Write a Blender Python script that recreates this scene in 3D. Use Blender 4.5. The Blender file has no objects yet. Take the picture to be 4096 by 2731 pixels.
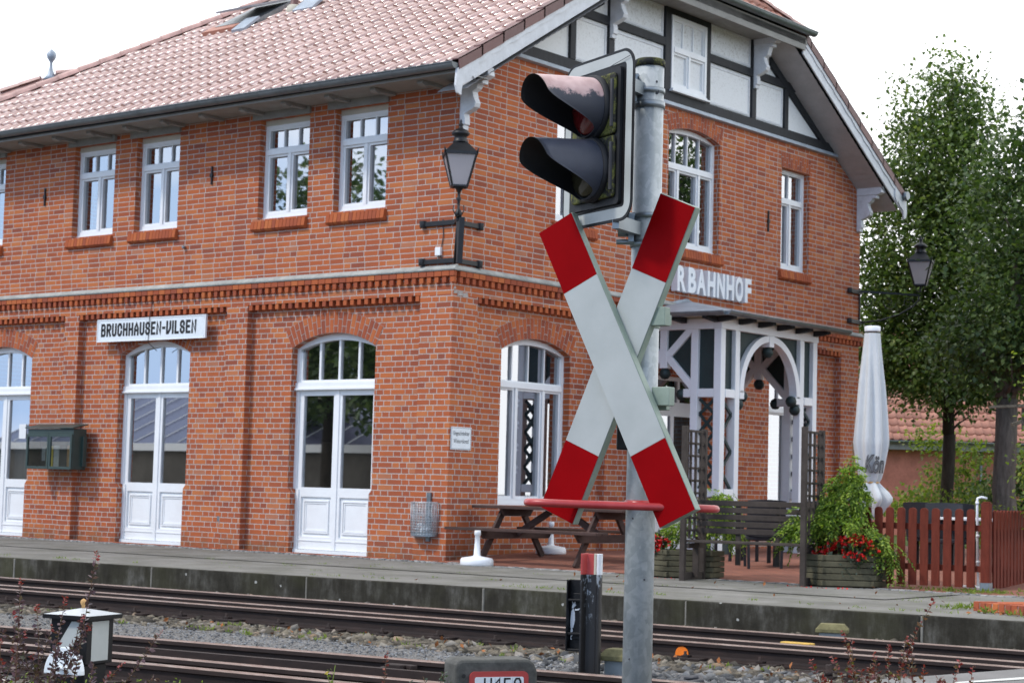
import bpy, bmesh, math, random
import numpy as np
from math import sin, cos, pi, radians, sqrt, atan2
from mathutils import Vector, Matrix
from mathutils.geometry import tessellate_polygon

S = bpy.context.scene
COL = S.collection
random.seed(7)
NR = np.random.default_rng(11)

# ------------------------------------------------------------------ camera
cd = bpy.data.cameras.new('camera'); cam = bpy.data.objects.new('camera', cd); COL.objects.link(cam)
cam.matrix_world = Matrix(((0.782087, 0.028172, 0.622532, 16.97935),
                           (0.622601, -0.077979, -0.778645, -19.88813),
                           (0.026609, 0.996557, -0.078527, 1.02695),
                           (0, 0, 0, 1)))
cd.sensor_width = 36.0; cd.sensor_fit = 'HORIZONTAL'; cd.lens = 7508.9 / 4096 * 36
cd.clip_start = 0.1; cd.clip_end = 2000
cd.dof.use_dof = True; cd.dof.focus_distance = 7.25; cd.dof.aperture_fstop = 12.5
S.camera = cam

# ------------------------------------------------------------------ sky, sun, exposure
SUN_EL = radians(47); SUN_DIR = Vector((-0.36, -0.64, 0)).normalized()
w = bpy.data.worlds.new('World'); S.world = w; w.use_nodes = True
nt = w.node_tree; nt.nodes.clear()
def wn(t, **k):
    n = nt.nodes.new(t)
    for a, b in k.items(): setattr(n, a, b)
    return n
sky = wn('ShaderNodeTexSky'); sky.sky_type = 'NISHITA'; sky.sun_disc = False
sky.sun_elevation = SUN_EL; sky.sun_rotation = atan2(SUN_DIR.x, SUN_DIR.y)
sky.air_density = 1.0; sky.dust_density = 1.2
tc = wn('ShaderNodeTexCoord')
mp = wn('ShaderNodeMapping'); mp.inputs['Scale'].default_value = (1.6, 1.6, 4.0)
nz = wn('ShaderNodeTexNoise'); nz.inputs['Scale'].default_value = 1.9; nz.inputs['Detail'].default_value = 7; nz.inputs['Roughness'].default_value = .55
sep = wn('ShaderNodeSeparateXYZ')
add = wn('ShaderNodeMath', operation='MULTIPLY_ADD'); add.inputs[1].default_value = .24; 
rmp = wn('ShaderNodeMapRange'); rmp.inputs['From Min'].default_value = .36; rmp.inputs['From Max'].default_value = .60
mix = wn('ShaderNodeMixRGB'); mix.inputs['Color2'].default_value = (9.6, 9.7, 9.9, 1)
bg = wn('ShaderNodeBackground'); bg.inputs['Strength'].default_value = 0.15
out = wn('ShaderNodeOutputWorld')
L = nt.links.new
L(tc.outputs['Generated'], mp.inputs['Vector']); L(mp.outputs['Vector'], nz.inputs['Vector'])
L(tc.outputs['Generated'], sep.inputs[0]); L(sep.outputs['Y'], add.inputs[0]); L(nz.outputs['Fac'], add.inputs[2])
L(add.outputs[0], rmp.inputs['Value']); L(rmp.outputs[0], mix.inputs['Fac'])
# pale haze towards the horizon
hz = wn('ShaderNodeMixRGB'); hz.inputs['Color2'].default_value = (3.9, 5.6, 8.6, 1)
iv = wn('ShaderNodeMath', operation='SUBTRACT'); iv.inputs[0].default_value = 1.0; iv.use_clamp = True
pw_ = wn('ShaderNodeMath', operation='POWER'); pw_.inputs[1].default_value = 2.2
L(sep.outputs['Z'], iv.inputs[1]); L(iv.outputs[0], pw_.inputs[0]); L(pw_.outputs[0], hz.inputs['Fac']); L(sky.outputs[0], hz.inputs['Color1'])
L(hz.outputs[0], mix.inputs['Color1']); L(mix.outputs[0], bg.inputs['Color']); L(bg.outputs[0], out.inputs['Surface'])
sl = bpy.data.lights.new('sun', 'SUN'); sl.energy = 1.45; sl.angle = radians(7); sl.color = (1, .95, .87)
so = bpy.data.objects.new('sun', sl); COL.objects.link(so)
sd = Vector((SUN_DIR.x * cos(SUN_EL), SUN_DIR.y * cos(SUN_EL), sin(SUN_EL)))
so.rotation_euler = sd.to_track_quat('Z', 'Y').to_euler(); so.location = (0, -30, 40)
S.view_settings.view_transform = 'Standard'; S.view_settings.look = 'None'
S.view_settings.exposure = 0.52; S.view_settings.gamma = 1
S.render.engine = 'CYCLES'
S.cycles.use_denoising = True
S.cycles.max_bounces = 6; S.cycles.diffuse_bounces = 3; S.cycles.glossy_bounces = 3; S.cycles.transparent_max_bounces = 12
S.cycles.caustics_reflective = False; S.cycles.caustics_refractive = False

# ------------------------------------------------------------------ materials
class NT:
    def __init__(s, name):
        s.m = bpy.data.materials.new(name); s.m.use_nodes = True; s.t = s.m.node_tree; s.t.nodes.clear()
        s.o = s.t.nodes.new('ShaderNodeOutputMaterial')
    def n(s, t, ins=None, **k):
        x = s.t.nodes.new(t)
        for a, b in k.items(): setattr(x, a, b)
        for a, b in (ins or {}).items(): s.set(x, a, b)
        return x
    def set(s, x, a, b):
        if isinstance(b, bpy.types.NodeSocket): s.t.links.new(b, x.inputs[a])
        else: x.inputs[a].default_value = b
    def math(s, op, a, b=0.0, c=0.0, clamp=False):
        x = s.n('ShaderNodeMath', {0: a, 1: b, 2: c}, operation=op); x.use_clamp = clamp; return x.outputs[0]
    def obj(s): return s.n('ShaderNodeTexCoord').outputs['Object']
    def noise(s, scale, detail=3, rough=.55, vec=None, dist=0.0):
        x = s.n('ShaderNodeTexNoise', {'Scale': scale, 'Detail': detail, 'Roughness': rough, 'Distortion': dist})
        s.t.links.new(vec if vec is not None else s.obj(), x.inputs['Vector']); return x.outputs['Fac']
    def scaled(s, sc):
        return s.n('ShaderNodeMapping', {'Vector': s.obj(), 'Scale': sc}).outputs[0]
    def ramp(s, fac, stops, interp='LINEAR'):
        x = s.n('ShaderNodeValToRGB', {'Fac': fac}); r = x.color_ramp; r.interpolation = interp
        while len(r.elements) < len(stops): r.elements.new(.5)
        for e, (p, c) in zip(r.elements, stops):
            e.position = p; e.color = (*c, 1) if len(c) == 3 else c
        return x.outputs[0]
    def mix(s, f, a, b, mode='MIX'):
        x = s.n('ShaderNodeMixRGB', blend_type=mode)
        for i, v in (('Fac', f), ('Color1', a), ('Color2', b)):
            if isinstance(v, (tuple, list)) and len(v) == 3: v = (*v, 1)
            s.set(x, i, v)
        return x.outputs[0]
    def bump(s, h, strength=.3, dist=.01):
        return s.n('ShaderNodeBump', {'Height': h, 'Strength': strength, 'Distance': dist}).outputs[0]
    def bsdf(s, col, rough=.6, spec=.5, metal=0.0, normal=None, **kw):
        x = s.n('ShaderNodeBsdfPrincipled')
        if isinstance(col, (tuple, list)) and len(col) == 3: col = (*col, 1)
        s.set(x, 'Base Color', col); s.set(x, 'Roughness', rough); s.set(x, 'Specular IOR Level', spec); s.set(x, 'Metallic', metal)
        if normal is not None: s.set(x, 'Normal', normal)
        for a, b in kw.items(): s.set(x, a.replace('_', ' '), b)
        return x.outputs[0]
    def done(s, sh):
        s.t.links.new(sh, s.o.inputs['Surface']); return s.m
M = {}
def simple(name, col, rough=.6, spec=.5, metal=0.0, var=.25, scale=8.0, bump=0.0, bscale=60.0, stretch=None):
    """a plain colour broken up by two scales of noise (wear, dirt)"""
    k = NT(name)
    v = k.scaled(stretch) if stretch else None
    a = k.noise(scale, 5, .6, v); b = k.noise(scale * 7, 3, .6, v)
    f = k.math('ADD', k.math('MULTIPLY', a, .7), k.math('MULTIPLY', b, .3))
    d = tuple(c * (1 - var) for c in col); h = tuple(min(1, c * (1 + var)) for c in col)
    c = k.ramp(f, [(.3, d), (.7, h)])
    nm = k.bump(k.noise(bscale, 4, .6, v), bump, .004) if bump else None
    rr = k.math('ADD', k.math('MULTIPLY', b, .25), rough - .12)
    M[name] = k.done(k.bsdf(c, rr, spec, metal, nm)); return M[name]

def brick_mat(name, per=(.28, .28, .14), course=.0806, tint=1.0):
    """running pattern stretcher-stretcher-header (or other), shifted row by row; mortar joints bumped in"""
    k = NT(name); tot = sum(per)
    co = k.n('ShaderNodeSeparateXYZ', {0: k.obj()}); ge = k.n('ShaderNodeNewGeometry')
    nn = k.n('ShaderNodeSeparateXYZ', {0: ge.outputs['True Normal']})
    ax = k.math('GREATER_THAN', k.math('ABSOLUTE', nn.outputs[0]), .7)
    u = k.math('ADD', k.math('MULTIPLY', co.outputs[1], ax), k.math('MULTIPLY', co.outputs[0], k.math('SUBTRACT', 1.0, ax)))
    v = k.math('DIVIDE', co.outputs[2], course)
    row = k.math('FLOOR', v); fv = k.math('SUBTRACT', v, row)
    odd = k.math('MODULO', k.math('ABSOLUTE', row), 2.0)
    rj = k.n('ShaderNodeTexWhiteNoise', {'W': row}, noise_dimensions='1D').outputs['Value']
    jit = k.math('MULTIPLY', k.math('SUBTRACT', rj, .5), .05)
    u2 = k.math('ADD', k.math('ADD', u, 100.0), k.math('ADD', k.math('MULTIPLY', odd, tot / 2 + .07), jit))
    q = k.math('DIVIDE', u2, tot); kk = k.math('FLOOR', q); x = k.math('MULTIPLY', k.math('SUBTRACT', q, kk), tot)
    s1 = k.math('GREATER_THAN', x, per[0]); s2 = k.math('GREATER_THAN', x, per[0] + per[1])
    start = k.math('ADD', k.math('MULTIPLY', s1, per[0]), k.math('MULTIPLY', s2, per[1]))
    loc = k.math('SUBTRACT', x, start)
    idx = k.math('ADD', k.math('MULTIPLY', kk, 3.0), k.math('ADD', s1, s2))
    wid = k.math('ADD', per[0], k.math('ADD', k.math('MULTIPLY', s1, per[1] - per[0]), k.math('MULTIPLY', s2, per[2] - per[1])))
    wob = k.math('MULTIPLY', k.math('SUBTRACT', k.noise(60, 2), .5), .006)
    du = k.math('MINIMUM', loc, k.math('SUBTRACT', wid, loc))
    dv = k.math('MULTIPLY', k.math('MINIMUM', fv, k.math('SUBTRACT', 1.0, fv)), course)
    dd = k.math('ADD', k.math('MINIMUM', du, dv), wob)
    face = k.n('ShaderNodeMapRange', {'Value': dd, 'From Min': .0045, 'From Max': .0080}).outputs[0]
    vec = k.n('ShaderNodeCombineXYZ', {0: idx, 1: row, 2: 3.7}).outputs[0]
    wn_ = k.n('ShaderNodeTexWhiteNoise', {'Vector': vec}, noise_dimensions='3D').outputs['Value']
    col = k.ramp(wn_, [(0, (.27, .078, .046)), (.09, (.35, .092, .042)), (.4, (.43, .112, .042)), (.75, (.49, .134, .043)), (.93, (.54, .18, .06)), (1, (.44, .18, .10))])
    col = k.mix(k.math('MULTIPLY', k.noise(35, 4, .7), .30), col, (.24, .058, .030))
    col = k.mix(k.n('ShaderNodeMapRange', {'Value': k.noise(.9, 4, .6), 'From Min': .5, 'From Max': .8, 'To Max': .25}).outputs[0], col, (.27, .075, .045))
    bloom = k.n('ShaderNodeMapRange', {'Value': k.noise(2.3, 6, .7), 'From Min': .62, 'From Max': .8, 'To Max': .35}).outputs[0]
    col = k.mix(bloom, col, (.38, .24, .19))
    soot = k.n('ShaderNodeMapRange', {'Value': k.noise(1.7, 6, .65, k.scaled((1.3, 1.3, .45))), 'From Min': .48, 'From Max': .75, 'To Max': .30}).outputs[0]
    col = k.mix(soot, col, (.19, .075, .05))
    if tint != 1.0: col = k.mix(1.0, col, (tint,) * 3, 'MULTIPLY')
    mort = k.ramp(k.noise(9, 5, .7), [(.25, (.30, .265, .235)), (.5, (.45, .405, .37)), (.75, (.54, .495, .455))])
    green = k.math('MULTIPLY', k.n('ShaderNodeMapRange', {'Value': co.outputs[2], 'From Min': .32, 'From Max': .02}).outputs[0], k.n('ShaderNodeMapRange', {'Value': k.noise(4, 5, .7), 'From Min': .35, 'From Max': .7}).outputs[0])
    c = k.mix(face, mort, col); c = k.mix(k.math('MULTIPLY', green, .75), c, (.10, .085, .045))
    hgt = k.math('ADD', k.math('MULTIPLY', face, .8), k.math('ADD', k.math('MULTIPLY', k.noise(90, 3, .7), .25), k.math('MULTIPLY', wn_, .2)))
    M[name] = k.done(k.bsdf(c, .85, .25, 0, k.bump(hgt, .55, .006))); return M[name]
brick_mat('brick')
brick_mat('brick_lower', per=(.28, .14, .14))
def island_brick(name):
    k = NT(name); r = k.n('ShaderNodeNewGeometry').outputs['Random Per Island']
    col = k.ramp(r, [(0, (.25, .07, .042)), (.25, (.33, .083, .038)), (.6, (.40, .100, .038)), (.85, (.45, .118, .04)), (1, (.50, .155, .05))])
    col = k.mix(k.math('MULTIPLY', k.noise(30, 4, .7), .3), col, (.24, .06, .032))
    M[name] = k.done(k.bsdf(col, .85, .25, 0, k.bump(k.noise(80, 4, .7), .4, .004)))
island_brick('brick_piece')
simple('mortar', (.40, .36, .33), .9, .2, var=.3, scale=12, bump=.3)

def tile_mat(name, c0, c1, rough, coat=0.0):
    k = NT(name); r = k.n('ShaderNodeNewGeometry').outputs['Random Per Island']
    col = k.ramp(r, [(0, c0), (1, c1)])
    col = k.mix(k.math('MULTIPLY', k.noise(1.6, 7, .75), .42), col, (.15, .095, .075))
    rr = k.math('ADD', k.math('MULTIPLY', k.noise(14, 4), .25), rough)
    M[name] = k.done(k.bsdf(col, rr, .6, 0, k.bump(k.noise(120, 3), .1, .002), Coat_Weight=coat, Coat_Roughness=.16, Coat_IOR=1.75))
tile_mat('roof_tile', (.42, .235, .18), (.66, .43, .36), .30, 1.0)
tile_mat('verge_tile', (.10, .032, .032), (.15, .05, .046), .4)
tile_mat('far_tile', (.36, .15, .10), (.50, .22, .15), .55)
simple('ridge_tile', (.44, .27, .23), .4, .6, var=.35, scale=5)
simple('white_paint', (.80, .82, .83), .42, .4, var=.05, scale=3)
simple('aged_white', (.64, .66, .68), .6, .35, var=.16, scale=5)
simple('white_plastic', (.80, .82, .84), .35, .5, var=.05, scale=4)
simple('cream', (.50, .47, .38), .6, .3, var=.12, scale=3)
simple('verge_board', (.44, .43, .42), .7, .3, var=.14, scale=4)
simple('soffit', (.27, .265, .245), .7, .3, var=.18, scale=4)
simple('timber_black', (.020, .022, .026), .65, .35, var=.35, scale=4, bump=.2, stretch=(3, 3, 1))
simple('zinc', (.23, .26, .28), .42, .5, .75, var=.25, scale=3)
simple('zinc_dark', (.15, .165, .17), .5, .5, .35, var=.25, scale=3)
simple('lead_sheet', (.36, .41, .46), .5, .5, .2, var=.25, scale=4)
simple('stone_band', (.36, .37, .345), .85, .25, var=.3, scale=5, bump=.3, bscale=30)
simple('iron_black', (.012, .013, .015), .45, .5, .2, var=.4, scale=12)
simple('green_paint', (.028, .052, .046), .45, .5, var=.2, scale=6)
simple('dark_green_board', (.012, .028, .028), .55, .45, var=.25, scale=6, bump=.15)
simple('brown_wood', (.060, .034, .028), .7, .3, var=.4, scale=5, bump=.3, stretch=(1, 1, 4))
simple('grey_brown_wood', (.055, .044, .037), .8, .25, var=.4, scale=6, bump=.4, bscale=40)
simple('planter_wood', (.090, .082, .052), .85, .2, var=.45, scale=5, bump=.4, bscale=35)
simple('red_stain', (.135, .030, .018), .7, .12, var=.3, scale=6, bump=.25, bscale=30, stretch=(4, 4, 1))
simple('rattan', (.018, .019, .024), .6, .4, var=.3, scale=40, bump=.8, bscale=90)
simple('canvas', (.60, .625, .63), .85, .2, var=.07, scale=4, bump=.1)
simple('letter_grey', (.17, .175, .18), .8, .2, var=.15, scale=6)
simple('letter_dark', (.03, .03, .032), .8, .2, var=.15, scale=6)
simple('black_gloss', (.006, .006, .007), .45, .25, var=.4, scale=14)
simple('black_matt', (.010, .011, .013), .62, .4, var=.3, scale=14)
simple('soil', (.035, .026, .018), .95, .1, var=.4, scale=20, bump=.6)
simple('grey_plastic', (.22, .25, .26), .5, .4, var=.15, scale=10)
simple('cable', (.055, .055, .06), .5, .4, var=.2, scale=10)
simple('yellow_paint', (.55, .33, .045), .5, .45, var=.3, scale=20)
simple('orange_paint', (.85, .20, .015), .6, .3, var=.1, scale=20)
simple('bark', (.045, .038, .030), .95, .1, var=.5, scale=6, bump=.9, bscale=14, stretch=(3, 3, .6))
simple('bark_grey', (.11, .095, .08), .95, .1, var=.5, scale=6, bump=.9, bscale=12, stretch=(3, 3, .6))
simple('stem', (.10, .055, .025), .7, .3, var=.3, scale=20)
simple('far_brick', (.52, .20, .14), .9, .2, var=.25, scale=2.5, bump=.2)
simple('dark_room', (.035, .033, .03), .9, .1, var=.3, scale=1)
simple('curtain', (.55, .60, .62), .9, .1, var=.12, scale=2, stretch=(9, 9, .1))
simple('paper', (.75, .78, .80), .8, .2, var=.04)
simple('poster_yellow', (.62, .48, .05), .6, .4, var=.2, scale=9)
simple('poster_pale', (.50, .55, .50), .6, .4, var=.25, scale=14)
simple('poster_orange', (.55, .32, .12), .6, .4, var=.35, scale=14)
simple('enamel_grey', (.40, .43, .45), .4, .4, var=.15, scale=9)
simple('enamel', (.72, .77, .80), .25, .5, var=.05, scale=5)
simple('shed_wall', (.13, .12, .105), .9, .1, var=.35, scale=.6)
simple('roof_glass', (.34, .36, .38), .3, .5, var=.2, scale=3)
simple('solar', (.10, .10, .16), .2, .6, var=.2, scale=1)
simple('red_plate', (.40, .045, .04), .45, .5, var=.15, scale=10)
simple('begonia_red', (.62, .012, .012), .5, .4, var=.3, scale=25)
simple('concrete_post', (.085, .085, .078), .9, .2, var=.55, scale=9, bump=.6, bscale=50)
simple('wall_joint', (.20, .19, .165), .9, .2, var=.35, scale=6, bump=.3)
simple('mossy_lid', (.165, .15, .075), .9, .2, var=.4, scale=18, bump=.5)
simple('bin_mesh', (.42, .45, .47), .45, .5, .6, var=.2, scale=10)
simple('brown_leaf', (.30, .115, .04), .8, .2, var=.5, scale=30)

k = NT('galvanised'); vor = k.n('ShaderNodeTexVoronoi', {'Vector': k.scaled((1, 1, .7)), 'Scale': 45.0, 'Randomness': 1.0})
nzz = k.noise(26, 4, .6, None, 1.2); spang = k.math('ADD', k.math('MULTIPLY', k.n('ShaderNodeSeparateColor', {0: vor.outputs['Color']}).outputs[0], .35), k.math('MULTIPLY', nzz, .75))
c = k.ramp(spang, [(.25, (.30, .335, .345)), (.52, (.35, .385, .395)), (.64, (.42, .455, .465)), (.8, (.47, .50, .51))])
c = k.mix(k.math('MULTIPLY', k.noise(3, 5, .6), .3), c, (.30, .33, .34))
M['galvanised'] = k.done(k.bsdf(c, k.math('ADD', k.math('MULTIPLY', spang, .25), .33), .5, .25))

k = NT('red_reflective'); c = k.ramp(k.noise(3, 5, .6), [(.3, (.21, .0015, .003)), (.7, (.27, .002, .004))])
c = k.mix(k.n('ShaderNodeMapRange', {'Value': k.noise(60, 2), 'From Min': .79, 'From Max': .82, 'To Max': .3}).outputs[0], c, (.35, .30, .27))
M['red_reflective'] = k.done(k.bsdf(c, .45, .03))
k = NT('white_reflective'); c = k.ramp(k.noise(5, 6, .6), [(.3, (.36, .385, .37)), (.7, (.43, .455, .44))])
c = k.mix(k.n('ShaderNodeMapRange', {'Value': k.noise(17, 3, .6, k.scaled((1, 1, .35))), 'From Min': .70, 'From Max': .78, 'To Max': .6}).outputs[0], c, (.22, .23, .20))
M['white_reflective'] = k.done(k.bsdf(c, .4, .45, 0, k.bump(k.n('ShaderNodeTexVoronoi', {'Vector': k.obj(), 'Scale': 260.0}).outputs[0], .12, .001)))
k = NT('sign_edge'); c = k.ramp(k.noise(9, 5, .6), [(.3, (.19, .245, .20)), (.7, (.29, .35, .29))]); M['sign_edge'] = k.done(k.bsdf(c, .6, .4))
k = NT('hoop_red'); c = k.ramp(k.noise(8, 5, .6), [(.3, (.30, .022, .026)), (.7, (.42, .05, .048))])
c = k.mix(k.n('ShaderNodeMapRange', {'Value': k.noise(34, 3), 'From Min': .68, 'From Max': .74, 'To Max': .7}).outputs[0], c, (.12, .06, .05))
M['hoop_red'] = k.done(k.bsdf(c, .35, .5))
k = NT('hood_clean'); c = k.ramp(k.noise(7, 5, .6), [(.3, (.028, .034, .052)), (.7, (.044, .052, .078))]); M['hood_clean'] = k.done(k.bsdf(c, .5, .5))
# upper hood: bleached, peeling patch on its weather side
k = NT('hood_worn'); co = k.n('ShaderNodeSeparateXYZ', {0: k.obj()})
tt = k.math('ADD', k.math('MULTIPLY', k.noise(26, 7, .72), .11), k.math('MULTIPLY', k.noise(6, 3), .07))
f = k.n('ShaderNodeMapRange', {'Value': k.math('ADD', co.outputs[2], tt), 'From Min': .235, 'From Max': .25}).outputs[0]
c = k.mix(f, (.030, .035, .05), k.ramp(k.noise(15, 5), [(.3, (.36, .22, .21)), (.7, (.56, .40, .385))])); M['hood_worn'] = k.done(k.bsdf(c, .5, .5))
# mossy black housing
k = NT('mossy_black'); f = k.n('ShaderNodeMapRange', {'Value': k.math('ADD', k.noise(15, 7, .75), k.math('MULTIPLY', k.noise(80, 3), .15)), 'From Min': .55, 'From Max': .63}).outputs[0]
c = k.mix(f, (.012, .013, .012), k.ramp(k.noise(70, 3), [(.3, (.045, .055, .010)), (.7, (.15, .15, .035))])); M['mossy_black'] = k.done(k.bsdf(c, .7, .3, 0, k.bump(k.noise(90, 4), .5, .006)))
# weathered black with paint loss
k = NT('black_chipped'); f = k.n('ShaderNodeMapRange', {'Value': k.noise(22, 6, .7, k.scaled((1, 1, .35))), 'From Min': .555, 'From Max': .585}).outputs[0]
co = k.n('ShaderNodeSeparateXYZ', {0: k.obj()})
c = k.mix(k.math('MULTIPLY', f, k.n('ShaderNodeMapRange', {'Value': co.outputs[2], 'From Min': .35, 'From Max': .6}).outputs[0]), (.010, .009, .009), (.24, .27, .30)); M['black_chipped'] = k.done(k.bsdf(c, .42, .5))
# rusty rail
k = NT('rail_steel'); c = k.ramp(k.noise(7, 6, .7, k.scaled((.5, 2, 2))), [(.3, (.014, .009, .008)), (.6, (.030, .018, .015)), (.8, (.065, .034, .024))]); M['rail_steel'] = k.done(k.bsdf(c, .72, .35, 0, k.bump(k.noise(40, 4), .3, .004)))
k = NT('rail_head'); c = k.ramp(k.noise(9, 6, .7, k.scaled((.6, 6, 6))), [(.3, (.15, .095, .075)), (.55, (.27, .20, .17)), (.8, (.42, .37, .33))]); M['rail_head'] = k.done(k.bsdf(c, .38, .5, .45))
# concrete platform wall
k = NT('platform_wall'); co = k.n('ShaderNodeSeparateXYZ', {0: k.obj()})
st = k.math('ADD', k.math('MULTIPLY', k.noise(2.2, 7, .7, k.scaled((1.4, 1.4, 1.0))), .62), k.math('MULTIPLY', k.noise(4.0, 6, .7, k.scaled((3, 3, .5))), .38)); c = k.ramp(st, [(.36, (.016, .014, .010)), (.5, (.036, .033, .025)), (.58, (.070, .066, .055)), (.72, (.17, .165, .15))])
c = k.mix(k.n('ShaderNodeMapRange', {'Value': k.noise(1.1, 4), 'From Min': .5, 'From Max': .75, 'To Max': .6}).outputs[0], c, (.062, .062, .030))
vd_ = k.n('ShaderNodeTexVoronoi', {'Vector': k.obj(), 'Scale': 5.5}); lich = k.math('MULTIPLY', k.math('LESS_THAN', k.math('ADD', vd_.outputs['Distance'], k.math('MULTIPLY', k.noise(40, 3), .10)), .145), k.math('GREATER_THAN', k.n('ShaderNodeSeparateColor', {0: vd_.outputs['Color']}).outputs[0], .62))
c = k.mix(k.math('MULTIPLY', lich, .8), c, (.42, .42, .39))
M['platform_wall'] = k.done(k.bsdf(c, .9, .2, 0, k.bump(k.noise(25, 6, .7), .5, .01)))
# asphalt slab top
k = NT('platform_top'); a = k.noise(1.3, 6, .65); b = k.noise(140, 2)
c = k.ramp(k.math('ADD', k.math('MULTIPLY', a, .75), k.math('MULTIPLY', b, .25)), [(.3, (.13, .126, .113)), (.55, (.20, .195, .178)), (.75, (.27, .262, .24))])
c = k.mix(k.n('ShaderNodeMapRange', {'Value': k.noise(1.1, 7, .7), 'From Min': .46, 'From Max': .60, 'To Max': .6}).outputs[0], c, (.105, .105, .085))
c = k.mix(k.n('ShaderNodeMapRange', {'Value': k.noise(2.6, 6, .7), 'From Min': .54, 'From Max': .70, 'To Max': .6}).outputs[0], c, (.085, .09, .045))
M['platform_top'] = k.done(k.bsdf(c, .9, .25, 0, k.bump(k.noise(120, 3), .4, .006)))
k = NT('asphalt'); b = k.noise(160, 2); c = k.ramp(k.math('ADD', k.math('MULTIPLY', k.noise(2, 5), .5), k.math('MULTIPLY', b, .5)), [(.3, (.12, .118, .112)), (.7, (.22, .215, .21))]); M['asphalt'] = k.done(k.bsdf(c, .85, .3, 0, k.bump(b, .4, .005)))
simple('road_paint', (.55, .56, .53), .7, .3, var=.15, scale=14)
# ground: grey-brown grit
k = NT('grit'); vo = k.n('ShaderNodeTexVoronoi', {'Vector': k.obj(), 'Scale': 42.0}); r1 = k.n('ShaderNodeSeparateColor', {0: vo.outputs['Color']}).outputs[0]
c = k.ramp(r1, [(0, (.07, .068, .066)), (.5, (.15, .15, .15)), (1, (.27, .275, .28))]); c = k.mix(k.math('MULTIPLY', k.noise(1.2, 5), .5), c, (.10, .085, .062))
M['grit'] = k.done(k.bsdf(c, .95, .2, 0, k.bump(k.math('SUBTRACT', 1.0, vo.outputs['Distance']), .8, .012)))
k = NT('stone'); r = k.n('ShaderNodeNewGeometry').outputs['Random Per Island']
c = k.ramp(r, [(0, (.035, .032, .028)), (.3, (.085, .075, .06)), (.55, (.145, .125, .095)), (.8, (.20, .175, .13)), (.95, (.27, .255, .235)), (1, (.28, .19, .115))]); c = k.mix(k.math('MULTIPLY', k.noise(30, 4), .4), c, (.08, .07, .055))
M['stone'] = k.done(k.bsdf(c, .9, .2, 0, k.bump(k.noise(60, 4), .5, .006)))
k = NT('fine_stone'); r = k.n('ShaderNodeNewGeometry').outputs['Random Per Island']
c = k.ramp(r, [(0, (.08, .085, .09)), (.5, (.16, .165, .175)), (1, (.30, .31, .32))]); M['fine_stone'] = k.done(k.bsdf(c, .9, .2))
k = NT('stone_grey'); r = k.n('ShaderNodeNewGeometry').outputs['Random Per Island']
c = k.ramp(r, [(0, (.04, .042, .045)), (.5, (.105, .108, .11)), (.85, (.19, .19, .19)), (1, (.29, .28, .265))]); M['stone_grey'] = k.done(k.bsdf(c, .85, .3, 0, k.bump(k.noise(60, 4), .5, .006)))
k = NT('sleeper_wood'); c = k.ramp(k.noise(6, 6, .7, k.scaled((6, 1, 6))), [(.3, (.05, .043, .035)), (.55, (.14, .122, .095)), (.8, (.25, .225, .17))]); M['sleeper_wood'] = k.done(k.bsdf(c, .9, .2, 0, k.bump(k.noise(14, 6, .7, k.scaled((9, .6, 9))), .9, .02)))
# paving bricks of the terrace
k = NT('paver'); bt = k.n('ShaderNodeTexBrick', {'Vector': k.obj(), 'Scale': 1.0, 'Brick Width': .20, 'Row Height': .10, 'Mortar Size': .006, 'Color1': (.30, .115, .075, 1), 'Color2': (.22, .08, .055, 1), 'Mortar': (.10, .075, .06, 1)})
c = k.mix(k.math('MULTIPLY', k.noise(2, 6, .7), .4), bt.outputs[0], (.20, .11, .08)); M['paver'] = k.done(k.bsdf(c, .85, .25, 0, k.bump(bt.outputs['Fac'], .3, .004)))
k = NT('cobble'); r = k.n('ShaderNodeNewGeometry').outputs['Random Per Island']; c = k.ramp(r, [(0, (.16, .16, .155)), (1, (.44, .43, .41))]); M['cobble'] = k.done(k.bsdf(c, .8, .3, 0, k.bump(k.noise(40, 3), .4, .005)))
k = NT('grass_ground'); c = k.ramp(k.noise(3, 6), [(.3, (.035, .055, .015)), (.7, (.08, .11, .03))]); M['grass_ground'] = k.done(k.bsdf(c, .95, .1, 0, k.bump(k.noise(40, 4), .8, .03)))
k = NT('verge_soil'); c = k.ramp(k.noise(4, 6), [(.3, (.04, .035, .025)), (.55, (.075, .06, .042)), (.75, (.06, .08, .025))]); M['verge_soil'] = k.done(k.bsdf(c, .95, .1, 0, k.bump(k.noise(40, 4), .8, .02)))
# plaster infill with dark mottling near the eaves side
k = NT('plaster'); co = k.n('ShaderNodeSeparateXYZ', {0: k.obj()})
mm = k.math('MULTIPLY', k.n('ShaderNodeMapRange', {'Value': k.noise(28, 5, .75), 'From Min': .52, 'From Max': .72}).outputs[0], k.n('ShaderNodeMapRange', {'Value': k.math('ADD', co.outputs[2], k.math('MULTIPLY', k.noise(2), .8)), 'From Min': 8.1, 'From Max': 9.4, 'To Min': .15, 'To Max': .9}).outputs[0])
c = k.mix(mm, (.78, .80, .80), (.17, .14, .085)); M['plaster'] = k.done(k.bsdf(c, .9, .15, 0, k.bump(k.noise(30, 4, .6), .6, .006)))

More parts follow.
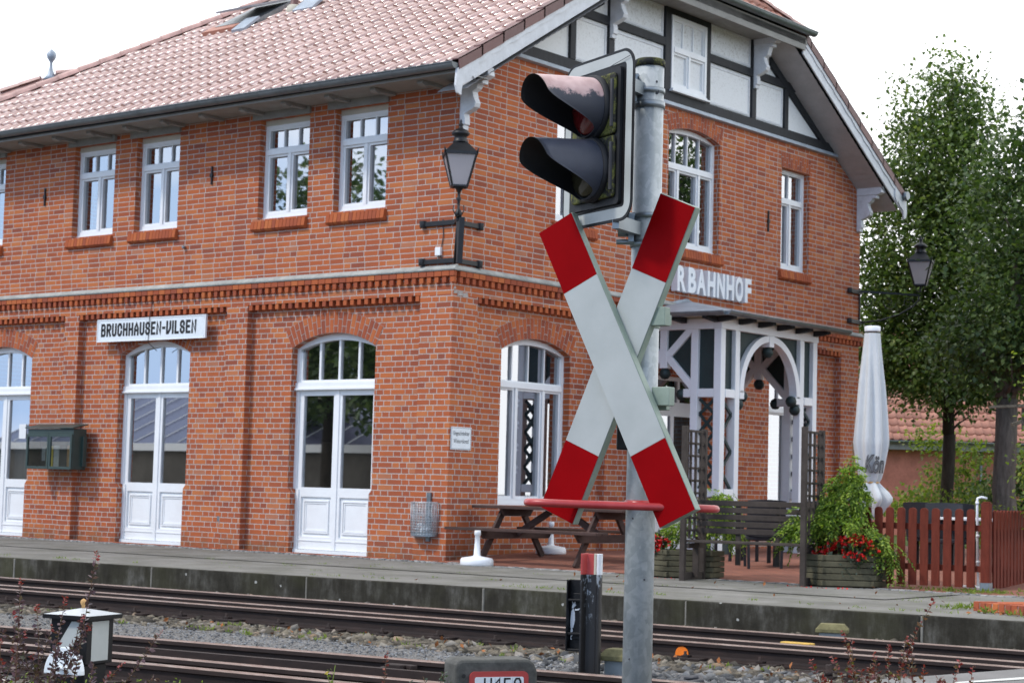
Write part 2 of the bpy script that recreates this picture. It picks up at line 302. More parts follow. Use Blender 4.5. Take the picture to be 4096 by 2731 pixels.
def glass(name, refl=.22, tint=(.80, .86, .88), trans=.75):
    k = NT(name)
    t = k.n('ShaderNodeBsdfTransparent', {'Color': (*tint, 1)}).outputs[0]
    g = k.n('ShaderNodeBsdfGlossy', {'Color': (.95, .97, 1, 1), 'Roughness': .015}).outputs[0]
    d = k.n('ShaderNodeBsdfDiffuse', {'Color': (.02, .024, .026, 1)}).outputs[0]
    a = k.n('ShaderNodeMixShader', {0: trans, 1: d, 2: t}).outputs[0]
    lw = k.n('ShaderNodeLayerWeight', {'Blend': .35}).outputs['Fresnel']
    f = k.math('ADD', refl, k.math('MULTIPLY', lw, .5), clamp=True)
    M[name] = k.done(k.n('ShaderNodeMixShader', {0: f, 1: a, 2: g}).outputs[0])
glass('window_glass', .42)
k = NT('lamp_glass'); a = k.n('ShaderNodeBsdfTranslucent', {'Color': (.82, .80, .82, 1)}).outputs[0]; b = k.bsdf((.62, .60, .62), .25, .5); M['lamp_glass'] = k.done(k.n('ShaderNodeMixShader', {0: .5, 1: a, 2: b}).outputs[0])
glass('case_glass', .20, (.9, .93, .93), .92)
k = NT('lens_red'); M['lens_red'] = k.done(k.bsdf((.10, .008, .008), .12, .6))
k = NT('lens_dark'); M['lens_dark'] = k.done(k.bsdf((.03, .028, .015), .12, .6))
k = NT('clear_bag'); t = k.n('ShaderNodeBsdfTransparent', {'Color': (.92, .95, .97, 1)}).outputs[0]; g = k.bsdf((.7, .74, .78), .3, .5)
M['clear_bag'] = k.done(k.n('ShaderNodeMixShader', {0: k.math('MULTIPLY', k.noise(14, 4), .7), 1: t, 2: g}).outputs[0])

def leaf_mat(name, stops, transl=.35, rough=.5, patch=None):
    k = NT(name); r = k.n('ShaderNodeNewGeometry').outputs['Random Per Island']
    c = k.ramp(r, stops)
    if patch: c = k.mix(k.n('ShaderNodeMapRange', {'Value': k.noise(patch[1], 3), 'From Min': .42, 'From Max': .62, 'To Max': .7}).outputs[0], c, patch[0])
    b = k.bsdf(c, rough, .4); tr = k.n('ShaderNodeBsdfTranslucent', {'Color': k.mix(1.0, c, (1.5, 1.7, .7), 'MULTIPLY')}).outputs[0]
    M[name] = k.done(k.n('ShaderNodeMixShader', {0: transl, 1: b, 2: tr}).outputs[0])
leaf_mat('tree_leaf', [(0, (.040, .072, .022)), (.5, (.080, .13, .038)), (.85, (.14, .20, .06)), (1, (.25, .30, .11))], .30, .42)
leaf_mat('tree_leaf_deep', [(0, (.028, .056, .020)), (.6, (.062, .105, .033)), (1, (.13, .18, .06))], .30, .42)
leaf_mat('lime_leaf', [(0, (.07, .11, .02)), (.6, (.13, .18, .03)), (1, (.24, .26, .05))], .45, .5)
leaf_mat('conifer_leaf', [(0, (.05, .10, .02)), (.4, (.13, .22, .03)), (.75, (.27, .38, .05)), (1, (.42, .50, .10))], .35, .55)
leaf_mat('ivy_leaf', [(0, (.03, .05, .035)), (.6, (.06, .085, .06)), (1, (.14, .17, .13))], .2, .5)
leaf_mat('begonia_leaf', [(0, (.015, .022, .013)), (1, (.03, .055, .02))], .2, .45)
leaf_mat('barberry_leaf', [(0, (.055, .030, .040)), (.5, (.10, .055, .068)), (.8, (.15, .085, .10)), (.93, (.10, .10, .05)), (1, (.16, .06, .06))], .18, .28)
leaf_mat('barberry_red', [(0, (.075, .020, .022)), (.35, (.15, .028, .028)), (.6, (.12, .05, .03)), (.8, (.10, .10, .03)), (1, (.30, .04, .04))], .25, .30)
leaf_mat('barberry_tip', [(0, (.16, .020, .022)), (1, (.30, .05, .05))], .25, .35)
leaf_mat('weed_leaf', [(0, (.09, .14, .02)), (1, (.22, .28, .05))], .4, .6)

# ------------------------------------------------------------------ mesh helpers
ORG = {}
class MB:
    """collects faces of one mesh; every face may name its own material"""
    def __init__(s): s.v = []; s.f = []; s.mi = []; s.mats = []; s.cur = 0; s.sm = []; s.smooth = False
    def mat(s, name):
        if name not in s.mats: s.mats.append(name)
        s.cur = s.mats.index(name); return s
    def poly(s, pts):
        b = len(s.v); s.v += [tuple(p) for p in pts]; s.f.append(tuple(range(b, b + len(pts)))); s.mi.append(s.cur); s.sm.append(s.smooth)
    def mesh(s, vs, fs):
        b = len(s.v); s.v += [tuple(p) for p in vs]
        for f in fs: s.f.append(tuple(b + i for i in f)); s.mi.append(s.cur); s.sm.append(s.smooth)
    def obox(s, o, a, b, c):
        """box from corner o with edge vectors a, b, c"""
        o, a, b, c = map(Vector, (o, a, b, c)); v = [o, o + a, o + a + b, o + b, o + c, o + a + c, o + a + b + c, o + b + c]
        s.mesh(v, [(0, 3, 2, 1), (4, 5, 6, 7), (0, 1, 5, 4), (1, 2, 6, 5), (2, 3, 7, 6), (3, 0, 4, 7)])
    def box(s, x0, x1, y0, y1, z0, z1): s.obox((x0, y0, z0), (x1 - x0, 0, 0), (0, y1 - y0, 0), (0, 0, z1 - z0))
    def cbox(s, c, sx, sy, sz, yaw=0.0, bev=0.0):
        """box centred on c (z = bottom), turned by yaw, with its vertical edges chamfered"""
        ca, sa = cos(yaw), sin(yaw); hx, hy = sx / 2, sy / 2; b = bev
        pts = [(-hx, -hy), (hx, -hy), (hx, hy), (-hx, hy)] if not b else [(-hx + b, -hy), (hx - b, -hy), (hx, -hy + b), (hx, hy - b), (hx - b, hy), (-hx + b, hy), (-hx, hy - b), (-hx, -hy + b)]
        P = [Vector((c[0] + x * ca - y * sa, c[1] + x * sa + y * ca, c[2])) for x, y in pts]
        s.prism(P, (0, 0, sz))
    def prism(s, pts, d):
        d = Vector(d); n = len(pts); a = [Vector(p) for p in pts]; b = [p + d for p in a]
        s.mesh(a + b, [tuple(reversed(range(n))), tuple(range(n, 2 * n))] + [(i, (i + 1) % n, n + (i + 1) % n, n + i) for i in range(n)])
    def bar(s, p, q, wdt, hgt, up=(0, 0, 1)):
        """rectangular bar from p to q"""
        p, q = Vector(p), Vector(q); t = (q - p).normalized(); u = Vector(up); x = t.cross(u)
        x = x.normalized() if x.length > 1e-6 else Vector((1, 0, 0)); y = x.cross(t).normalized()
        s.obox(p - x * wdt / 2 - y * hgt / 2, x * wdt, q - p, y * hgt)
    def tube(s, path, r, n=8, caps=True):
        path = [Vector(p) for p in path]; m = len(path); rr = r if isinstance(r, (list, tuple)) else [r] * m
        b = len(s.v); px = None
        for i, p in enumerate(path):
            t = (path[min(i + 1, m - 1)] - path[max(i - 1, 0)]).normalized()
            if px is None: px = t.orthogonal().normalized()
            px = (px - t * px.dot(t)).normalized(); py = t.cross(px)
            for j in range(n):
                a = 2 * pi * j / n; s.v.append(tuple(p + (px * cos(a) + py * sin(a)) * rr[i]))
        sm = s.smooth; s.smooth = True
        for i in range(m - 1):
            for j in range(n):
                s.f.append((b + i * n + j, b + i * n + (j + 1) % n, b + (i + 1) * n + (j + 1) % n, b + (i + 1) * n + j)); s.mi.append(s.cur); s.sm.append(True)
        s.smooth = sm
        if caps:
            s.f.append(tuple(b + j for j in reversed(range(n)))); s.mi.append(s.cur); s.sm.append(False)
            s.f.append(tuple(b + (m - 1) * n + j for j in range(n))); s.mi.append(s.cur); s.sm.append(False)
    def lathe(s, prof, c, n=20, axis=None, smooth=True, sq=False):
        """profile of (radius, height) turned about a vertical (or given) axis through c"""
        c = Vector(c); Z = Vector(axis).normalized() if axis else Vector((0, 0, 1)); X = Z.orthogonal().normalized() if axis else Vector((1, 0, 0)); Y = Z.cross(X)
        b = len(s.v); off = pi / n if sq else 0
        for r, h in prof:
            for j in range(n):
                a = 2 * pi * j / n + off; s.v.append(tuple(c + Z * h + (X * cos(a) + Y * sin(a)) * r))
        for i in range(len(prof) - 1):
            for j in range(n):
                s.f.append((b + i * n + j, b + i * n + (j + 1) % n, b + (i + 1) * n + (j + 1) % n, b + (i + 1) * n + j)); s.mi.append(s.cur); s.sm.append(smooth)
        s.f.append(tuple(b + j for j in reversed(range(n)))); s.mi.append(s.cur); s.sm.append(False)
        e = b + (len(prof) - 1) * n; s.f.append(tuple(e + j for j in range(n))); s.mi.append(s.cur); s.sm.append(False)
    def arrays(s, V, F, smooth=False):
        b = len(s.v); s.v += [tuple(x) for x in V]; s.f += [tuple(int(i) + b for i in f) for f in F]; s.mi += [s.cur] * len(F); s.sm += [smooth] * len(F)
    def build(s, name, mat=None, parent=None, loc=None, bevel=0.0, recalc=True):
        me = bpy.data.meshes.new(name)
        org = ORG.get(parent.name, Vector()) if parent else Vector(loc or (0, 0, 0))
        me.from_pydata([(x - org.x, y - org.y, z - org.z) for x, y, z in s.v], [], s.f)
        for m in ([mat] if mat and not s.mats else s.mats): me.materials.append(M[m])
        me.polygons.foreach_set('material_index', [0] * len(s.f) if mat and not s.mats else s.mi)
        me.polygons.foreach_set('use_smooth', s.sm)
        if recalc and len(s.f) < 60000:
            bm = bmesh.new(); bm.from_mesh(me); bmesh.ops.recalc_face_normals(bm, faces=bm.faces); bm.to_mesh(me); bm.free()
        me.update()
        o = bpy.data.objects.new(name, me); COL.objects.link(o)
        if parent: o.parent = parent; ORG[o.name] = org
        else: o.location = org; ORG[o.name] = org
        if bevel:
            md = o.modifiers.new('bevel', 'BEVEL'); md.width = bevel; md.segments = 2; md.limit_method = 'ANGLE'; md.angle_limit = radians(40)
        return o
def tag(o, label=None, cat=None, group=None, kind=None):
    if label: o['label'] = label
    if cat: o['category'] = cat
    if group: o['group'] = group
    if kind: o['kind'] = kind
    return o
def thing(name, label, cat, loc, group=None):
    o = bpy.data.objects.new(name, None); COL.objects.link(o); o.location = loc; o.empty_display_size = .1
    ORG[o.name] = Vector(loc); return tag(o, label, cat, group)
def dup(o, loc, rz=None, label=None, group=None):
    r = o.copy(); COL.objects.link(r); r.location = loc
    if rz is not None: r.rotation_euler = (0, 0, rz)
    if label: r['label'] = label
    if group: r['group'] = group
    for ch in list(o.children):
        c = ch.copy(); COL.objects.link(c); c.parent = r
        for g in ch.children:
            d = g.copy(); COL.objects.link(d); d.parent = c
    return r
def fast_mesh(name, V, F, mat, parent=None, loc=(0, 0, 0), smooth=False):
    """large mesh of equal-sized faces straight from arrays"""
    V = np.asarray(V, dtype=np.float32); F = np.asarray(F, dtype=np.int32); org = ORG.get(parent.name, Vector()) if parent else Vector(loc)
    V = V - np.array(org, dtype=np.float32); k_ = F.shape[1]
    me = bpy.data.meshes.new(name); me.vertices.add(len(V)); me.vertices.foreach_set('co', V.ravel())
    me.loops.add(F.size); me.loops.foreach_set('vertex_index', F.ravel()); me.polygons.add(len(F))
    me.polygons.foreach_set('loop_start', np.arange(0, F.size, k_, dtype=np.int32)); me.polygons.foreach_set('loop_total', np.full(len(F), k_, dtype=np.int32))
    if smooth: me.polygons.foreach_set('use_smooth', np.ones(len(F), dtype=bool))
    me.materials.append(M[mat]); me.update(calc_edges=True); me.validate()
    o = bpy.data.objects.new(name, me); COL.objects.link(o)
    if parent: o.parent = parent
    else: o.location = org
    ORG[o.name] = org; return o
def leaves(pts, size, aspect=.6, up=.35, droop=0.0, rng=NR, dirs=None):
    """folded rhombic leaves at pts, returns (V, F) of two triangles each"""
    n = len(pts); d = rng.normal(size=(n, 3)) if dirs is None else np.asarray(dirs, dtype=float) + rng.normal(size=(n, 3)) * .35
    d[:, 2] -= droop; d /= np.linalg.norm(d, axis=1, keepdims=True) + 1e-9
    q = rng.normal(size=(n, 3)); q[:, 2] += up * 3; s = np.cross(d, q); s /= np.linalg.norm(s, axis=1, keepdims=True) + 1e-9
    nn = np.cross(s, d); sz = size * rng.uniform(.65, 1.3, (n, 1))
    p = np.asarray(pts); V = np.stack([p, p + d * sz * .5 + s * sz * aspect * .5 + nn * sz * .10, p + d * sz, p + d * sz * .5 - s * sz * aspect * .5 + nn * sz * .10], 1).reshape(-1, 3)
    i = np.arange(n)[:, None] * 4; F = np.concatenate([i + [0, 1, 2], i + [0, 2, 3]], 1).reshape(-1, 3); return V, F
def join_vf(parts):
    V = []; F = []; b = 0
    for v, f in parts: V.append(v); F.append(f + b); b += len(v)
    return np.concatenate(V), np.concatenate(F)
_ico = None
def rocks(pts, sizes, flat=.65, rng=NR):
    """irregular stones: jittered icosahedra"""
    global _ico
    if _ico is None:
        bm = bmesh.new(); bmesh.ops.create_icosphere(bm, subdivisions=1, radius=1); _ico = (np.array([v.co[:] for v in bm.verts]), np.array([[v.index for v in f.verts] for f in bm.faces])); bm.free()
    v0, f0 = _ico; n = len(pts); V = v0[None] * (1 + rng.normal(size=(n, len(v0), 1)) * .25)
    sc = rng.uniform(.6, 1.25, (n, 1, 3)); sc[:, :, 2] *= flat; V = V * sc * np.asarray(sizes).reshape(n, 1, 1)
    a = rng.uniform(0, 2 * pi, n); c, s_ = np.cos(a)[:, None], np.sin(a)[:, None]; x, y = V[:, :, 0].copy(), V[:, :, 1].copy()
    b = rng.normal(size=n) * .35; V[:, :, 2] += x * b[:, None]
    V[:, :, 0] = x * c - y * s_; V[:, :, 1] = x * s_ + y * c; V += np.asarray(pts)[:, None, :]
    F = f0[None] + (np.arange(n) * len(v0))[:, None, None]; return V.reshape(-1, 3), F.reshape(-1, 3)

# stroke lettering: polylines in a box 0..w by 0..1
GL = {'A': (.6, [[(0, 0), (0, .55), (.3, 1), (.6, .55), (.6, 0)], [(0, .38), (.6, .38)]]), 'B': (.6, [[(0, 0), (0, 1), (.45, 1), (.58, .88), (.58, .65), (.45, .53), (0, .53)], [(.45, .53), (.6, .4), (.6, .13), (.46, 0), (0, 0)]]),
      'C': (.6, [[(.6, .68), (.6, .85), (.44, 1), (.16, 1), (0, .85), (0, .15), (.16, 0), (.44, 0), (.6, .15), (.6, .32)]]), 'E': (.55, [[(.55, 1), (0, 1), (0, 0), (.55, 0)], [(0, .52), (.45, .52)]]),
      'F': (.5, [[(.5, 1), (0, 1), (0, 0)], [(0, .53), (.42, .53)]]), 'H': (.6, [[(0, 0), (0, 1)], [(.6, 0), (.6, 1)], [(0, .5), (.6, .5)]]), 'I': (.0, [[(0, 0), (0, 1)]]), 'L': (.5, [[(0, 1), (0, 0), (.5, 0)]]),
      'N': (.6, [[(0, 0), (0, 1), (.6, 0), (.6, 1)]]), 'O': (.6, [[(.3, 0), (.46, 0), (.6, .15), (.6, .85), (.46, 1), (.14, 1), (0, .85), (0, .15), (.14, 0), (.3, 0)]]), 'R': (.6, [[(0, 0), (0, 1), (.45, 1), (.6, .87), (.6, .62), (.45, .5), (0, .5)], [(.3, .5), (.6, 0)]]),
      'S': (.6, [[(.58, .72), (.58, .86), (.44, 1), (.16, 1), (0, .86), (0, .64), (.14, .53), (.46, .47), (.6, .36), (.6, .14), (.44, 0), (.16, 0), (0, .14), (0, .28)]]), 'U': (.6, [[(0, 1), (0, .15), (.16, 0), (.44, 0), (.6, .15), (.6, 1)]]), 'V': (.6, [[(0, 1), (0, 0), (.22, 0), (.6, .4), (.6, 1)]]),
      '-': (.3, [[(0, .48), (.3, .48)]]), '0': (.55, [[(.27, 0), (.42, 0), (.55, .16), (.55, .84), (.42, 1), (.13, 1), (0, .84), (0, .16), (.13, 0), (.27, 0)]]), '1': (.35, [[(0, .72), (.35, 1), (.35, 0)]]), '5': (.55, [[(.52, 1), (.06, 1), (.02, .56), (.3, .62), (.48, .55), (.56, .4), (.56, .18), (.42, 0), (.14, 0), (0, .14)]]),
      '8': (.55, [[(.27, .53), (.42, .56), (.52, .68), (.52, .86), (.4, 1), (.15, 1), (.03, .86), (.03, .68), (.13, .56), (.27, .53), (.44, .49), (.56, .36), (.56, .14), (.42, 0), (.13, 0), (0, .14), (0, .36), (.11, .49), (.27, .53)]])}
def ribbon(pl, t):
    """outline quads of a polyline with mitred joins"""
    P = [Vector(p) for p in pl]; n = len(P); Lh = []; Rh = []
    closed = (P[0] - P[-1]).length < 1e-6
    for i in range(n):
        a = P[i] - P[i - 1] if i else (P[-1] - P[-2] if closed else P[1] - P[0]); b = P[i + 1] - P[i] if i < n - 1 else (P[1] - P[0] if closed else a)
        a = a.normalized(); b = b.normalized(); m = a + b; m = m.normalized() if m.length > .2 else a
        nn = Vector((-m.y, m.x)); sc = min(1 / max(nn.dot(Vector((-a.y, a.x))), .4), 1.8) * t / 2; q = P[i].copy()
        if not closed and i == 0: q -= b * t / 2 * .98
        if not closed and i == n - 1: q += a * t / 2 * .98
        Lh.append(q + nn * sc); Rh.append(q - nn * sc)
    return [(Lh[i], Rh[i], Rh[i + 1], Lh[i + 1]) for i in range(n - 1)]
def letter_faces(text, height, cell, stroke, gap, place, mb, depth=0.0, widths=None):
    """place(u, v, d) maps letter space to the world; u advances along the word"""
    u = 0.0; lift = 0.0
    for ch in text:
        if ch == ' ': u += cell * .6; continue
        w_, pls = GL[ch]; sc = cell / .6
        for pl in pls:
            lift += .0004
            for q in ribbon([(p[0] * sc, p[1] * (height - stroke) + stroke / 2) for p in pl], stroke):
                a = [place(u + p.x + stroke / 2, p.y, lift) for p in q]
                if depth: mb.prism(a, Vector(place(0, 0, depth)) - Vector(place(0, 0, 0)))
                else: mb.poly(a)
            if lift > .0011: lift = 0.0
        u += w_ * sc + stroke + gap
    return u
def font_faces(text, size, place, mb, xs=1.0, bold=0.0, shear=0.0, depth=0.0, spacing=1.0):
    c = bpy.data.curves.new('t', 'FONT'); c.body = text; c.size = size; c.offset = bold; c.shear = shear; c.space_character = spacing; c.resolution_u = 3
    o = bpy.data.objects.new('t', c); COL.objects.link(o); bpy.context.view_layer.update()
    me = bpy.data.meshes.new_from_object(o.evaluated_get(bpy.context.evaluated_depsgraph_get()))
    vs = [(v.co.x * xs, v.co.y) for v in me.vertices]; fs = [tuple(p.vertices) for p in me.polygons]
    if depth:
        ed = {}
        for f in fs:
            for i in range(len(f)): e = (f[i], f[(i + 1) % len(f)]); ed[frozenset(e)] = None if frozenset(e) in ed else e
        n = len(vs); V = [place(x, y, depth) for x, y in vs] + [place(x, y, 0) for x, y in vs]
        mb.mesh(V, fs + [(e[0], e[1], e[1] + n, e[0] + n) for e in ed.values() if e])
    else: mb.mesh([place(x, y, 0) for x, y in vs], fs)
    mx = max(x for x, y in vs) if vs else 0
    COL.objects.unlink(o); bpy.data.objects.remove(o); bpy.data.curves.remove(c); bpy.data.meshes.remove(me); return mx
def copy_text_width(text, size, xs): return font_faces(text, size, lambda x, y, d: (x, y, 0), MB(), xs)

# ------------------------------------------------------------------ the setting: ground, tracks, platform, road
TS = .0735                                            # tracks and platform run at this slope to the station front
def plat_y(x): return -4.86 + TS * x
g = MB(); g.poly([(-400, -300, -.42), (300, -300, -.42), (300, 600, -.42), (-400, 600, -.42)])
tag(g.build('ground', 'grit'), kind='structure')
lw = MB(); lw.poly([(-160, 13.5, -.05), (160, 13.5, -.05), (160, 200, -.05), (-160, 200, -.05)]); lw.poly([(9.5, 2.5, -.045), (60, 2.5, -.045), (60, 13.5, -.045), (9.5, 13.5, -.045)])
tag(lw.build('lawn', 'grass_ground'), kind='structure')
tb = MB()
X0, X1 = -60.0, 13.0
# bed of grit under and between the tracks
tb.poly([(X0, plat_y(X0) + .1, -.345), (X0, -9.2 + .09 * X0, -.345), (X1, -9.2 + .13 * X1, -.345), (X1, plat_y(X1) + .1, -.345)])
tb.poly([(X0, -9.2 + .09 * X0, -.345), (X0, -40, -.345), (X1, -16, -.345), (X1, -9.2 + .13 * X1, -.345)])
tb.poly([(X0, plat_y(X0) + .05, -.262), (X0, -5.70 + TS * X0, -.262), (X1, -5.70 + TS * X1, -.262), (X1, plat_y(X1) + .05, -.262)]); tb.poly([(X0, -5.70 + TS * X0, -.262), (X1, -5.70 + TS * X1, -.262), (X1, -5.70 + TS * X1, -.36), (X0, -5.70 + TS * X0, -.36)])
tag(tb.build('track_bed', 'grit'), kind='structure')
pw = MB()
# platform edging: concrete slabs with open joints
x = -44.0; sl_ = 2.42
k_ = 0
while x < 13.5:
    a, b = x + .012, x + sl_ - .012; j = random.uniform(-.012, .012)
    pw.mat('platform_wall'); pw.prism([(a, plat_y(a) + j, -.5), (b, plat_y(b) + j, -.5), (b, plat_y(b) + j, -.006), (a, plat_y(a) + j, -.006)], (0, .16, 0)); pw.mat('wall_joint'); pw.prism([(b - .002, plat_y(b) + .004, -.5), (b + .026, plat_y(b) + .006, -.5), (b + .026, plat_y(b) + .006, -.012), (b - .002, plat_y(b) + .004, -.012)], (0, .14, 0)); x += sl_
tag(pw.build('platform_edge', None, bevel=.010), kind='structure')
pf = MB()
xs_ = [-60] + [i * 1.0 for i in range(-44, 14)]
pf.mesh([(x, plat_y(x) + .03 + .01 * sin(x * 3.1), -.004) for x in xs_] + [(x, .5 if x < .3 else .5, .0) for x in xs_], [(i, i + 1, len(xs_) + i + 1, len(xs_) + i) for i in range(len(xs_) - 1)])
pf.prism([(X, plat_y(X) + .165, -.45) for X in (-44, 13.5)] + [(13.5, .4, -.45), (-44, .4, -.45)], (0, 0, .40))
tag(pf.build('platform', 'platform_top'), kind='structure')
sp = MB()                                            # older slab course nearer the house, 4 mm up, broken into slabs by joints
x = -30.0
while x < 9.0:
    wdt = random.choice((1.9, 2.4, 3.1)); a, b = x + .01, x + wdt - .01; f_ = .42 + .02 * sin(x)
    if b > 9.2: break
    lo = lambda q: plat_y(q) * .52 - .05
    sp.poly([(a, lo(a), .006), (b, lo(b), .006), (b, -.62 if b < 1.4 else min(-.62 + .02 * (b - 1.4), -.42), .010), (a, -.62 if a < 1.4 else min(-.62 + .02 * (a - 1.4), -.42), .010)]); x += wdt
tag(sp.build('slab_paving', 'platform_top'), kind='structure')
def terr_z(y): return .004 + .05 * max(0.0, min(y + .25, 2.4))
te = MB(); ys = [-.25, 0, .5, 1, 1.5, 2.15, 6, 14]; xr = [-.4, 3, 6, 9.5]
V = [(x, y if x < 1 or y > 0 else y + .0, terr_z(y) + .004) for y in ys for x in xr]
te.mesh(V, [(i * 4 + j, i * 4 + j + 1, i * 4 + j + 5, i * 4 + j + 4) for i in range(len(ys) - 1) for j in range(3)])
tag(te.build('terrace_paving', 'paver'), kind='structure')
cb = MB()                                             # line of small sets along house and terrace
def setts(p, q, rows=2):
    p, q = Vector(p), Vector(q); t = (q - p); n_ = int(t.length / .105); t.normalize(); s_ = Vector((-t.y, t.x, 0))
    for r_ in range(rows):
        for i in range(n_):
            c = p + t * (i * .105 + random.uniform(0, .02)) + s_ * (r_ * .10) ; a = random.uniform(.075, .095); h = random.uniform(.018, .030)
            cb.cbox((c.x, c.y, c.z - .012), a, random.uniform(.075, .092), h, atan2(t.y, t.x) + random.uniform(-.1, .1), .016)
setts((-16, -.34, 0), (.6, -.30, .0), 3); setts((.6, -.62, 0), (3.3, -.52, 0), 3); setts((4.5, -.48, 0), (9.3, -.25, 0), 2)
tag(cb.build('sett_border', 'cobble'), kind='structure')
hb = MB()                                             # row of bricks on edge at the foot of the front
for i in range(150):
    x = -13 + i * .088
    if x < .2: hb.obox((x, -.16, -.01), (.072, random.uniform(-.01, .01), 0), (.0, .155, 0), (0, 0, .028))
tag(hb.build('brick_edging', 'brick_piece'), kind='structure')
rd = MB()
rd.poly([(11.55, -2.0, -.176), (11.30, -6.69, -.176), (10.99, -8.41, -.176), (11.3, -9.6, -.176), (13.9, -12.2, -.176), (16.2, -17, -.176), (16.4, -30, -.176), (30, -30, -.176), (30, -2, -.176)])
tag(rd.build('road', 'asphalt'), kind='structure')
rl = MB(); rl.poly([(11.43, -8.16, -.171), (11.49, -8.18, -.171), (11.74, -7.2, -.171), (11.62, -7.2, -.171)]); rl.poly([(11.74, -7.2, -.171), (11.62, -7.2, -.171), (12.0, -5.0, -.171), (12.1, -5.0, -.171)])
tag(rl.build('road_marking', 'road_paint'), kind='structure')
vg = MB(); vg.poly([(4, -13.0, -.335), (12, -12.2, -.30), (14.5, -12.9, -.24), (16.1, -17, -.2), (16.1, -24, -.2), (4, -24, -.3)])
tag(vg.build('verge', 'verge_soil'), kind='structure')

# --- rails
PROF = [(-.062, 0), (.062, 0), (.062, .010), (.012, .028), (.008, .045), (.008, .105), (.033, .115), (.033, .142), (.024, .15), (-.024, .15), (-.033, .142), (-.033, .115), (-.008, .105), (-.008, .045), (-.012, .028), (-.062, .010)]
def rail(parent, x0, x1, c, m, name='rail', zt=-.18, seg=1):
    mb = MB(); t = Vector((1, m, 0)).normalized(); nrm = Vector((-t.y, t.x, 0)); n = len(PROF)
    A = Vector((x0, c + m * x0, zt - .15)); B = Vector((x1, c + m * x1, zt - .15))
    vs = [A + nrm * p[0] + Vector((0, 0, p[1])) for p in PROF] + [B + nrm * p[0] + Vector((0, 0, p[1])) for p in PROF]
    mb.mat('rail_steel'); b = len(mb.v); mb.v += [tuple(v) for v in vs]
    for i in range(n):
        mb.mat('rail_head' if 7 <= i <= 9 else 'rail_steel'); mb.f.append((b + i, b + (i + 1) % n, b + n + (i + 1) % n, b + n + i)); mb.mi.append(mb.cur); mb.sm.append(False)
    mb.mat('rail_steel'); mb.f.append(tuple(b + i for i in range(n))); mb.mi.append(mb.cur); mb.sm.append(False); mb.f.append(tuple(b + n + i for i in range(n))); mb.mi.append(mb.cur); mb.sm.append(False)
    return mb.build(name, None, parent)
t1 = thing('railway_track', 'three-rail track with rusty rails directly below the platform edge', 'railway track', (0, -6.5, -.36))
for c in (-5.79, -6.86, -7.335): r_near = rail(t1, -45, 12.8, c, TS)
op = MB(); op.mat('orange_paint')                       # orange paint daub on the near rail's web
xo = 8.35; yo = -7.335 + TS * xo - .0125
pts = [(xo + .062 * cos(a), yo + TS * .062 * cos(a) - .002, -.300 + .075 * sin(a) ** .8) for a in [pi * i / 14 for i in range(15)]]
op.prism(pts, (0, -.004, 0)); ob = op.build('paint_mark', None, r_near)
def sleepers(parent, f_c, n_c, m1, m2, xa, xb, pitch, over=.55, name='sleeper'):
    x = xa
    while x < xb:
        mb = MB(); a = Vector((x, f_c + m1 * x + .25, 0)); b = Vector((x + .06, n_c + m2 * x - over - random.uniform(0, .25), 0)); t = (b - a).normalized(); s_ = Vector((-t.y, t.x, 0)) * .125
        z = -.382 + random.uniform(-.010, .012); sk = random.uniform(-.03, .05)
        mb.mesh([a - s_ + Vector((0, 0, z)), a + s_ + Vector((0, 0, z)), b + s_ * .9 + Vector((0, 0, z)), b - s_ * .8 + Vector((sk, .08, z)),
                 a - s_ + Vector((0, 0, z + .055)), a + s_ + Vector((0, 0, z + .055)), b + s_ * .85 + Vector((0, 0, z + .05)), b - s_ * .7 + Vector((sk, .08, z + .045))],
                [(0, 1, 2, 3), (4, 5, 6, 7), (0, 1, 5, 4), (1, 2, 6, 5), (2, 3, 7, 6), (3, 0, 4, 7)])
        so_ = mb.build(name, 'sleeper_wood', parent, bevel=.008)
        if -4 < x < 11.5:
            pl = MB(); pl.mat('rail_steel')
            cy = n_c + m2 * x; pl.cbox((x, cy - .03, z + .05), .26, .30, .022, .07)
            pl.lathe([(.020, 0), (.020, .026), (.013, .026), (.013, .052)], (x - .03, cy - .115, z + .072), 6); pl.cbox((x - .03, cy - .098, z + .072), .06, .07, .018, .07)
            pl.build('rail_fastening', None, so_)
        x += pitch * random.uniform(.94, 1.06)
sleepers(t1, -5.79, -7.335, TS, TS, -12, 12.0, .64)
t2 = thing('railway_track', 'nearer switch track with rusty rails in front of the gravel strip', 'railway track', (0, -11, -.36))
rail(t2, -30, 10.9, -11.07, .147); rail(t2, -30, 10.9, -12.0, .12); rail(t2, -30, 10.9, -12.43, .121)
chk = MB(); chk.mat('rail_steel'); xa, xb = -10, 10.5
for (c0, c1, z, wd) in ((-11.45, .143, -.235, .06), (-11.62, .139, -.27, .05)):
    A = Vector((xa, c0 + c1 * xa, z)); B = Vector((xb, c0 + c1 * xb, z)); chk.bar(A, B, wd, .05)
chk.build('check_rail', None, t2)
sleepers(t2, -11.07, -12.43, .147, .121, -6, 10.5, .66, .4)
cl = MB(); cl.mat('rail_steel'); cl.cbox((8.1, -9.98, -.30), .16, .10, .09, .15, .02); cl.cbox((8.02, -10.02, -.30), .07, .16, .065, .5, .02); cl.cbox((8.2, -9.95, -.24), .10, .06, .03, -.2)
cl.build('rail_clamp', None, t2, bevel=.006)
bl = MB(); bl.mat('rail_steel'); bx, by = 9.95, -7.0
bl.prism([(9.2, -6.74, -.352), (9.35, -6.95, -.352), (9.75, -7.22, -.352), (10.6, -7.15, -.352), (10.6, -6.6, -.352)], (0, 0, .02))
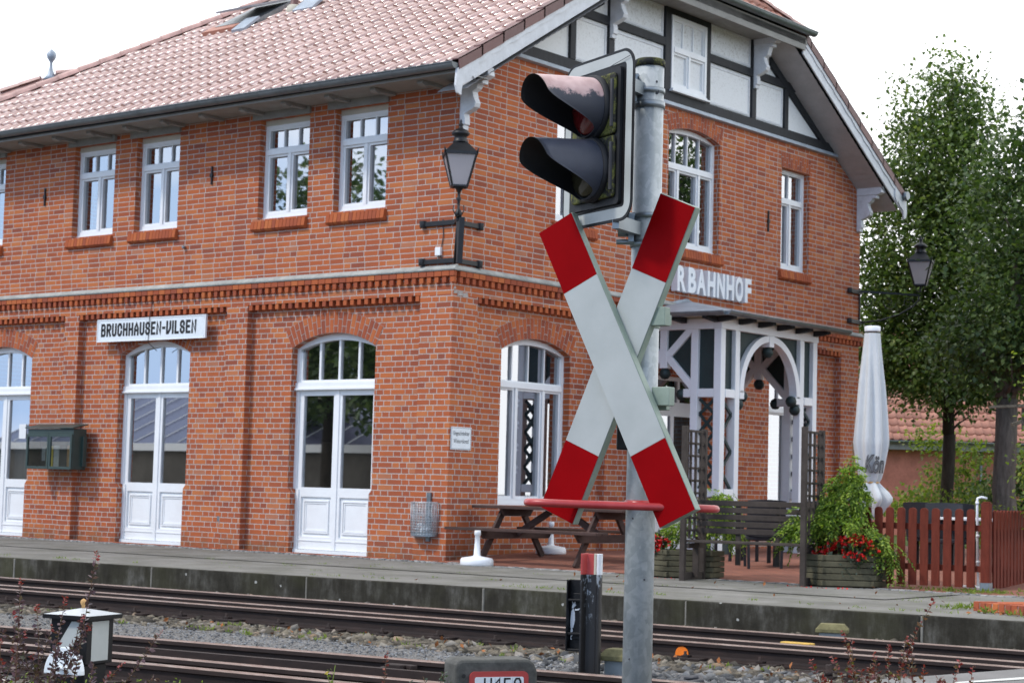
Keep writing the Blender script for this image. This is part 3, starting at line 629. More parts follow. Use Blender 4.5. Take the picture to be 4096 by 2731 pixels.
for dx, dy in ((0, -.16), (.17, -.12), (.09, .02)):
    bl.cbox((bx + dx, by + dy, -.332), .10, .10, .02, .07); bl.lathe([(.036, 0), (.036, .04), (.026, .04), (.026, .085)], (bx + dx, by + dy, -.312), 6)
bl.build('bolt_plate', None, t1)

# --- stones
def scatter(n, x0, x1, ylo, yhi, z0, s0, s1, flat=.65, dens=None, cam_w=True):
    out_ = []; szs = []
    while len(out_) < n:
        x = NR.uniform(x0, x1)
        if cam_w and NR.uniform() > .25 + .75 * (x - x0) / (x1 - x0): continue
        a, b = ylo(x), yhi(x)
        if b <= a: continue
        y = NR.uniform(a, b); s_ = s0 + (s1 - s0) * NR.uniform() ** 2.2
        out_.append((x, y, z0 + NR.uniform(-.01, .018))); szs.append(s_)
    return rocks(np.array(out_), np.array(szs), flat)
near_y = lambda x: -7.335 + TS * x; far_y = lambda x: -5.79 + TS * x; A_y = lambda x: -11.07 + .147 * x
B1 = scatter(9000, -9, 11.0, lambda x: near_y(x) - .95 + .04 * sin(x * 5) + .03 * sin(x * 13), lambda x: near_y(x) - .06, -.362, .018, .062)
B2 = scatter(1500, -9, 11.2, lambda x: near_y(x) + .07, lambda x: far_y(x) - .07, -.365, .018, .045)
B3 = scatter(900, -9, 11.0, lambda x: far_y(x) + .09, lambda x: plat_y(x) - .02, -.265, .015, .04)
v_, f_ = join_vf([B1, B2, B3]); tag(fast_mesh('ballast', v_, f_, 'stone'), kind='stuff', label='brown and grey crushed stone ballast around the platform track', cat='ballast')
G1 = scatter(3400, 7.4, 10.9, lambda x: A_y(x) + .1, lambda x: near_y(x) - .35, -.358, .018, .058, cam_w=False)
G2 = scatter(500, 5, 10.9, lambda x: A_y(x) + .07, lambda x: A_y(x) + .45, -.352, .015, .04, cam_w=False)
v_, f_ = join_vf([G1, G2]); tag(fast_mesh('stone_bed', v_, f_, 'stone_grey'), kind='stuff', label='pale grey broken stones between the two tracks near the signal pole', cat='stones')
FG = scatter(14000, -6, 8.6, lambda x: A_y(x) + .06, lambda x: near_y(x) - .85, -.345, .006, .014, cam_w=True)
tag(fast_mesh('fine_gravel', *FG, 'fine_stone'), kind='stuff', label='strip of fine grey gravel between the two tracks', cat='gravel')

# ------------------------------------------------------------------ the station building
W = 11.85; PH = .12; EAVE_Y, EAVE_Z, SLOPE = -.70, 6.80, .602
VX = .57; XL = -13.7
B_ = thing('station_building', 'red brick station building with half-hipped tiled roof and timbered gable', 'building', (0, 0, 0))
def on_L(u, z, d=0.0): return (u, -d, z)              # front wall: u runs along x
def on_R(u, z, d=0.0): return (d, u, z)               # gable wall: u runs along y
def arch(u0, u1, zs, rise, n=14):
    """points of a segmental arch from right springing to left"""
    c = (u0 + u1) / 2; h = (u1 - u0) / 2; R_ = (h * h + rise * rise) / (2 * rise); a0 = math.asin(h / R_)
    return [(c + R_ * sin(a0 - 2 * a0 * i / n), zs + rise - R_ + R_ * cos(a0 - 2 * a0 * i / n)) for i in range(n + 1)]
def opening(u0, u1, z0, z1, rise=0.0):
    return [(u0, z0), (u1, z0)] + (arch(u0, u1, z1, rise) if rise else [(u1, z1), (u0, z1)])
def wall_sheet(mb, outer, holes, on, d, reveal):
    loops = [[Vector((u, z, 0)) for u, z in outer]] + [[Vector((u, z, 0)) for u, z in h] for h in holes]
    tri = tessellate_polygon(loops); fl = [p for lp in loops for p in lp]
    mb.mesh([on(p.x, p.y, d) for p in fl], [tuple(t) for t in tri])
    for h in holes:
        n = len(h)
        for i in range(n):
            a, b = h[i], h[(i + 1) % n]; mb.poly([on(*a, d), on(*b, d), on(*b, d - reveal), on(*a, d - reveal)])
# openings ---------------------------------------------------------------
UPL = [(-11.45, -10.39), (-8.49, -7.43), (-6.89, -5.84), (-3.996, -2.93), (-2.39, -1.34)]
DRL = [(-11.26, -9.56), (-7.24, -5.535), (-3.257, -1.545)]
PIL_L = [(-12.55, -12.1), (-8.56, -8.19), (-4.59, -4.13), (-.61, 0)]
UPR = [(2.31, 3.30, 5.06, 6.88, 0), (5.31, 6.87, 5.06, 6.93, .13), (8.92, 9.91, 5.06, 6.88, 0)]
V1 = (1.26, 2.93, .80, 3.06, .20)
PD = (5.05, 6.75, .02, 2.95, 0)                          # door inside the porch
V2 = (8.80, 10.47, .80, 3.06, .20)
mb = MB()
wall_sheet(mb, [(XL + .9, 3.735), (0, 3.735), (0, 6.72), (XL + .9, 6.72)], [opening(a, b, 5.05, 6.60) for a, b in UPL], on_L, 0, .24)
sof = lambda y: EAVE_Z + SLOPE * ((y if y < W / 2 else W - y) + .7) - .45
wall_sheet(mb, [(0, 3.735), (W, 3.735), (W, sof(0)), (W - 1.05, 7.38), (1.05, 7.38), (0, sof(0))], [opening(*o) for o in UPR], on_R, 0, .24)
mb.build('upper_wall', 'brick', B_, recalc=False)
mb = MB()
ed = [PIL_L[i][1] for i in range(3)]; 
wall_sheet(mb, [(XL + .9, -.1), (0 - PH, -.1), (-PH, 3.74), (XL + .9, 3.74)], [opening(a, b, -.02, 3.055, .215) for a, b in DRL], on_L, -PH, .24)
wall_sheet(mb, [(PH, -.1), (W - PH, -.1), (W - PH, 3.74), (PH, 3.74)], [opening(*V1), opening(PD[0], PD[1], PD[2], PD[3]), opening(*V2)], on_R, -PH, .24)
for a, b in PIL_L[:-1]: mb.box(a, b, 0.0, PH + .01, -.1, 3.735)
PIL_R = [(3.72, 4.30), (7.42, 7.8)]
for a, b in PIL_R: mb.box(-PH - .01, 0, a, b, -.1, 3.735)
mb.box(-.61, 0, 0.0, PH + .01, -.1, 3.735); mb.box(-PH - .01, 0, PH + .012, .55, -.1, 3.735); mb.box(-PH - .01, 0, 11.18, W, -.1, 3.735)
for a, b in DRL:                                        # jambs step in at plinth height
    mb.box(b - .055, b + .02, PH + .003, PH + .237, 0, .90); mb.box(a - .02, a + .055, PH + .003, PH + .237, 0, .90)
    mb.prism([(b - .055, PH + .003, .90), (b, PH + .003, .90), (b, PH + .003, .97)], (0, .234, 0)); mb.prism([(a + .055, PH + .003, .90), (a, PH + .003, .90), (a, PH + .003, .97)], (0, .234, 0))
mb.build('lower_wall', 'brick_lower', B_, recalc=False)
# back and inside: keeps the rooms dark
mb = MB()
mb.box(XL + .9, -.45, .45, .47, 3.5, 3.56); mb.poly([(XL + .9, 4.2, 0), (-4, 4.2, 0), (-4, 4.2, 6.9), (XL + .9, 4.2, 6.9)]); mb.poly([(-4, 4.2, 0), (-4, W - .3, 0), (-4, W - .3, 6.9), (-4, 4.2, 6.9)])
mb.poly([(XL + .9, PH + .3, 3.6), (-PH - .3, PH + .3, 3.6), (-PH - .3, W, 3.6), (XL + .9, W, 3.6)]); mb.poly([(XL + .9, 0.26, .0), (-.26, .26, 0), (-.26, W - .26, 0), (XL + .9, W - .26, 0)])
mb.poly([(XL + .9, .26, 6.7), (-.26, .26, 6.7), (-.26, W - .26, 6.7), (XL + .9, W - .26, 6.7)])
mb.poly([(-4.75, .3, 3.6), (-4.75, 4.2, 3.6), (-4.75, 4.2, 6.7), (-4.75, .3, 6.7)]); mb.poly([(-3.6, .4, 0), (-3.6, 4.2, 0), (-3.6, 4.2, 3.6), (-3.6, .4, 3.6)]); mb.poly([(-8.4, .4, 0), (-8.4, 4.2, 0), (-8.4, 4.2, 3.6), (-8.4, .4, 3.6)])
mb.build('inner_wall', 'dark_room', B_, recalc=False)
mb = MB(); mb.poly([(XL + .9, W, -.1), (0, W, -.1), (0, W, 6.7), (XL + .9, W, 6.7)]); mb.poly([(XL + .9, 0, -.1), (XL + .9, W, -.1), (XL + .9, W, 6.7), (XL + .9, 0, 6.7)])
mb.build('rear_wall', 'brick', B_, recalc=False)
# brick arches -------------------------------------------------------------
def brick_arch(u0, u1, zs, rise, h, on, d, two=True, name='brick_arch'):
    mb = MB(); c = (u0 + u1) / 2; hw = (u1 - u0) / 2; R_ = (hw * hw + rise * rise) / (2 * rise); a0 = math.asin(hw / R_); zc = zs + rise - R_
    P = lambda a, r: (c + r * sin(a), zc + r * cos(a)); n = int(2 * a0 * R_ / .078)
    mb.mat('mortar'); N = 20
    for i in range(N):
        a, b = -a0 + 2 * a0 * i / N, -a0 + 2 * a0 * (i + 1) / N
        mb.poly([on(*P(a, R_), d + .003), on(*P(b, R_), d + .003), on(*P(b, R_ + h), d + .003), on(*P(a, R_ + h), d + .003)])
    mb.mat('brick_piece'); dep = Vector(on(0, 0, d + .007)) - Vector(on(0, 0, d))
    for i in range(n):
        a, b = -a0 + 2 * a0 * (i + .08) / n, -a0 + 2 * a0 * (i + .92) / n
        parts = [(.004, h - .004)] if not two else ([(.004, h * .31), (h * .35, h - .004)] if i % 2 else [(.004, h * .64), (h * .68, h - .004)])
        for r0, r1 in parts: mb.prism([on(*P(a, R_ + r0), d), on(*P(b, R_ + r0), d), on(*P(b, R_ + r1), d), on(*P(a, R_ + r1), d)], dep)
    mb.build(name, None, B_)
for a, b in DRL: brick_arch(a, b, 3.055, .215, .31, on_L, -PH)
for v in (V1, V2): brick_arch(v[0], v[1], v[3], v[4], .31, on_R, -PH)
brick_arch(5.31, 6.87, 6.93, .13, .27, on_R, 0)
for o in (UPR[0], UPR[2]): brick_arch(o[0] - .02, o[1] + .02, 6.885, .012, .27, on_R, 0)
# cornice --------------------------------------------------------------------
def runs(on, a, b, z0, z1, d0, d1, pitch, gap, mb):
    u = a; dep = Vector(on(0, 0, d1)) - Vector(on(0, 0, d0))
    while u < b - .02:
        e = min(u + pitch - gap, b); mb.prism([on(u, z0, d0), on(e, z0, d0), on(e, z1, d0), on(u, z1, d0)], dep); u += pitch
def cornice(on, a, b, segs, sgn):
    mb = MB(); mb.mat('brick_piece')
    runs(on, a, b, 3.983, 4.055, .001, .066, .142, .011, mb); runs(on, a, b, 3.895, 3.975, .001, .055, .142, .072, mb)
    for s0, s1 in segs: runs(on, s0 + .02, s1, 3.655, 3.732, -PH + .001, -.004, .142, .072, mb)
    mb.build('dentil_course', None, B_)
cornice(on_L, -12.8, .06, [(PIL_L[i][1], PIL_L[i + 1][0]) for i in range(3)], 1)
cornice(on_R, .07, W + .06, [(.55, 3.72), (7.8, 11.18)], 1)
mb = MB()
def band(pts): mb.prism(pts[0], pts[1])
mb.prism([(-12.8, .002, 4.06), (-12.8, -.075, 4.06), (-12.8, -.085, 4.085), (-12.8, -.004, 4.15)], (12.8 + .085, 0, 0))
mb.prism([(.002, .0, 4.06), (.075, .0, 4.06), (.085, .0, 4.085), (.004, .0, 4.15)], (0, W + .08, 0))
mb.build('stone_band', 'stone_band', B_, bevel=.006)
# windows ---------------------------------------------------------------------
def bars(mb, on, d, lst, t=.05):
    dep = Vector(on(0, 0, d + t)) - Vector(on(0, 0, d))
    for u0, u1, z0, z1 in lst: mb.prism([on(u0, z0, d), on(u1, z0, d), on(u1, z1, d), on(u0, z1, d)], dep)
def arch_strip(mb, on, d, u0, u1, zs, rise, wd, t):
    A = arch(u0, u1, zs, rise); dep = Vector(on(0, 0, d + t)) - Vector(on(0, 0, d))
    Bp = arch(u0 + wd, u1 - wd, zs - wd * .1, rise * .93 - wd * .86 + .0)
    for i in range(len(A) - 1): mb.prism([on(*A[i], d), on(*A[i + 1], d), on(*Bp[i + 1], d), on(*Bp[i], d)], dep)
    return Bp
def pane(w_, on, d, outline, name='pane', mat='window_glass'):
    mb = MB(); mb.poly([on(u, z, d) for u, z in outline]); return mb.build(name, mat, w_, recalc=False)
def casement(on, u0, u1, z0, z1, d, transom, ntop, cols, cream_top=0.0, sill=True, sill_over=.08, wallp=0.0, rise=0.0, name='window', fw=.055):
    """white casement window: frame, transom light with glazing bars, sashes below"""
    mb = MB(); mb.mat('white_paint'); top = z1 - cream_top
    fr = [(u0, u0 + fw, z0, top), (u1 - fw, u1, z0, top), (u0 + fw, u1 - fw, z0, z0 + .10)]
    if not rise: fr.append((u0 + fw, u1 - fw, top - fw, top))
    bars(mb, on, d, fr, .07)
    if rise: arch_strip(mb, on, d + .002, u0, u1, z1, rise, .075, .07)
    bars(mb, on, d + .008, [(u0 + fw, u1 - fw, transom, transom + .085)], .075)
    iu0, iu1 = u0 + fw, u1 - fw; tt = top - fw if not rise else z1 + rise * .8 - .075
    s_ = .022                                            # sash members of the top light
    bars(mb, on, d - .006, [(iu0, iu0 + s_, transom + .085, tt if not rise else z1 - .04), (iu1 - s_, iu1, transom + .085, tt if not rise else z1 - .04), (iu0 + s_, iu1 - s_, transom + .085, transom + .107)] + ([] if rise else [(iu0 + s_, iu1 - s_, tt - s_, tt)]), .055)
    for i in range(1, ntop):
        c = iu0 + (iu1 - iu0) * i / ntop; zz = tt
        if rise: hw = (u1 - u0) / 2; zz = z1 + rise * (1 - ((c - (u0 + u1) / 2) / hw) ** 2) - .06
        bars(mb, on, d - .004, [(c - .013, c + .013, transom + .106, zz)], .04)
    for i, c in enumerate(cols):
        cu = iu0 + (iu1 - iu0) * c; bars(mb, on, d + .004, [(cu - .028, cu + .028, z0 + .10, transom)], .07)
    cs = [0] + list(cols) + [1]
    for i in range(len(cs) - 1):
        a = iu0 + (iu1 - iu0) * cs[i] + (.028 if i else 0); b = iu0 + (iu1 - iu0) * cs[i + 1] - (.028 if i < len(cs) - 2 else 0); q = .036
        bars(mb, on, d - .010, [(a, a + q, z0 + .10, transom), (b - q, b, z0 + .10, transom), (a + q, b - q, z0 + .10, z0 + .10 + q), (a + q, b - q, transom - q, transom)], .06)
    bars(mb, on, d + .072, [(u0 + .01, u1 - .01, z0, z0 + .035)], .025)
    w_ = mb.build(name, None, B_)
    if cream_top:
        cm = MB(); bars(cm, on, d - .02, [(u0, u1, top, z1)], .10); cm.build('shutter_box', 'cream', w_)
    pane(w_, on, d - .0, opening(u0 + .03, u1 - .03, z0 + .05, (z1 if rise else top) - .03, max(rise - .02, 0)))
    if sill:
        sm = MB(); sm.mat('brick_piece'); u = u0 - sill_over; n = int((u1 - u0 + 2 * sill_over) / .078)
        for i in range(n):
            a = u + i * .078
            P = [on(a, z0 - .19, wallp), on(a, z0 - .19, wallp + .045), on(a, z0 - .16, wallp + .075), on(a, z0 - .035, wallp + .055), on(a, z0 - .002, wallp - .10), on(a, z0 - .17, wallp - .10)]
            sm.prism(P, Vector(on(.070, 0, 0)) - Vector(on(0, 0, 0)))
        sm.build('sill', None, w_)
    return w_
for a, b in UPL: casement(on_L, a, b, 5.05, 6.60, -.19, 6.06, 3, (.5,), cream_top=.085)
casement(on_R, 2.31, 3.30, 5.06, 6.88, -.19, 6.27, 2, (.5,)); casement(on_R, 8.92, 9.91, 5.06, 6.88, -.19, 6.27, 2, (.5,))
casement(on_R, 5.31, 6.87, 5.06, 6.93, -.19, 6.36, 4, (.28, .72), rise=.13)
w_v1 = casement(on_R, V1[0], V1[1], V1[2], V1[3], -PH - .19, 2.52, 4, (.30, .72), rise=V1[4], sill=False)
casement(on_R, V2[0], V2[1], V2[2], V2[3], -PH - .19, 2.52, 3, (.5,), rise=V2[4], sill=False)
# double doors with arched toplight ---------------------------------------------
def double_door(u0, u1, d, curtain=False):
    mb = MB(); mb.mat('white_paint'); zs, rise, fw = 3.055, .215, .06
    a0, a1 = u0 + .0, u1 - .0
    bars(mb, on_L, d, [(a0, a0 + fw, .95, zs), (a1 - fw, a1, .95, zs), (a0 + .05, a0 + .05 + fw, .0, .95), (a1 - .05 - fw, a1 - .05, 0, .95)], .07)
    arch_strip(mb, on_L, d + .002, a0, a1, zs, rise, .085, .07)
    bars(mb, on_L, d + .010, [(a0, a1, 2.45, 2.545)], .085); bars(mb, on_L, d + .012, [(a0 - .01, a1 + .01, 2.435, 2.462)], .11)
    i0, i1 = a0 + fw, a1 - fw; bars(mb, on_L, d - .004, [(i0, i1, 2.545, 2.585), (i0, i0 + .04, 2.585, zs - .05), (i1 - .04, i1, 2.585, zs - .05)], .055)
    for i in range(1, 4):
        c = i0 + (i1 - i0) * i / 4; hw = (u1 - u0) / 2; zz = zs + rise * (1 - ((c - (u0 + u1) / 2) / hw) ** 2) - .07
        bars(mb, on_L, d - .002, [(c - .02, c + .02, 2.585, zz)], .045)
    bars(mb, on_L, d + .02, [(a0 + .03, a1 - .03, -.0, .055)], .075)
    dr = mb.build('door', None, B_)
    cx = (u0 + u1) / 2
    for s_ in (-1, 1):
        lf = MB(); lf.mat('white_paint'); x0, x1 = (u0 + fw + .004, cx - .004) if s_ < 0 else (cx + .004, u1 - fw - .004); y0, y1 = x0 + .085, x1 - .085
        xb0, xb1 = (x0 + .05, x1) if s_ < 0 else (x0, x1 - .05)
        bars(lf, on_L, d - .008, [(x0, y0, .88, 2.435), (y1, x1, .88, 2.435), (xb0, y0, .06, .88), (y1, xb1, .06, .88), (y0, y1, .06, .25), (y0, y1, .84, .98), (y0, y1, 2.35, 2.435)], .055)
        bars(lf, on_L, d - .012, [(y0, y1, .25, .84)], .03)
        q0, q1 = y0 + .05, y1 - .05; z0, z1 = .30, .79
        for k_ in range(2):                              # two-step moulding round the panel
            t_ = .022; e = k_ * .028
            bars(lf, on_L, d + .016 - .006 * k_, [(q0 + e, q0 + e + t_, z0 + e, z1 - e), (q1 - e - t_, q1 - e, z0 + e, z1 - e), (q0 + e + t_, q1 - e - t_, z0 + e, z0 + e + t_), (q0 + e + t_, q1 - e - t_, z1 - e - t_, z1 - e)], .022 - .004 * k_)
        bars(lf, on_L, d + .045, [(xb0, xb1, .185, .20)], .012)
        if s_ > 0: bars(lf, on_L, d + .04, [(cx - .035, cx + .035, .06, 2.435)], .022)
        lf.build('door_leaf', None, dr)
    pane(dr, on_L, d + .015, [(u0 + .08, .93), (u1 - .08, .93), (u1 - .08, 2.42), (u0 + .08, 2.42)])
    pane(dr, on_L, d + .012, opening(u0 + .04, u1 - .04, 2.50, zs - .04, rise - .03))
    if curtain:
        cu = MB(); n = 60; ps = [(u0 + .1 + (u1 - u0 - .2) * i / n, .03 * sin(i * 1.9)) for i in range(n + 1)]
        cu.smooth = True
        cu.mesh([(x, -d + .12 + y, z) for z in (.9, 2.45) for x, y in ps], [(i, i + 1, n + 2 + i, n + 1 + i) for i in range(n)]); cu.smooth = False
        cu.build('curtain', 'curtain', dr, recalc=False)
    return dr
for i, (a, b) in enumerate(DRL): double_door(a, b, -PH - .19, i == 0)
# hanging ornaments behind the window beside the picnic table
for (yy, zz0) in ((2.02, 1.0),):
    om = MB(); om.mat('white_plastic')
    for i in range(4): om.lathe([(.002, 0), (.05, .03), (.02, .07), (.055, .11), (.002, .17)], (-.42, yy, 1.25 + i * .33), 7)
    om.tube([(-.42, yy, 1.2), (-.42, yy, 2.5)], .004, 5); tag(om.build('hanging_ornament', None, loc=(-.42, yy, 1.2)), 'white glass ornament string hanging inside window above picnic table', 'ornament')
# porch door
mb = MB(); bars(mb, on_R, -PH - .17, [(5.05, 5.12, .02, 2.95), (6.68, 6.75, .02, 2.95), (5.12, 6.68, 2.42, 2.53), (5.12, 6.68, 2.88, 2.95), (5.86, 5.96, .02, 2.42), (5.12, 5.22, .02, 2.42), (6.58, 6.68, .02, 2.42), (5.22, 5.86, 2.3, 2.42), (5.96, 6.58, 2.3, 2.42), (5.22, 5.86, .02, .8), (5.96, 6.58, .02, .8), (6.05, 6.12, 2.53, 2.88)], .06)
pdr = mb.build('door', 'white_paint', B_); pane(pdr, on_R, -PH - .14, [(5.1, .7), (6.7, .7), (6.7, 2.9), (5.1, 2.9)])
# wall anchors and small fittings --------------------------------------------------
for on, u, z0, z1 in ((on_L, -9.24, 5.65, 5.955), (on_L, -5.05, 5.68, 5.97), (on_R, 8.46, 5.66, 6.03), (on_R, 3.65, 5.66, 6.0)):
    mb = MB(); bars(mb, on, .004, [(u - .014, u + .014, z0, z1)], .025); bars(mb, on, .006, [(u - .03, u + .03, (z0 + z1) / 2 - .03, (z0 + z1) / 2 + .03)], .03); mb.build('wall_anchor', 'iron_black', B_, bevel=.004)
mb = MB(); mb.box(-4.72, -4.66, PH - .05, PH, .42, .50); mb.box(-4.70, -4.64, PH - .03, PH - .002, .34, .42); mb.build('water_tap', 'zinc', B_)
mb = MB(); mb.lathe([(.02, 0), (.03, .02), (.02, .05)], (-5.62, -.01, 4.72), 8, axis=(0, -1, 0)); mb.build('wall_vent', 'zinc', B_)
# patches of mortar where the corner course has broken away
mb = MB()
for (a, b, z0, z1) in ((.005, .10, 3.74, 3.80), (.09, .22, 3.715, 3.79), (.2, .33, 3.70, 3.775), (-.0, .06, 3.80, 3.85)):
    mb.prism([(.001, a, z0), (.001, b, z0 + .01), (.001, b - .02, z1), (.001, a + .02, z1 - .01)], (.006, 0, 0))
mb.build('mortar_patch', 'mortar', B_)

# roof ---------------------------------------------------------------------------------
def roof_z(y): return EAVE_Z + SLOPE * (y - EAVE_Y)
RZ = roof_z(W / 2); HIPY = 3.15; HX = -1.15; RX = -8.9
sl_len = sqrt(1 + SLOPE ** 2); T_ = Vector((0, 1, SLOPE)).normalized(); NRM = Vector((0, -SLOPE, 1)).normalized()
def inside(pt, poly):
    c = False; n = len(poly)
    for i in range(n):
        (x1, y1), (x2, y2) = poly[i], poly[(i + 1) % n]
        if (y1 > pt[1]) != (y2 > pt[1]) and pt[0] < (x2 - x1) * (pt[1] - y1) / (y2 - y1) + x1: c = not c
    return c
TPROF = [(0, .006), (.10, .0), (.46, .0), (.56, .010), (.66, .034), (.78, .044), (.90, .034), (1.0, .006)]
def tiles(name, parent, org, U, T, N, ulen, tlen, poly, tw, te, mat):
    """interlocking pantiles laid in rows on the plane (org, U along eaves, T up the slope)"""
    V = []; F = []; n = len(TPROF)
    for r in range(int(tlen / te) + 1):
        for c in range(int(ulen / tw) + 1):
            u0, t0 = c * tw, r * te
            if not inside((u0 + tw / 2, t0 + te * .5), poly): continue
            b = len(V); j = random.uniform(-.003, .003); sk = random.uniform(-.004, .004)
            for (fu, h) in TPROF: V.append(org + U * (u0 + fu * tw) + T * (t0 - .02 + sk) + N * (h + .040 + j))
            for (fu, h) in TPROF: V.append(org + U * (u0 + fu * tw) + T * (t0 + te + .03) + N * (h + .010 + j))
            for (fu, h) in TPROF: V.append(org + U * (u0 + fu * tw) + T * (t0 - .02 + sk) + N * (h + .018 + j))
            F += [(b + i, b + i + 1, b + n + i + 1, b + n + i) for i in range(n - 1)] + [(b + 2 * n + i, b + 2 * n + i + 1, b + i + 1, b + i) for i in range(n - 1)]
    mb = MB(); mb.arrays(V, F); 
    # smooth only the curved tops
    for i in range(len(mb.f)): mb.sm[i] = (i % (2 * (n - 1))) < n - 1
    return mb.build(name, mat, parent, recalc=False)
U_ = Vector((1, 0, 0)); og = Vector((XL, EAVE_Y, EAVE_Z)); t_of = lambda y: (y - EAVE_Y) * sl_len
hipy = lambda x: EAVE_Y + (x - XL) * (W / 2 - EAVE_Y) / (RX - XL)
poly = [(.0, 0), (VX - XL, 0), (VX - XL, t_of(HIPY)), (HX - XL, t_of(W / 2)), (RX - XL, t_of(W / 2))]
tiles('roof_tiles', B_, og, U_, T_, NRM, VX - XL - .06, t_of(W / 2), poly, .2285, .47, 'roof_tile')
mb = MB()
mb.prism([(XL, EAVE_Y, EAVE_Z - .03), (VX - .02, EAVE_Y, EAVE_Z - .03), (VX - .02, HIPY, roof_z(HIPY) - .03), (HX, W / 2, RZ - .03), (RX, W / 2, RZ - .03)], (0, 0, -.05))
mb.prism([(XL, W + .7, EAVE_Z - .03), (VX - .02, W + .7, EAVE_Z - .03), (VX - .02, W - HIPY, roof_z(HIPY) - .03), (HX, W / 2, RZ - .03), (RX, W / 2, RZ - .03)], (0, 0, -.05))
mb.poly([(XL, EAVE_Y, EAVE_Z - .05), (RX, W / 2, RZ - .05), (XL, W + .7, EAVE_Z - .05)])
mb.build('roof_deck', 'timber_black', B_, recalc=False)
# half hip over the gable
HT = Vector((HX - VX - .05, 0, RZ - roof_z(HIPY) - .02)); hl = HT.length; HT.normalize(); HU = Vector((0, 1, 0)); HN = HU.cross(HT) * -1
if HN.z < 0: HN = -HN
ho = Vector((VX + .05, HIPY, roof_z(HIPY) + .0)); wd = W - 2 * HIPY
mb = MB(); mb.poly([ho, ho + HU * wd, Vector((HX, W / 2, RZ))]); mb.build('hip_deck', 'timber_black', B_, recalc=False)
tiles('hip_tiles', B_, ho, HU, HT, HN, wd, hl, [(0, 0), (wd, 0), (wd / 2, hl)], .2285, .42, 'far_tile')
mb = MB(); mb.poly([(XL, W + .7, EAVE_Z + .02), (VX, W + .7, EAVE_Z + .02), (VX, W - HIPY, roof_z(HIPY) + .02), (HX, W / 2, RZ + .02), (RX, W / 2, RZ + .02)]); mb.build('rear_roof', 'far_tile', B_, recalc=False)
def ridge(name, p, q, r=.135, step=.42, parent=B_):
    p, q = Vector(p), Vector(q); t = (q - p); n = max(1, int(t.length / step)); t.normalize(); s_ = t.cross(Vector((0, 0, 1))).normalized(); up = s_.cross(t).normalized(); mb = MB(); mb.smooth = True
    for i in range(n):
        a = p + t * (i * step); b = p + t * (i * step + step * 1.08); k_ = 7; vs = []
        for (c, rr) in ((a, r * 1.12), (b, r * .95)):
            for j in range(k_): an = pi * j / (k_ - 1); vs.append(c + s_ * cos(an) * rr + up * (sin(an) * rr * .8 - .02))
        mb.mesh(vs, [(j, j + 1, k_ + j + 1, k_ + j) for j in range(k_ - 1)])
        vs2 = vs[:k_] + [c - up * .0 for c in [a] * 1]; mb.smooth = False; mb.mesh(vs2, [tuple(range(k_ + 1))]); mb.smooth = True
    return mb.build(name, 'ridge_tile', parent, recalc=False)
ridge('hip_ridge', (XL, EAVE_Y, EAVE_Z + .06), (RX, W / 2, RZ + .06)); ridge('ridge_cap', (RX, W / 2, RZ + .06), (HX, W / 2, RZ + .06))
ridge('hip_ridge', (VX + .05, W - HIPY, roof_z(HIPY) + .06), (HX, W / 2, RZ + .06), .10); ridge('hip_ridge', (VX + .05, HIPY, roof_z(HIPY) + .06), (HX, W / 2, RZ + .06), .10)
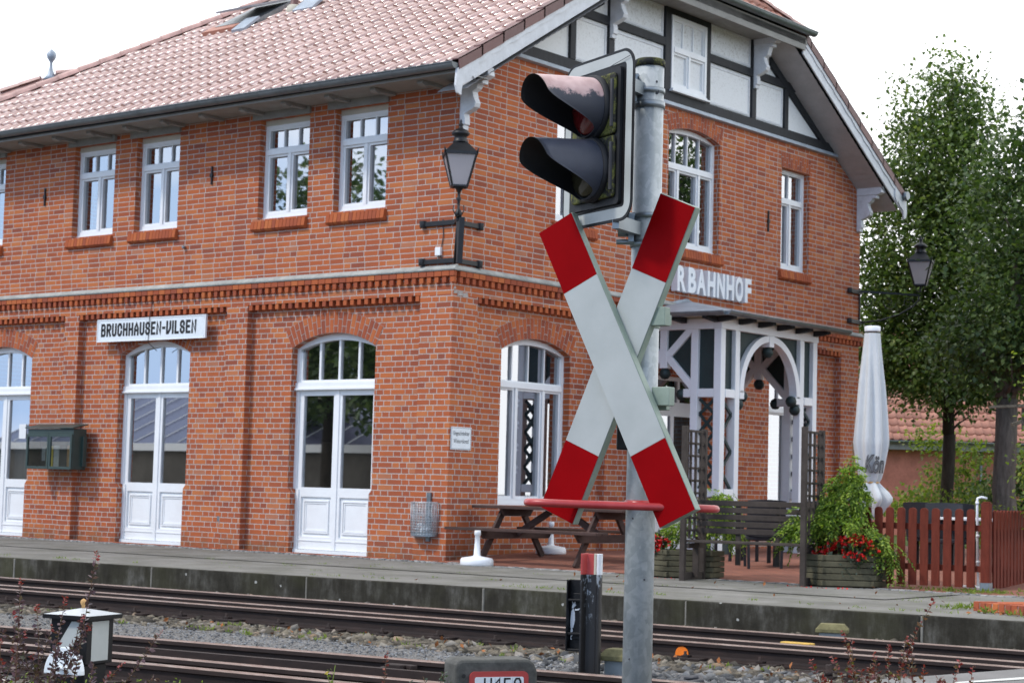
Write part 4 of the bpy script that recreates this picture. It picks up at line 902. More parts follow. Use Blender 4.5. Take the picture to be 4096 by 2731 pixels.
# verge: covering tiles, white scalloped board, soffit of the overhang
def roof_line(y): return roof_z(y if y < W / 2 else W - y)
for side in (0, 1):
    yy = lambda y: y if not side else W - y
    vt = MB(); st = .46; i = 0; y = EAVE_Y
    while y < HIPY - .05:
        e = min(y + st + .03, HIPY + .02); h0, h1 = .075, .055
        A = [(VX + .03, yy(y), roof_z(y) + h0), (VX + .03, yy(e), roof_z(e) + h1), (VX + .03, yy(e), roof_z(e) - .10), (VX + .03, yy(y), roof_z(y) - .085)]
        vt.prism(A, (-.022, 0, 0)); vt.prism([(VX + .03, yy(y), roof_z(y) + h0), (VX + .03, yy(e), roof_z(e) + h1), (VX - .12, yy(e), roof_z(e) + h1), (VX - .12, yy(y), roof_z(y) + h0)], (0, 0, -.016)); y += st
    vt.build('verge_tile', 'verge_tile', B_)
    vb = MB(); n = 40; top = [(EAVE_Y + .02 + (HIPY + .05 - EAVE_Y) * i / n) for i in range(n + 1)]
    for i in range(n):
        a, b = top[i], top[i + 1]
        vb.prism([(VX - .005, yy(a), roof_z(a) - .06), (VX - .005, yy(b), roof_z(b) - .06), (VX - .005, yy(b), roof_z(b) - .36), (VX - .005, yy(a), roof_z(a) - .36)], (-.025, 0, 0))
        sc = lambda q: .155 + .03 * abs(sin((q + .7) * pi / .36))
        vb.prism([(VX + .012, yy(a), roof_z(a) - .05), (VX + .012, yy(b), roof_z(b) - .05), (VX + .012, yy(b), roof_z(b) - sc(b)), (VX + .012, yy(a), roof_z(a) - sc(a))], (-.016, 0, 0))
    # carved foot of the board
    f_ = [(EAVE_Y - .04, -.06), (EAVE_Y + .42, -.34 + .25 - .0), (EAVE_Y + .42, -.30), (EAVE_Y + .34, -.36), (EAVE_Y + .30, -.30), (EAVE_Y + .2, -.34), (EAVE_Y + .08, -.33), (EAVE_Y + .06, -.47), (EAVE_Y - .02, -.40), (EAVE_Y - .06, -.28)]
    vb.prism([(VX + .02, yy(y), roof_z(min(y, EAVE_Y)) + z if y <= EAVE_Y else roof_z(y) + z) for y, z in f_], (-.03, 0, 0))
    vb.build('barge_board', 'aged_white', B_)
    sf = MB(); sf.smooth = False; m = 30
    for i in range(m):
        a = EAVE_Y + .25 + (HIPY + .55 - EAVE_Y - .25) * i / m; b = EAVE_Y + .25 + (HIPY + .55 - EAVE_Y - .25) * (i + 1) / m
        sf.poly([(-.02, yy(a), roof_z(a) - .445), (VX - .03, yy(a), roof_z(a) - .445), (VX - .03, yy(b), roof_z(b) - .43), (-.02, yy(b), roof_z(b) - .43)]); sf.poly([(-.02, yy(b), roof_z(b) - .43), (VX - .03, yy(b), roof_z(b) - .43), (VX - .03, yy(b), roof_z(b) - .445), (-.02, yy(b), roof_z(b) - .445)])
    sf.build('verge_soffit', 'verge_board', B_, recalc=False)
# eaves along the front: soffit, rafter feet, fascia, gutter
mb = MB(); mb.box(-12.9, VX - .04, EAVE_Y + .06, .0, 6.705, 6.72); mb.box(-12.9, VX - .04, EAVE_Y + .035, EAVE_Y + .06, 6.685, 6.80)
for a, b in UPL: mb.box(a - .14, b + .02, -.045, -.001, 6.595, 6.704)
mb.build('eaves_soffit', 'soffit', B_)
for i in range(15):
    mb = MB(); x = -.25 - i * .905; mb.prism([(x, -.05, 6.704), (x, -.50, 6.704), (x, -.50, 6.66), (x, -.46, 6.64), (x, -.40, 6.625), (x, -.36, 6.655), (x, -.05, 6.655)], (-.10, 0, 0)); mb.build('rafter_foot', 'soffit', B_)
def gutter(name, p, q, r=.082, mat='zinc_dark', parent=B_, brackets=.9, out=Vector((0, -1, 0))):
    mb = MB(); p, q = Vector(p), Vector(q); t = (q - p).normalized(); k_ = 9; mb.smooth = True; up = Vector((0, 0, 1))
    ring = lambda c, rr: [c + out * (cos(pi + pi * j / (k_ - 1)) * rr) + up * (sin(pi + pi * j / (k_ - 1)) * rr) for j in range(k_)]
    for rr in (r, r - .006): mb.mesh(ring(p, rr) + ring(q, rr), [(j, j + 1, k_ + j + 1, k_ + j) for j in range(k_ - 1)])
    mb.smooth = False
    for c in (p, q): mb.poly(ring(c, r))
    mb.tube([p + out * r, q + out * r], .010, 6); n = int((q - p).length / brackets)
    for i in range(n):
        c = p + t * (brackets * (i + .6)); mb.smooth = True; mb.mesh(ring(c, r + .006) + ring(c + t * .03, r + .006), [(j, j + 1, k_ + j + 1, k_ + j) for j in range(k_ - 1)]); mb.smooth = False
    return mb.build(name, mat, parent, recalc=False)
gutter('gutter', (XL, EAVE_Y - .055, EAVE_Z + .03), (VX + .0, EAVE_Y - .055, EAVE_Z - .0))
gutter('gutter', (VX + .12, HIPY - .22, roof_z(HIPY) + .05), (VX + .12, W - HIPY + .10, roof_z(HIPY) + .07), .08, 'zinc', out=Vector((1, 0, 0)), brackets=.85)
mb = MB(); mb.box(-.02, VX + .03, HIPY, W - HIPY, roof_z(HIPY) - .16, roof_z(HIPY) - .05); mb.box(VX + .0, VX + .03, HIPY + .05, W - HIPY - .05, roof_z(HIPY) - .26, roof_z(HIPY) - .02); mb.build('hip_eaves', 'soffit', B_)
mb = MB(); mb.lathe([(.085, 0), (.085, .09)], (VX + .02, W + .62, EAVE_Z + .0), 10, axis=(1, 0, 0)); mb.build('gutter_end', 'zinc', B_)
# carved brackets under the overhang
def bracket(y, zb, zt, wd=.12, reach=.5):
    mb = MB(); h = zt - zb; y0 = y - wd / 2
    prof = [(.0, zb), (.075, zb), (.075, zb + .06), (.10, zb + .07), (.10, zb + .15), (.085, zb + .22), (.20, zb + .26), (.27, zb + .30), (.29, zb + .36), (.25, zb + .44), (.23, zb + .52), (.30, zb + .56), (.36, zt - .13), (.36, zt - .12), (.0, zt - .12)]
    mb.prism([(p, y0, z) for p, z in prof], (0, wd, 0)); mb.prism([(.002, y0 - .012, zt - .119), (reach - .05, y0 - .012, zt - .119), (reach + .02, y0 - .012, zt - .08), (reach, y0 - .012, zt + .04), (.002, y0 - .012, zt + .04)], (0, wd + .024, 0)); mb.box(.33, .41, y0 - .004, y0 + wd + .004, zt - .185, zt - .125)
    mb.build('eaves_bracket', 'aged_white', B_, bevel=.006)
bracket(.085, 6.06, 6.86); bracket(W - .085, 6.06, 6.86); bracket(3.62, 8.10, 8.98); bracket(W - 3.93, 8.10, 8.98)
# half-timbered gable ---------------------------------------------------------------------
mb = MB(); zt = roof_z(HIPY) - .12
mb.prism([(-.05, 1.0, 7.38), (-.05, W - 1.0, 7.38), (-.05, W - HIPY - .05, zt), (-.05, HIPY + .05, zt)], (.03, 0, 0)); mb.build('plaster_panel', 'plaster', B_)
FRM = [(1.1, W - 1.1, 7.405, 7.575), (2.35, 5.12, 8.30, 8.44), (6.48, W - 2.45, 8.30, 8.44), (2.55, 2.69, 7.575, 8.30), (3.55, 3.70, 7.575, zt), (5.12, 5.285, 7.575, zt), (6.345, 6.48, 7.575, zt), (7.83, 7.97, 7.575, zt), (8.95, 9.08, 7.575, 8.30), (5.285, 6.345, 8.86, 9.0), (3.2, W - 3.2, zt - .02, zt + .12)]
mb = MB()
for i, (a, b, z0, z1) in enumerate(FRM): mb.box(-.03, .030 - .0015 * (i % 3), a, b, z0, z1)
for s_ in (0, 1):
    q = lambda y: y if not s_ else W - y; zl = lambda y: roof_z(y) - .47
    mb.prism([(-.03, q(1.02), zl(1.02) - .02), (-.03, q(3.4), zl(3.4) - .02), (-.03, q(3.4), zl(3.4) - .20), (-.03, q(1.32), 7.405)], (.064, 0, 0))
mb.build('timber_frame', 'timber_black', B_, bevel=.008)
mb = MB()                                               # raised plaster margins of the infill fields
def margin(y0, y1, z0, z1):
    t = .035; g_ = .03
    for a, b, c, d_ in ((y0 + g_, y1 - g_, z0 + g_, z0 + g_ + t), (y0 + g_, y1 - g_, z1 - g_ - t, z1 - g_), (y0 + g_, y0 + g_ + t, z0 + g_ + t, z1 - g_ - t), (y1 - g_ - t, y1 - g_, z0 + g_ + t, z1 - g_ - t)): mb.box(-.022, -.008, a, b, c, d_)
for a in ((2.69, 3.55, 7.575, 8.30), (3.70, 5.12, 7.575, 8.30), (3.70, 5.12, 8.44, zt), (6.48, 7.83, 7.575, 8.30), (6.48, 7.83, 8.44, zt), (7.97, 8.95, 7.575, 8.30), (5.285, 6.345, 9.0, zt)): margin(*a)
mb.build('panel_margin', 'aged_white', B_)
mb = MB(); mb.prism([(.001, 1.0, 7.405), (.001, 1.0, 7.325), (.085, 1.0, 7.335), (.075, 1.0, 7.35), (.05, 1.0, 7.403)], (0, W - 2.0, 0)); mb.build('sill_flashing', 'lead_sheet', B_)
casement(on_R, 5.29, 6.34, 7.60, 8.85, -.03, 8.24, 3, (.5,), sill=False, fw=.06)
mb = MB(); mb.box(.02, .10, 5.25, 6.38, 7.575, 7.605); mb.build('window_board', 'white_paint', B_)
# roof window, flues and hatches ---------------------------------------------------------
def on_roof(x, y, h=0.0): return Vector((x, y, roof_z(y))) + NRM * h
def roof_slab(mb, x0, x1, y0, y1, h0, h1, hy0=None):
    mb.prism([on_roof(x0, y0, h0), on_roof(x1, y0, h0), on_roof(x1, y1, h0), on_roof(x0, y1, h0)], NRM * (h1 - h0))
mb = MB(); mb.mat('zinc'); roof_slab(mb, -9.0, -7.9, 3.55, 4.55, .04, .13); mb.mat('roof_glass'); mb.prism([on_roof(-8.93, 3.62, .35), on_roof(-7.97, 3.62, .35), on_roof(-7.97, 4.5, .14), on_roof(-8.93, 4.5, .14)], NRM * .04)
mb.mat('lead_sheet'); mb.prism([on_roof(-8.2, 3.2, .05), on_roof(-7.85, 3.2, .05), on_roof(-7.85, 3.6, .12), on_roof(-8.2, 3.6, .12)], NRM * .05); mb.mat('far_tile'); roof_slab(mb, -9.15, -8.3, 3.35, 3.62, .03, .12)
mb.build('roof_window', None, B_)
for x, y in ((-7.55, 4.1), (-6.95, 4.45)):
    mb = MB(); mb.mat('verge_tile'); c = on_roof(x, y); mb.lathe([(.12, -.1), (.10, .12), (.075, .16), (.075, .95), (.10, .97), (.10, 1.05)], c, 12); mb.mat('cream'); mb.lathe([(.20, -.12), (.13, .10), (.105, .12)], c, 12)
    mb.mat('lead_sheet'); mb.prism([on_roof(x + .25, y - .25, .04), on_roof(x + .75, y - .25, .04), on_roof(x + .75, y + .1, .12), on_roof(x + .25, y + .1, .12)], NRM * .05)
    mb.build('flue_pipe', None, B_)
# the rear wing with its finial shows over the hip
wg = MB(); A = [(-15.6, 2.4, 8.2), (-14.64, 2.86, 8.76), (-13.75, 3.53, 9.16), (-12.8, 4.6, 9.42)]
for i in range(3): wg.poly([A[i], A[i + 1], (A[i + 1][0] - 1.5, A[i + 1][1] - 3.2, A[i + 1][2] - 2.6), (A[i][0] - 1.5, A[i][1] - 3.2, A[i][2] - 2.6)]); wg.poly([A[i], A[i + 1], (A[i + 1][0] + 1.5, A[i + 1][1] + 4.5, A[i + 1][2] - 2.6), (A[i][0] + 1.5, A[i][1] + 4.5, A[i][2] - 2.6)])
wg.build('wing_roof', 'ridge_tile', B_, recalc=False); ridge('wing_ridge', A[1], A[2], .10); ridge('wing_ridge', A[0], A[1], .10); ridge('wing_ridge', A[2], A[3], .10)
fi = MB(); fi.lathe([(.16, 0), (.08, .10), (.035, .25), (.025, .36), (.05, .40), (.085, .45), (.10, .51), (.085, .57), (.045, .61), (.012, .63), (.006, .75)], (-13.82, 3.46, 9.02), 12); fi.build('finial', 'lead_sheet', B_)

# porch ------------------------------------------------------------------------------------
XP, PY0, PY1, PZ = 1.60, 4.44, 7.26, .10
Pq = thing('timber_porch', 'white timber porch with arched opening and dark green boarding before the entrance', 'porch', (XP / 2, 5.9, PZ))
fr = MB()
def post(x, y, z0=PZ, z1=3.70, s_=.13): fr.box(x - s_ / 2, x + s_ / 2, y - s_ / 2, y + s_ / 2, z0, z1)
FP = [PY0, PY0 + .42, PY1 - .42, PY1]
for y in FP: post(XP, y)
for x in (.07, XP - .42): post(x, PY0); post(x, PY1)
ZB, ZT = 2.58, 3.56
fr.box(XP - .08, XP + .08, PY0 - .08, PY1 + .08, ZT, ZT + .16); fr.box(0.001, XP - .08, PY0 - .08, PY0 + .08, ZT + .001, ZT + .159); fr.box(.001, XP - .08, PY1 - .08, PY1 + .08, ZT + .001, ZT + .159)
for (a, b) in ((FP[0], FP[1]), (FP[2], FP[3])): fr.box(XP - .07, XP + .07, a + .075, b - .075, ZB - .065, ZB + .065); fr.box(XP - .07, XP + .07, a + .075, b - .075, .99, 1.12)
fr.box(XP - .07, XP + .07, FP[1] + .066, FP[1] + .20, ZB - .065, ZB + .065); fr.box(XP - .07, XP + .07, FP[2] - .20, FP[2] - .066, ZB - .065, ZB + .065)
for y in (PY0, PY1):
    fr.box(XP - .42 + .066, XP - .066, y - .06, y + .06, ZB - .065, ZB + .065); fr.box(XP - .42 + .066, XP - .066, y - .06, y + .06, .99, 1.12); fr.box(XP - .62, XP - .486, y - .06, y + .06, ZB - .065, ZB + .065)
    xm = .60
    fr.box(xm - .068, xm + .068, y - .06, y + .06, 2.97, ZT)
    fr.bar((xm + .05, y, 3.17), (XP - .45, y, 2.66), .11, .115); fr.bar((xm + .05, y, 3.14), (XP - .45, y, ZT + .06), .108, .115); fr.bar((xm - .05, y, 3.17), (.06, y, 2.66), .11, .115); fr.bar((xm - .05, y, 3.14), (.06, y, ZT + .06), .108, .115)
frm = fr.build('frame', 'white_paint', Pq, bevel=.008)
ar = MB(); yc = (FP[1] + FP[2]) / 2; hw = (FP[2] - FP[1]) / 2 - .062; n = 26
for i in range(n):
    a0, a1 = pi * i / n, pi * (i + 1) / n; P = lambda a, e: (XP - .07, yc + cos(a) * (hw - e), ZB + .04 + sin(a) * (.94 - e * .9))
    ar.prism([P(a0, 0), P(a1, 0), P(a1, .115), P(a0, .115)], (.14, 0, 0))
ar.box(XP - .075, XP + .078, yc - .07, yc + .07, ZB + .80, ZT); ar.build('arch', 'white_paint', Pq)
gb = MB()                                                # boarding behind the frames
gb.box(XP - .03, XP - .01, FP[0], FP[1], ZB, ZT); gb.box(XP - .03, XP - .01, FP[2], FP[3], ZB, ZT)
for s_ in (-1, 1):
    pts = [(XP - .03, yc + s_ * (hw + .02), ZB)] + [(XP - .03, yc + s_ * cos(pi / 2 * i / 10) * (hw - .03), ZB + .04 + sin(pi / 2 * i / 10) * .90) for i in range(11)] + [(XP - .03, yc, ZT), (XP - .03, yc + s_ * (hw + .02), ZT)]
    gb.prism(pts, (.02, 0, 0))
for y in (PY0, PY1): gb.box(XP - .42, XP - .05, y - .01, y + .012, ZB, ZT); gb.prism([(.62, y - .011, 3.16), (XP - .44, y - .011, 2.70), (XP - .44, y - .011, ZT), (.62, y - .011, ZT)], (0, .022, 0)); gb.prism([(.08, y - .011, 2.70), (.58, y - .011, 3.16), (.58, y - .011, ZT), (.08, y - .011, ZT)], (0, .022, 0))
gb.build('boarding', 'dark_green_board', Pq)
                                                # dark plinth boards and zig-zag lattice
for (p, q) in (((XP, FP[0]), (XP, FP[1])), ((XP, FP[2]), (XP, FP[3])), ((XP - .42, PY0), (XP, PY0)), ((XP - .42, PY1), (XP, PY1))):
    dk = MB(); p, q = Vector((*p, 0)), Vector((*q, 0)); t = (q - p).normalized(); a = p + t * .075; b = q - t * .075; z = 1.12; k_ = 0; h_ = .285
    dk.bar(a + Vector((0, 0, PZ + .4)), b + Vector((0, 0, PZ + .4)), .03, .78)
    while z < ZB - .12:
        zn = min(z + h_, ZB - .09)
        dk.bar((a if k_ % 2 else b) + Vector((0, 0, z)), (b if k_ % 2 else a) + Vector((0, 0, zn)), .03, .045)
        if abs(t.x) > .5: dk.bar((b if k_ % 2 else a) + Vector((0, 0, z)), (a if k_ % 2 else b) + Vector((0, 0, zn)), .026, .045)
        z = zn; k_ += 1
    dk.build('lattice', 'dark_green_board', Pq)
for (x, y, z) in ((XP, FP[1] + .24, ZB - .02), (XP, FP[2] - .24, ZB - .02), (XP, yc, ZB + .72), (XP, FP[1] + .12, ZB - .15), (XP, FP[2] - .12, ZB - .15), (XP - .68, PY0, ZB - .02), (.60, PY0, 2.89), (.60, PY1, 2.89), (XP - .68, PY1, ZB - .02)):
    kn = MB(); kn.lathe([(.002, -.09), (.05, -.08), (.085, -.03), (.09, .01), (.07, .06), (.03, .09)], (x, y, z), 12); kn.build('turned_knob', 'dark_green_board', Pq)
pr = MB(); ex, ey0, ey1, ez = XP + .42, PY0 - .5, PY1 + .42, 3.775; ap = (.02, (PY0 + PY1) / 2 + .05, 4.19)
pr.mat('lead_sheet'); pr.poly([(0.02, ey0, ez), (ex, ey0, ez), ap]); pr.poly([(ex, ey0, ez), (ex, ey1, ez), ap]); pr.poly([(ex, ey1, ez), (.02, ey1, ez), ap])
pr.mat('cream'); pr.poly([(.02, ey0, ez - .03), (ex, ey0, ez - .03), (ex, ey1, ez - .03), (.02, ey1, ez - .03)])
pr.build('porch_roof', None, Pq, recalc=False)
lf = MB(); a, b = Vector((.012, ey0, ez + .01)), Vector((.012, ap[1], ap[2] + .01)); lf.bar(a, b, .03, .06); lf.bar(b, (.012, ey1, ez + .01), .03, .06); lf.build('flashing', 'lead_sheet', Pq)
for (p, q, o_) in (((ex + .03, ey0 - .02, ez), (ex + .03, ey1 + .0, ez - .0), Vector((1, 0, 0))), ((.05, ey0 - .03, ez), (ex + .0, ey0 - .03, ez), Vector((0, -1, 0)))): gutter('porch_gutter', p, q, .062, 'zinc', Pq, .62, o_)
for i in range(6):
    rf = MB(); y = ey0 + .3 + i * .58; rf.prism([(XP + .09, y, ez - .035), (ex - .06, y, ez - .035), (ex - .06, y, ez - .085), (XP + .2, y, ez - .11), (XP + .09, y, ez - .12)], (0, .10, 0)); rf.build('rafter_foot', 'timber_black', Pq)
for i in range(3):
    rf = MB(); x = .35 + i * .6; rf.prism([(x, PY0 - .09, ez - .035), (x, ey0 + .06, ez - .035), (x, ey0 + .06, ez - .085), (x, PY0 - .09, ez - .12)], (.10, 0, 0)); rf.build('rafter_foot', 'timber_black', Pq)
fz = MB(); fz.box(XP - .05, XP + .085, PY0 - .06, PY1 + .06, ZT + .161, ez - .033); fz.box(.002, XP - .05, PY0 - .07, PY0 + .06, ZT + .161, ez - .033); fz.box(.002, XP - .05, PY1 - .06, PY1 + .07, ZT + .161, ez - .033); fz.build('frieze_board', 'cream', Pq)

# ------------------------------------------------------------------ things fixed to the house
# station name board
sx0, sx1, sz0, sz1 = -7.64, -5.01, 3.258, 3.628
sg = thing('station_sign', 'white enamel station name board reading BRUCHHAUSEN-VILSEN', 'station sign', ((sx0 + sx1) / 2, -.03, sz0))
mb = MB(); mb.box(sx0, sx1, -.052, -.02, sz0, sz1); bd = mb.build('board', 'enamel', sg, bevel=.006)
mb = MB()
for a, b, c, d in ((sx0, sx1, sz0, sz0 + .014), (sx0, sx1, sz1 - .014, sz1), (sx0, sx0 + .014, sz0 + .014, sz1 - .014), (sx1 - .014, sx1, sz0 + .014, sz1 - .014)): mb.box(a, b, -.060, -.053, c, d)
for x in (sx0 + .05, sx1 - .05, (sx0 + sx1) / 2 - .1):
    for z in (sz0 + .04, sz1 - .04): mb.lathe([(.012, 0), (.010, .006)], (x, -.053, z), 8, axis=(0, -1, 0))
mb.build('rim', 'white_paint', sg)
mb = MB(); letter_faces('BRUCHHAUSEN-VILSEN', .215, .076, .041, .0205, lambda u, v, d: (sx0 + .10 + u * 1.0, -.0545 - d, sz0 + .085 + v), mb); mb.build('lettering', 'letter_dark', bd, recalc=False)
mb = MB(); mb.tube([(-6.33, -.01, 3.9), (-6.33, -.065, 3.66), (-6.345, -.066, 3.4), (-6.35, -.06, 3.22), (-6.36, PH + .02, 3.10)], .006, 5); mb.build('cable', 'iron_black', sg)
# notice case
nb = thing('notice_case', 'dark green glazed notice case with two doors mounted on the brick pilaster', 'notice case', (-8.4, -.02, 1.15))
mb = MB(); nx0, nx1, nz0, nz1, ny = -9.06, -7.86, 1.16, 1.83, -.27
mb.box(nx0, nx1, -.02, .0, nz0, nz1); mb.box(nx0, nx0 + .03, ny, -.021, nz0, nz1); mb.box(nx1 - .03, nx1, ny, -.021, nz0, nz1); mb.box(nx0 + .03, nx1 - .03, ny, -.021, nz0, nz0 + .03); mb.box(nx0 + .03, nx1 - .03, ny, -.021, nz1 - .09, nz1)
mb.box(nx1 - .02, nx1 + .05, -.10, -.022, nz0 + .05, nz1 - .12)
mb.prism([(nx0 - .04, ny - .04, nz1 + .002), (nx0 - .04, 0, nz1 + .07), (nx0 - .04, 0, nz1 + .09), (nx0 - .04, ny - .04, nz1 + .022)], (nx1 - nx0 + .08, 0, 0)); cs = mb.build('case', 'green_paint', nb, bevel=.005)
cxm = (nx0 + nx1) / 2
for a, b in ((nx0 + .002, cxm - .004), (cxm + .004, nx1 - .002)):
    mb = MB(); f = .045
    for q in ((a, b, nz0, nz0 + f), (a, b, nz1 - .09 - f, nz1 - .09), (a, a + f, nz0 + f, nz1 - .09 - f), (b - f, b, nz0 + f, nz1 - .09 - f)): mb.box(q[0], q[1], ny - .03, ny - .002, q[2], q[3])
    dd = mb.build('door', 'green_paint', nb, bevel=.004); g_ = MB(); g_.poly([(a + f, ny - .014, nz0 + f), (b - f, ny - .014, nz0 + f), (b - f, ny - .014, nz1 - .09 - f), (a + f, ny - .014, nz1 - .09 - f)]); g_.build('pane', 'case_glass', dd, recalc=False)
for (a, b, z0, z1, m_, lb) in ((-8.86, -8.68, 1.21, 1.55, 'poster_yellow', 'yellow poster in the left half of the green notice case'), (-8.66, -8.52, 1.21, 1.56, 'poster_pale', 'narrow pale poster beside the yellow one in the notice case'), (-8.31, -8.13, 1.21, 1.56, 'poster_orange', 'orange and blue poster in the right half of the notice case'), (-8.12, -7.96, 1.21, 1.56, 'poster_pale', 'pale greenish poster at the right end of the notice case'), (-8.98, -8.89, 1.3, 1.52, 'poster_pale', 'small pale sheet at the left end of the notice case')):
    mb = MB(); mb.box(a, b, -.030, -.0215, z0, z1); tag(mb.build('poster', m_, loc=((a + b) / 2, -.025, z0)), lb, 'poster')
# sheet of paper taped to the left door
mb = MB(); mb.box(-10.05, -9.86, PH + .166, PH + .168, 1.68, 1.93); tag(mb.build('paper_notice', 'paper', loc=(-9.95, PH + .167, 1.68)), 'white sheet of paper taped inside the leftmost door glass', 'notice')
# winter service sign on the gable corner
ws = thing('wall_sign', 'small white sign about winter service on the corner brickwork', 'sign', (.01, .25, 1.55))
mb = MB(); mb.prism([(.004, .03, 1.56), (.004, .47, 1.56), (.004, .47, 1.88), (.004, .03, 1.88)], (.012, 0, 0)); pl = mb.build('plate', 'enamel', ws, bevel=.004)
mb = MB(); 
for a, b, c, d in ((.04, .46, 1.572, 1.577), (.04, .46, 1.863, 1.868), (.04, .045, 1.577, 1.863), (.455, .46, 1.577, 1.863)): mb.box(.0165, .0172, a, b, c, d)
for t_, z, wd_ in (('Eingeschränkter', 1.765, .35), ('Winterdienst!', 1.655, .33)):
    w0 = copy_text_width(t_, .1, 1.0); font_faces(t_, .1, lambda x, y, d: (.0175, .25 - wd_ / 2 + x, z + y * .85), mb, wd_ / w0, .0)
mb.build('lettering', 'letter_dark', pl, recalc=False)
# raised lettering above the porch
lt = thing('letter_sign', 'white raised letters BAHNHOF above the porch roof', 'letter sign', (0, 6.6, 4.33))
u_ = 5.42
for ch in 'RBAHNHOF':
    mb = MB(); w0 = copy_text_width(ch, .54, 1.0); tw = .235 if ch != 'F' else .20
    font_faces(ch, .54, lambda x, y, d: (.02 + d, u_ + x, 4.335 + y * 1.02), mb, tw / w0, .022, 0, .12); mb.build('letter', 'white_plastic', lt); u_ += .32 if ch == 'R' else .294
# lanterns
def lantern(nm, label, c, zb, s, scroll_to=None):
    """four-sided gas-style lantern, bottom centre at (c, zb); s scales it"""
    t = thing(nm, label, 'lamp', (c[0], c[1], zb)); x, y = c; yaw = radians(45) if scroll_to is None else radians(20)
    hb, ht, hz = .105 * s, .215 * s, .445 * s
    cor = lambda h, z: [(x + h * 1.414 * cos(yaw + pi / 2 * i + pi / 4), y + h * 1.414 * sin(yaw + pi / 2 * i + pi / 4), z) for i in range(4)]
    B, T = cor(hb, zb), cor(ht, zb + hz)
    mb = MB()
    for i in range(4):
        mb.bar(B[i], T[i], .022 * s, .022 * s); mb.bar(B[i], B[(i + 1) % 4], .026 * s, .026 * s); mb.bar(T[i], T[(i + 1) % 4], .034 * s, .045 * s)
        a, b = Vector(T[i]), Vector(T[i]) + (Vector(T[i]) - Vector((x, y, zb + hz))).normalized() * .03 * s
        mb.tube([a, b + Vector((0, 0, .07 * s))], [.02 * s, .006 * s], 6)
    fr_ = mb.build('lantern_frame', 'iron_black', t)
    mb = MB()
    for i in range(4): mb.poly([B[i], B[(i + 1) % 4], T[(i + 1) % 4], T[i]])
    mb.build('glass', 'lamp_glass', t, recalc=False)
    mb = MB(); z = zb + hz + .02 * s
    R1 = cor(ht * 1.02, z); R2 = cor(.085 * s, z + .15 * s)
    for i in range(4): mb.poly([R1[i], R1[(i + 1) % 4], R2[(i + 1) % 4], R2[i]])
    mb.mesh(R2, [(0, 1, 2, 3)])
    mb.lathe([(.105 * s, 0), (.11 * s, .02 * s), (.10 * s, .03 * s), (.085 * s, .09 * s), (.12 * s, .11 * s), (.13 * s, .135 * s), (.11 * s, .16 * s), (.07 * s, .19 * s), (.035 * s, .205 * s), (.028 * s, .24 * s), (.04 * s, .255 * s), (.028 * s, .275 * s), (.012 * s, .29 * s), (.02 * s, .305 * s), (.002, .335 * s)], (x, y, z + .145 * s), 12)
    mb.build('lantern_cap', 'iron_black', t)
    mb = MB(); mb.lathe([(.03 * s, 0), (.035 * s, .1 * s), (.02 * s, .14 * s), (.045 * s, .20 * s), (.05 * s, .26 * s), (.02 * s, .32 * s)], (x, y, zb + .02), 10); mb.build('bulb', 'white_plastic', t)
    return t
LC = (.26, -.24); l1 = lantern('wall_lantern', 'black iron lantern standing on a bracket at the front corner of the station', LC, 5.19, 1.0)
mb = MB(); x, y = LC
mb.lathe([(.09, 0), (.05, -.03), (.02, -.08), (.022, -.14), (.04, -.16), (.02, -.20), (.018, -.30), (.035, -.33), (.05, -.36), (.045, -.42)], (x, y, 5.185), 10)
mb.prism([(x - .045, y + .02, 4.76), (x + .045, y - .02, 4.76), (x + .02, y - .02, 4.12), (x - .015, y, 4.12)], (.05, .05, 0)); mb.tube([(x, y, 4.78), (x * .6, y * .6, 4.45), (x * .25, y * .25, 4.15)], .022, 6); mb.bar((x, y, 4.74), (.02, -.02, 4.74), .05, .05)
for i in range(4): a = pi / 4 + pi / 2 * i; mb.tube([(x + .045 * cos(a), y + .045 * sin(a), 4.80), (x + .075 * cos(a), y + .075 * sin(a), 4.86), (x + .07 * cos(a), y + .07 * sin(a), 4.93)], .008, 5)
mb.build('bracket', 'iron_black', l1)
mb = MB()
for z in (4.74, 4.20):
    mb.box(-.57, .03, -.045, -.012, z - .035, z + .035); mb.box(.012, .045, -.03, .52, z - .035, z + .035); mb.lathe([(.05, -.05), (.055, .05)], (-.57, -.03, z), 8); mb.lathe([(.05, -.05), (.055, .05)], (.03, .52, z), 8)
mb.build('wall_strap', 'iron_black', l1, bevel=.005)
mb = MB(); mb.box(-.32, -.22, -.05, -.002, 4.28, 4.40); mb.build('junction_box', 'white_plastic', l1, bevel=.006)
mb = MB(); mb.tube([(-.22, -.012, 4.8), (-.20, -.012, 4.55), (-.23, -.012, 4.40)], .007, 5); mb.tube([(-.25, -.015, 4.29), (-.18, -.02, 4.17), (-.08, -.02, 4.13), (-.03, -.03, 4.2)], .006, 5); mb.build('cable', 'cable', l1)
C2 = (.90, 12.58); l2 = lantern('wall_lantern', 'black iron lantern on a scrolled arm at the far end of the gable', C2, 5.09, 1.0, 1)
mb = MB(); x, y = C2
A0 = Vector((.02, W - .02, 4.94)); A1 = Vector((x, y, 4.90)); E0 = Vector((.02, W - .02, 4.34))
mb.bar(A0, A1, .03, .04); mb.tube([A1, A1 + Vector((0, 0, .18))], .02, 6)
for i in range(2): mb.tube([(x - .1 + .2 * i, y, 5.09), (x - .08 + .16 * i, y, 4.99), (x, y, 4.93)], .009, 5)
q = lambda t_, z: A0.lerp(A1, t_).to_tuple()[:2] + (z,)
mb.tube([q(0, 4.34), q(.35, 4.40), q(.65, 4.52), q(.88, 4.68), q(.97, 4.80), q(.98, 4.9)], .016, 6); mb.bar(A0 + Vector((0, 0, .06)), E0, .025, .025)
